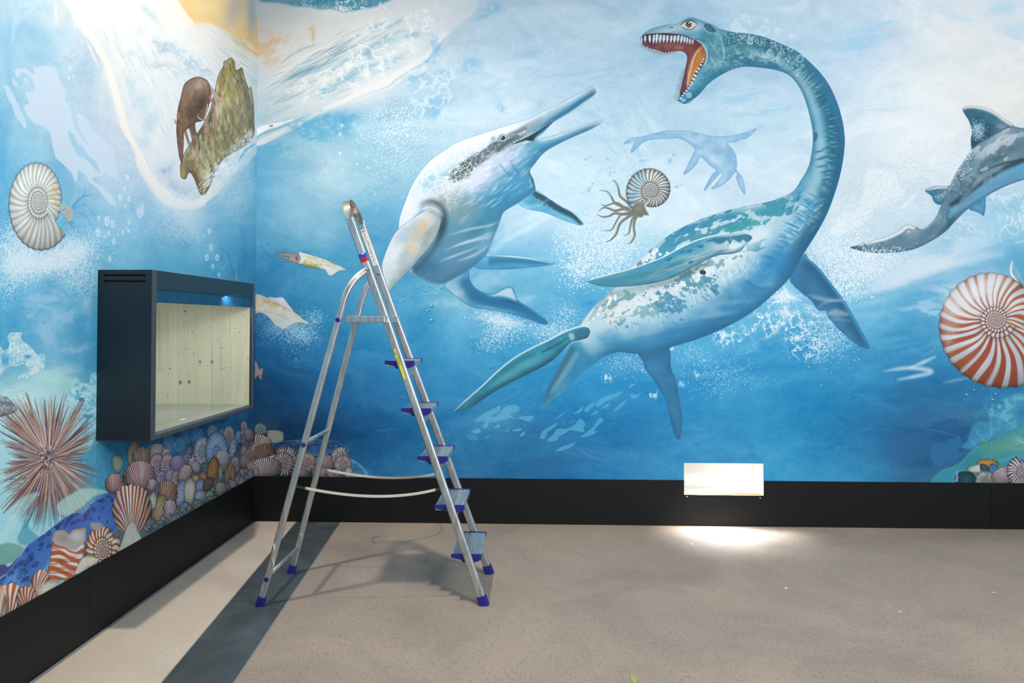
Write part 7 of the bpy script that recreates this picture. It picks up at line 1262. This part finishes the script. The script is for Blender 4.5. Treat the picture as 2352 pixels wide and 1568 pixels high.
bm=bmesh.new();wall_faces(bm,rects((NX0,NX1,NZ0,NZ1),0,XR,0,ZC),lambda a,b:(a,0,b));bmesh.ops.remove_doubles(bm,verts=bm.verts,dist=1e-5)
wb=obj('wall_back',bm,M['muralB'],kind='structure');uvmap(wb.data,UVB)
bm=bmesh.new();wall_faces(bm,rects((CY0+.02,CY1-.02,CZ0+.02,CZ1-.02),YF,0,0,ZC),lambda a,b:(0,a,b));bmesh.ops.remove_doubles(bm,verts=bm.verts,dist=1e-5)
wl=obj('wall_left',bm,M['muralL'],kind='structure');uvmap(wl.data,UVL)
def clip_poly(P,ax,v,sg):
    out=[]
    for i in range(len(P)):
        a,b=P[i-1],P[i];da=(a[ax]-v)*sg;db=(b[ax]-v)*sg
        if (da>=0)!=(db>=0):out.append(a+(b-a)*(da/(da-db)))
        if db>=0:out.append(b)
    return out
def figures(cv,parent,ax,m,uvf):
    """each painted figure is cut out of the same printed sheet, a hair proud of the wall"""
    S=BS if ax==1 else LS
    for i,(name,label,C) in enumerate(cv.figs):
        T=cv.m(C);e=.0004+i*.00001
        if ax==1:P=np.c_[T[:,0]/BS,BZ1-T[:,1]/BS]
        else:P=np.c_[T[:,0]/LS+LY0,LZ1-T[:,1]/LS]
        st=max(1,len(P)//90);P=[p for p in P[::st]]
        P=clip_poly(P,1,SK+.0005,1)
        lim=((0,.001,1),(0,XR-.01,-1)) if ax==1 else ((0,-.001,-1),(0,LY0+.01,1))
        for a,v,sg in lim:
            if P:P=clip_poly(P,a,v,sg)
        if len(P)<3:continue
        P=np.array(P);d=np.linalg.norm(P-np.roll(P,1,0),axis=1);P=P[d>1e-5]
        if len(P)<3 or np.ptp(P[:,0])<.012 or np.ptp(P[:,1])<.012:continue
        bm=bmesh.new();f=bm.faces.new([bm.verts.new((p[0],-e,p[1]) if ax==1 else (e,p[0],p[1])) for p in P])
        f.normal_update();bmesh.ops.triangulate(bm,faces=[f],ngon_method='EAR_CLIP')
        k={'label':label} if label else {}
        o=obj(name,bm,m,parent,**k);uvmap(o.data,uvf)
figures(cvb,wb,1,M['muralB'],UVB);figures(cvl,wl,0,M['muralL'],UVL)
# other sides of the hall, outside the frame
bm=box(XR,XR+.1,YF,0,0,ZC);obj('wall_right',bm,M['plaster'],kind='structure')
bm=box(0,XR,YF-.1,YF,0,ZC);obj('wall_front',bm,M['plaster'],kind='structure')
bm=box(-.6,XR+.1,YF-.1,.6,ZC,ZC+.1);obj('ceiling',bm,M['ceil'],kind='structure')
# ---------------------------------------------------------------- floor
fl=obj('floor',box(-.02,XR,YF,.02,-.12,-.03),M['edge'],kind='structure')
xl=lambda y:.3065-.0948*y;xr_=lambda y:.6096-.0821*y
def slab(name,P,m,**k):
    bm=bmesh.new();prism(bm,[(x,y,0) for x,y in P],(0,0,-.03),(0,0,0));return obj(name,bm,m,fl,**k)
slab('terrazzo_slab',[(xr_(0)+.006,0),(XR,0),(XR,YF),(xr_(YF)+.006,YF)],M['floorR'])
slab('terrazzo_slab',[(.022,0),(xl(0)-.006,0),(xl(YF)-.006,YF),(.022,YF)],M['floorL'],label='pale beige terrazzo beside the left skirting')
slab('edge_strip',[(0,0),(.0215,0),(.0215,YF),(0,YF)],M['edge'])
bm=bmesh.new();prism(bm,[(xl(0)-.0055,0,0),(xl(0)-.0005,0,0),(xl(YF)-.0005,YF,0),(xl(YF)-.0055,YF,0)],(0,0,-.03),(0,0,.0006));obj('metal_strip',bm,M['strip'],fl)
bm=bmesh.new();prism(bm,[(xr_(0)+.0005,0,0),(xr_(0)+.0055,0,0),(xr_(YF)+.0055,YF,0),(xr_(YF)+.0005,YF,0)],(0,0,-.03),(0,0,.0006));obj('metal_strip',bm,M['strip'],fl)
ys_=[0,-.432,-1.412,-2.39,-3.37,-4.35,-5.33,-6.31,-7.29,-8.27,YF]
for i,(a,b) in enumerate(zip(ys_,ys_[1:])):
    g=.0018;bm=bmesh.new();dz=-.0004*(i%2);prism(bm,[(xl(a-g),a-g,dz),(xr_(a-g),a-g,dz),(xr_(b+g),b+g,dz),(xl(b+g),b+g,dz)],(0,0,-.03),(0,0,0));obj('slate_tile',bm,M['slate'],fl)
for x0,y0,w in((1062,1361,64),(1085,1352.5,42),(1086,1369,20)):
    a=un(x0,y0,2,0);b=un(x0+w,y0,2,0);d=Vector((b-a)).normalized();n=Vector((-d.y,d.x,0))*.006
    P=[];k=9
    for i in range(k):
        t=i/(k-1);p=Vector(a)+(Vector(b)-Vector(a))*t;P.append(p+n*(1+.5*sin(i*2.3)))
    for i in range(k)[::-1]:
        t=i/(k-1);p=Vector(a)+(Vector(b)-Vector(a))*t;P.append(p-n*(1+.5*sin(i*1.7)))
    bm=bmesh.new();prism(bm,P,(0,0,0),(0,0,.0006));obj('paint_mark',bm,M['marks'],fl)
# black skirting panels
b0=bmesh.new()
for x0,x1,z0,z1 in((0,NX0,.0,SK-.003),(NX1,XR,.0,SK-.003),(NX0,NX1,.0,NZ0)):bx(b0,x0,x1,-.0012,-.0003,z0,z1)
bb=obj('baseboard_back',b0,M['black'],kind='structure')
pj=[un(1190,1150,1,0)[0],un(2276,1160,1,0)[0]]
def panel(par,name,q,f0,f1,bev=.0008):
    bm=bmesh.new();prism(bm,q,f0,f1);return obj(name,bm,M['black'],par)
G=.0009
P1=[(G,.0005),(pj[0]-G,.0005),(pj[0]-G,SK),(G,SK)]
P2=[(pj[0]+G,.0005),(pj[1]-G,.0005),(pj[1]-G,SK),(NX1,SK),(NX1,NZ0),(NX0,NZ0),(NX0,SK),(pj[0]+G,SK)]
P3=[(pj[1]+G,.0005),(XR,.0005),(XR,SK),(pj[1]+G,SK)]
for P in(P1,P2,P3):panel(bb,'skirting_panel',[(x,0,z) for x,z in P],(0,-.0013,0),(0,-.005,0))
yj=[un(493,1210,0,0)[1],un(203,1400,0,0)[1]]
bl=obj('baseboard_left',box(.0003,.0012,YF,-.005,.0,SK-.003),M['black'],kind='structure')
e=[-.0052]+yj+[2*yj[1]-yj[0]-.1,YF]
for a,b in zip(e,e[1:]):panel(bl,'skirting_panel',[(0,a-G,.0005),(0,b+G,.0005),(0,b+G,SK),(0,a-G,SK)],(.0013,0,0),(.005,0,0))
# ---------------------------------------------------------------- lit slot cut into the wall
D=.24
bm=bmesh.new()
bx(bm,NX0-.02,NX0-.0004,.0004,D,NZ0-.03,NZ1+.02);bx(bm,NX1+.0004,NX1+.02,.0004,D,NZ0-.03,NZ1+.02);bx(bm,NX0-.0004,NX1+.0004,.0004,D,NZ1+.0004,NZ1+.02);bx(bm,NX0-.02,NX1+.02,D,D+.02,NZ0-.03,NZ1+.02)
sl=obj('lit_wall_slot',bm,M['white'],label='glowing white rectangular slot cut into the wall over the black skirting',category='wall slot')
obj('slot_floor',box(NX0-.0004,NX1+.0004,.0004,D,NZ0-.03,NZ0-.0006),M['white'],sl)
obj('board_edge',box(NX0+.01,NX1-.01,.012,.018,NZ0-.0006,NZ0+.010),M['ochre'],sl,label='raw ochre board edge along the sill')
for X,Y in((1578,1140),(1746,1143)):
    p=un(X,Y,1,-.005);bm=bmesh.new();bmesh.ops.create_cone(bm,cap_ends=True,segments=10,radius1=.004,radius2=.003,depth=.003,matrix=Matrix.Translation((p[0],-.0063,p[2]))@Matrix.Rotation(pi/2,4,'X'));obj('screw_head',bm,M['white'],sl)
# ---------------------------------------------------------------- display case
dc=empty('display_case',(CX/2,(CY0+CY1)/2,CZ0),label='black wall-mounted display case with glass front and pale knotty wood inside',category='display case')
def dp(name,bm,m,**k):return rel(obj(name,bm,m,dc,**k))
DX=-.52;T=.014
zh=un(355,663.5,0,CX)[2]   # lower edge of the header at the near end
sl_z=[(CZ1-.0245,CZ1-.0175),(CZ1-.0505,CZ1-.043)]
# near side with two ventilation slots
vx0,vx1=un(238,632,1,CY0)[0],un(334,632,1,CY0)[0]
zs=[un(286,y,1,CY0)[2] for y in(634.6,629.4,648.2,643)]
bm=bmesh.new()
for x0,x1,z0,z1 in((.0006,vx0,CZ0,CZ1),(vx1,CX-.0012,CZ0,CZ1),(vx0,vx1,CZ0,zs[2]),(vx0,vx1,zs[3],zs[0]),(vx0,vx1,zs[1],CZ1)):bx(bm,x0,x1,CY0,CY0+T,z0,z1)
bmesh.ops.remove_doubles(bm,verts=bm.verts,dist=1e-6);dp('side_panel',bm,M['case'])
for z0,z1 in((zs[0],zs[1]),(zs[2],zs[3])):
    bm=bmesh.new();bx(bm,vx0,vx1,CY0+.010,CY0+.0115,z0,z1);k=24
    for i in range(k):
        x=vx0+(vx1-vx0)*(i+.5)/k;bx(bm,x-.0014,x+.0014,CY0+.002,CY0+.010,z0,z0+(z1-z0)*.45)
    dp('vent_slot',bm,mat('vent_dark','#05070a',.7) if 'vent' not in M else M['vent'],label='ventilation slot with a row of small teeth')
dp('side_panel',box(.0006,CX-.0012,CY1-T,CY1,CZ0,CZ1),M['case'])
dp('top_panel',box(DX,CX-.0012,CY0+T,CY1-T,CZ1-T,CZ1),M['case']);dp('bottom_panel',box(DX,CX-.0012,CY0+T,CY1-T,CZ0,CZ0+T),M['case'])
fw=.0125
for nm,a in(('frame_stile',(CX-.001,CX+.005,CY0,CY0+.034,CZ0,CZ1)),('frame_stile',(CX-.001,CX+.005,CY1-.020,CY1,CZ0,CZ1)),('frame_rail',(CX-.001,CX+.005,CY0+.034,CY1-.020,CZ0,CZ0+.020))):
    dp(nm,box(*a,bev=.0012),M['frame'])
dp('header',box(CX-.001,CX+.004,CY0+.034,CY1-.020,zh,CZ1),M['header'],label='dark blue-grey header board over the glass')
dp('glass_pane',box(CX-.006,CX-.0015,CY0+.036,CY1-.022,CZ0+.018,zh+.01),M['glass'])
zv=un(355,694.3,0,CX-.012)[2]
dp('valance',box(CX-.014,CX-.008,CY0+.03,CY1-.03,zv,CZ1-T),M['valance'],label='glossy dark blue strip behind the header')
# inside: far wall of spruce boards, back, floor, ceiling
WY=CY1-T-.004
wz0,wz1=CZ0+.030,CZ1-T
class Wd(Cv):pass
WS=1500.
Pm=np.c_[KM,-KM@AC];A_=np.c_[Pm[:,0],Pm[:,2],Pm[:,1]*WY+Pm[:,3]]
wx0,wx1=DX,CX-.016
cw=Cv(int((wx1-wx0)*WS),int((wz1-wz0)*WS),np.array([[WS,0,-wx0*WS],[0,-WS,wz1*WS],[0,0,1]])@np.linalg.inv(A_))
X_,Y_=cw.photo(0,0,cw.w,cw.h)
g_=fbm(X_/2.2,Y_/260,5,4,.7);b_=vnoise(np.floor((X_-354)/28),X_*0,9)
cw.img[:]=np.clip(lerp(col('#cdc9ae'),col('#bcb898'),np.clip(g_*1.5-.25,0,1))*(.95+.07*b_)[...,None],0,1)
wx=lambda a:200+a/3.565;wy=lambda b:590+b/3.565
for x,y,r in((803,443,9),(790,567,4),(663,607,5),(865,610,5),(1000,693,4),(1073,677,4),(812,753,5),(873,790,5),(745,790,3),(925,858,11),(1022,858,11),(678,912,6),(763,1027,14),(837,1022,13),(633,960,3),(1175,907,4),(1317,830,6),(1247,617,5),(1163,602,4),(1035,1182,4),(953,1085,4),(993,1102,3),(1157,1142,4),(1293,1140,4),(1287,482,4),(1175,428,4),(683,428,3),(925,890,4),(982,892,3),(1035,892,3),(1145,960,3),(1207,960,3),(655,1140,4),(668,960,3),(1000,572,4)):
    px,py=wx(x),wy(y);cw.ell(px,py,r/3.0,r/2.6,'#8d8a72',.85,0,.5);cw.ell(px,py,r/6.,r/5.,'#6b6855',.9,0,.3)
    if r>8:cw.stroke([(px-1,py-40),(px-2.4,py-14),(px-3,py),(px-2.4,py+8)],[.3,.9,1.2,.3],'#9a967a',.6,.3);cw.stroke([(px+1,py-40),(px+2.6,py-14),(px+3.2,py),(px+2.6,py+8)],[.3,.9,1.2,.3],'#9a967a',.6,.3)
for P,w in(([(590,400),(592,620),(594,920)],6),([(1095,750),(1095,850),(1096,915)],3)):
    cw.stroke([(wx(a),wy(b)) for a,b in P],[w*.6,w,w*.7],'#a39e82',.55,1.2)
for a,b,c_,d in((578,930,640,915),(1085,925,1150,900),(1080,748,1135,742),(558,843,575,838),(1205,582,1225,582)):cw.stroke([(wx(a),wy(b)),(wx(c_),wy(d))],[2.,.5],'#86826a',.75,.5)
for x in(660,830,905,1170,1228):cw.stroke([(wx(x),wy(300)),(wx(x),wy(760)),(wx(x+4),wy(1240))],.7,'#9b9678',.6,.2)
M['wood']=print_mat('knotty_spruce',cw,.6)
nb=6
for i in range(nb):
    a=wx0+(wx1-wx0)*i/nb;b=wx0+(wx1-wx0)*(i+1)/nb
    bm=box(a+.0002,b-.0002,WY,WY+.012,wz0,wz1);o=dp('wood_board',bm,M['wood']);uvmap(o.data,lambda c:np.c_[(c[:,0]-wx0)/(wx1-wx0),(c[:,2]-wz0)/(wz1-wz0)])
dp('back_panel',box(DX-.014,DX,CY0+T,CY1-T,CZ0,CZ1),M['white'])
dp('inner_side',box(DX,CX-.016,CY0+T+.001,CY0+T+.006,CZ0+.03,CZ1-T),M['white'])
dp('floor_plate',box(DX,CX-.0075,CY0+T+.001,WY,CZ0+T,CZ0+.030),M['metalfloor'],label='grey metal floor plate')
p=un(418,963,2,CZ0+.0302);bm=bmesh.new()
bx(bm,p[0]-.011,p[0]+.009,p[1]-.012,p[1]+.03,CZ0+.0302,CZ0+.0308)
obj('paper_tag',bm,M['paper'],label='small white paper tag lying inside the display case',category='tag')
# ---------------------------------------------------------------- step ladder
FX=lambda z:1.716-.366*z
sn=1/sqrt(1+.366**2);nF=Vector((sn,0,.366*sn));upF=Vector((-.366*sn,0,sn))
yn=lambda z:-1.432+.062*min(z,1.4);yf=lambda z:-.985-.068*min(z,1.5)
kR=.265;sr_=1/sqrt(1+kR**2);nR=Vector((-sr_,0,kR*sr_))
ld=empty('step_ladder',(1.16,-1.22,0),label='aluminium step ladder with blue plastic feet standing before the mural',category='ladder')
def lp(name,bm,m,smooth=False,par=None,**k):
    o=obj(name,bm,m,par or ld,smooth,**k)
    if par is None:rel(o)
    else:o.matrix_parent_inverse=par.matrix_parent_inverse.inverted()@Matrix.Identity(4) if False else Matrix.Identity(4)
    return o
prof=rrect(.022,.041,.0095,5)
# grooves along the outer face of the stile
def autosm(o,ang=40):
    me=o.data
    for p in me.polygons:p.use_smooth=True
    bm=bmesh.new();bm.from_mesh(me)
    for ed in bm.edges:
        if len(ed.link_faces)==2 and ed.calc_face_angle(0)>radians(ang):ed.smooth=False
    bm.to_mesh(me);bm.free()
zt=1.93
gp=[(-.011,-.0125),(-.011,-.004),(-.0098,-.0032),(-.0098,-.0022),(-.011,-.0014),(-.011,.0014),(-.0098,.0022),(-.0098,.0032),(-.011,.004),(-.011,.0115)]
def stile_prof():
    P=[p for p in prof if not(p[0]<-.0109 and abs(p[1])<.0117)]
    i=[k for k in range(len(P)) if P[k][0]<-.009 and P[k][1]>0][-1]
    return P[:i+1]+[(a,-b) for a,b in gp]+P[i+1:]
for side,fy in((1,yn),(-1,yf)):
    bm=bmesh.new();Z=np.linspace(.03,zt,14);sweep(bm,[(FX(z),fy(z),z) for z in Z],stile_prof(),nF)
    o=lp('front_stile',bm,M['alu']);autosm(o)
# hoop over the top
bm=bmesh.new();a0=yn(zt);a1=yf(zt);c0=(a0+a1)/2;r=(a1-a0)/2;L=[]
ups=[]
for i in range(19):
    t=pi*i/18;y=c0-r*cos(t);q=.118*sin(t)+.04*(1 if 0<i<18 else 1)
    L.append(Vector((FX(zt),0,zt))+upF*(q-.04)+Vector((0,y,0)))
sweep(bm,L,rrect(.006,.041,.0025,3),nF);o=lp('hand_hoop',bm,M['hoop']);autosm(o,50)
# treads
for k in range(1,6):
    z=.24*k;x=FX(z);y0=yn(z)+.0175;y1=yf(z)-.0175
    bm=bmesh.new();bx(bm,x-.078,x+.066,y0+.004,y1-.004,z-.028,z-.004,bev=.002)
    for j in range(17):
        xx=x-.072+j*.0081;bx(bm,xx,xx+.0042,y0+.004,y1-.004,z-.005,z-.0012)
    td=lp('tread',bm,M['tread'])
    for yy,s in((y0,1),(y1,-1)):
        bm=bmesh.new();P=[(x-.082,yy,z+.001),(x+.070,yy,z+.001),(x+.070,yy,z-.022),(x+.050,yy,z-.034),(x+.004,yy,z-.042),(x-.024,yy,z-.038),(x-.034,yy,z-.026),(x-.040,yy,z-.024),(x-.082,yy,z-.016)]
        prism(bm,P,(0,-.006*s,0),(0,.0045*s,0));o=obj('end_cap',bm,M['blue'],td)
    bm=box(x+.018,x+.024,yn(z)+.012,yf(z)-.012,z-.085,z-.026,bev=.001);obj('tread_brace',bm,M['alu'],td)
# platform bar level with the eye
bm=box(1.012,1.212,-1.430,-1.085,1.395,1.428,bev=.004);lp('platform',bm,M['alu'])
# rear frame
def rear(y_,y1_,z):return y_+(y1_-y_)*z/1.5
pr=rrect(.022,.034,.0105,5)
ends={}
for side,ya,yb in((1,-1.476,-1.448),(-1,-1.018,-1.085)):
    z_=np.linspace(.03,1.50,12);P=[Vector((.610+kR*z,rear(ya,yb,z),z)) for z in z_]
    jy=-1.372 if side==1 else -1.048
    tip=Vector((FX(1.662)-.004,yn(1.66)-.020*side if side==1 else yf(1.66)+.020,1.662))
    a=P[-1];d=(P[-1]-P[-2]).normalized()
    c1=a+d*.115
    for t in np.linspace(.12,1,9):P.append(a*(1-t)**2+c1*2*t*(1-t)+tip*t*t)
    bm=bmesh.new();sweep(bm,P,pr,[Vector(nR) if i<12 else (Vector(nR)*(1-(i-11)/9.)+Vector((-.75,0,.66))*((i-11)/9.)) for i in range(len(P))]);o=lp('rear_leg',bm,M['alu']);autosm(o)
    bm=bmesh.new();bmesh.ops.create_cone(bm,cap_ends=True,segments=14,radius1=.010,radius2=.009,depth=.052,matrix=Matrix.Translation((FX(1.662),(tip.y+(yn(1.66) if side==1 else yf(1.66)))/2,1.662))@Matrix.Rotation(pi/2,4,'X'));lp('hinge_pin',bm,M['steel'],True)
    # blue feet
    def foot(x,y,nx,kx,w,h):
        bm=bmesh.new();n=Vector(nx);P=[Vector((x+kx*z,y,z)) for z in(.0005,.012,.046)];sweep(bm,P,rrect(w,h,.010,4),n,True,[1.02,1.04,1]);o=lp('foot_cap',bm,M['blue']);autosm(o,50)
    foot(.610,rear(ya,yb,.02),nR,kR,.029,.041)
    foot(1.716,(yn if side==1 else yf)(.02),nF,-.366,.029,.050)
for z,yo in((.80,0),(.145,0)):
    ya=rear(-1.476,-1.448,z);yb=rear(-1.018,-1.085,z);x=.61+kR*z
    bm=bmesh.new();sweep(bm,[(x,ya+.004,z),(x,(ya+yb)/2,z),(x,yb-.004,z)],circ(.0105,12),(0,0,1));lp('cross_tube',bm,M['alu'],True)
for z in(1.408,.79,.132):
    ya=rear(-1.476,-1.448,z);x=.61+kR*z
    bm=bmesh.new();bmesh.ops.create_cone(bm,cap_ends=True,segments=20,radius1=.0125,radius2=.0105,depth=.006,matrix=Matrix.Translation((x,ya-.013,z))@Matrix.Rotation(pi/2,4,'X'));o=lp('plug_cap',bm,M['blue']);autosm(o)
# spreader straps with wire hooks
for A,Bp,S_,yy in(((680,1116),(1013,1121),(861,1139.5),(-1.455,-1.40)),((732,1074.5),(1030,1081),(893,1097),(-1.045,-1.035))):
    a=Vector(un(*A,1,yy[0]));b=Vector(un(*Bp,1,yy[1]));m_=Vector(un(*S_,1,(yy[0]+yy[1])/2))
    def q(t):
        L0=(t-.5)*(t-1)/(.5);L1=t*(t-1)/(-.25);L2=t*(t-.5)/.5
        return a*L0+m_*L1+b*L2
    bm=bmesh.new();sweep(bm,[q(t) for t in np.linspace(.055,.955,22)],rrect(.0028,.0135,.001,2),(0,0,1));st=lp('spreader_strap',bm,M['strap'])
    for t0,t1 in((0,.07),(.94,1)):
        bm=bmesh.new()
        for dz in(-.0035,.0035):sweep(bm,[q(t0)+Vector((0,0,dz)),q((t0+t1)/2)+Vector((0,-.003,dz)),q(t1)+Vector((0,0,dz))],circ(.0012,6),(0,0,1))
        obj('wire_hook',bm,M['steel'],st)
# tape, stickers, handwriting, paint splashes on the stiles
def on_stile(z,fy,off,sd=-.0125):return Vector((FX(z),fy(z)+sd,z))+nF*off
for z0,z1,m in((1.706,1.727,'red'),(1.727,1.748,'tblue')):
    bm=bmesh.new();sweep(bm,[on_stile(z,yn,0,0) for z in(z0,z1)],rrect(.0236,.0425,.010,5),nF,True);o=lp('tape_band',bm,M[m],label=('red' if m=='red' else 'blue')+' tape wrapped round the stile');autosm(o)
def strip(name,z0,z1,fy,o0,o1,m,sd=-.0118,**k):
    bm=bmesh.new();Q=[on_stile(z0,fy,o0,sd),on_stile(z0,fy,o1,sd),on_stile(z1,fy,o1,sd),on_stile(z1,fy,o0,sd)];prism(bm,Q,(0,0,0),(0,-.0005,0));return lp(name,bm,m,**k)
ys=strip('sticker',1.112,1.262,yn,-.0105,.0008,M['yellow'],-.0118,label='narrow yellow load-limit sticker')
def text_on(par,txt,z,fy,off,size,m,sd,along=-1):
    cu=bpy.data.curves.new('txt','FONT');cu.body=txt;cu.size=size;cu.align_x='CENTER';cu.align_y='CENTER';cu.fill_mode='FRONT'
    o=bpy.data.objects.new('lettering',cu);scn.collection.objects.link(o)
    ex=-upF;ey=nF;ez=ex.cross(ey)
    p=on_stile(z,fy,off,sd);o.matrix_world=Matrix(((ex.x,ey.x,ez.x,p.x),(ex.y,ey.y,ez.y,p.y),(ex.z,ey.z,ez.z,p.z),(0,0,0,1)))
    dg=bpy.context.evaluated_depsgraph_get();me=bpy.data.meshes.new_from_object(o.evaluated_get(dg));me.transform(o.matrix_world);bpy.data.objects.remove(o)
    me.materials.clear();me.materials.append(m);return rel(link('lettering',me,ld)) if par is None else link('lettering',me,par)
text_on(ys,'Maximal belastbar bis 100kg',1.187,yn,-.0048,.0118,M['ink'],-.0126)
lb=strip('sticker',1.708,1.905,yf,-.014,.012,M['label'],-.0118,label='white warning label with tiny pictograms')
rs_=random.Random(4)
bm=bmesh.new()
for i in range(15):
    z=1.72+i*.0118;o_=-.006+.006*rs_.random();Q=[on_stile(z,yf,o_,-.0125),on_stile(z,yf,o_+rs_.uniform(.003,.010),-.0125),on_stile(z+rs_.uniform(.002,.006),yf,o_+rs_.uniform(.003,.010),-.0125),on_stile(z+.004,yf,o_,-.0125)];bm.faces.new([bm.verts.new(v) for v in Q])
obj('pictogram',bm,M['ink'],lb,kind='stuff')
bm=bmesh.new();Q=[on_stile(1.893,yf,-.014,-.0126),on_stile(1.893,yf,.012,-.0126),on_stile(1.897,yf,.012,-.0126),on_stile(1.897,yf,-.014,-.0126)];bm.faces.new([bm.verts.new(v) for v in Q]);obj('red_line',bm,M['red'],lb)
bm=bmesh.new();rs_=random.Random(6)
for z0,z1 in((1.52,1.60),(1.40,1.49),(1.31,1.37)):
    z=z1;pts=[]
    while z>z0:pts.append(on_stile(z,yn,rs_.uniform(-.006,.006),-.0114));z-=.004
    sweep(bm,pts,circ(.0007,5),(0,1,0))
lp('handwriting',bm,M['pink'],label='faint pink marker scrawl')
for z,fy,o_,w,h in((1.745,yn,.004,.010,.004),(2.0,yn,.0,0,0),(1.225,yn,-.013,.004,.010)):
    if not w:continue
    bm=bmesh.new();P=[on_stile(z+h*sin(2*pi*i/9)*rs_.uniform(.6,1.2),fy,o_+w*cos(2*pi*i/9)*rs_.uniform(.5,1),-.0112) for i in range(9)];prism(bm,P,(0,0,0),(0,-.0008,0));lp('paint_splash',bm,M['splash'])
for X,Y,l in((629,1256,18),(632,1254,10),(628,1290,22),(692,1227,6)):
    p=un(X,Y,1,-1.487 if X<680 else -1.06);bm=bmesh.new();P=[(p[0]+.003*cos(2*pi*i/8)*rs_.uniform(.6,1.3)-l*.0002*sin(2*pi*i/8),p[1],p[2]+l*.0011*sin(2*pi*i/8)) for i in range(8)];prism(bm,P,(0,-.0005,0),(0,.001,0));lp('paint_splash',bm,M['splash'])
# ---------------------------------------------------------------- small things on the floor
W=[(872,1233),(862,1234),(855,1239),(856,1245),(866,1247),(892,1246),(920,1244),(935,1243),(955,1240),(975,1236),(992,1232),(1004,1226),(1013,1220),(1016,1213),(1013,1207),(1010,1205)]
P=crom(np.array([un(x,y,2,0)[:2] for x,y in W]),False,5)
bm=bmesh.new();sweep(bm,[(p[0],p[1],.0022+.004*abs(sin(i*.21))) for i,p in enumerate(P)],circ(.0018,6),(0,0,1));obj('wire_offcut',bm,M['wire'],None,True,label='thin curled wire offcut lying on the floor beside the ladder',category='wire')
W=[(868,1236),(890,1236.5),(910,1238)]
P=[un(x,y,2,0) for x,y in W];bm=bmesh.new();sweep(bm,[(p[0],p[1],.002) for p in P],circ(.0015,6),(0,0,1));obj('wire_offcut',bm,M['strap'],None,True,label='short straight pale wire scrap beside the curled wire',category='wire')
for i,(X,Y,w,h,lb_) in enumerate(((1589,1250,.026,.012,'tiny white paper scrap on the floor just below the light slot'),(1943,1245,.010,.010,'white crumb of plaster near the skirting right of the light slot'),(1805,1351,.022,.014,'white paper scrap lying mid-floor right of the ladder'),(2283,1361,.016,.010,'white paper chip on the floor near the right edge'),(2067,1405,.018,.010,'white paper fleck in the right foreground'),(1457,1561,.03,.05,'yellow paper scrap at the bottom edge of the floor'))):
    p=un(X,Y,2,0);bm=bmesh.new();k=7;Q=[(p[0]+w*.5*cos(2*pi*j/k)*rs_.uniform(.6,1.1),p[1]+h*.8*sin(2*pi*j/k)*rs_.uniform(.6,1.1),.0006+.002*rs_.random()) for j in range(k)];prism(bm,Q,(0,0,0),(0,0,.0006))
    obj('plaster_crumb' if i==1 else 'paper_scrap',bm,M['paper'] if i<5 else M['marks'],label=lb_,category='scrap')
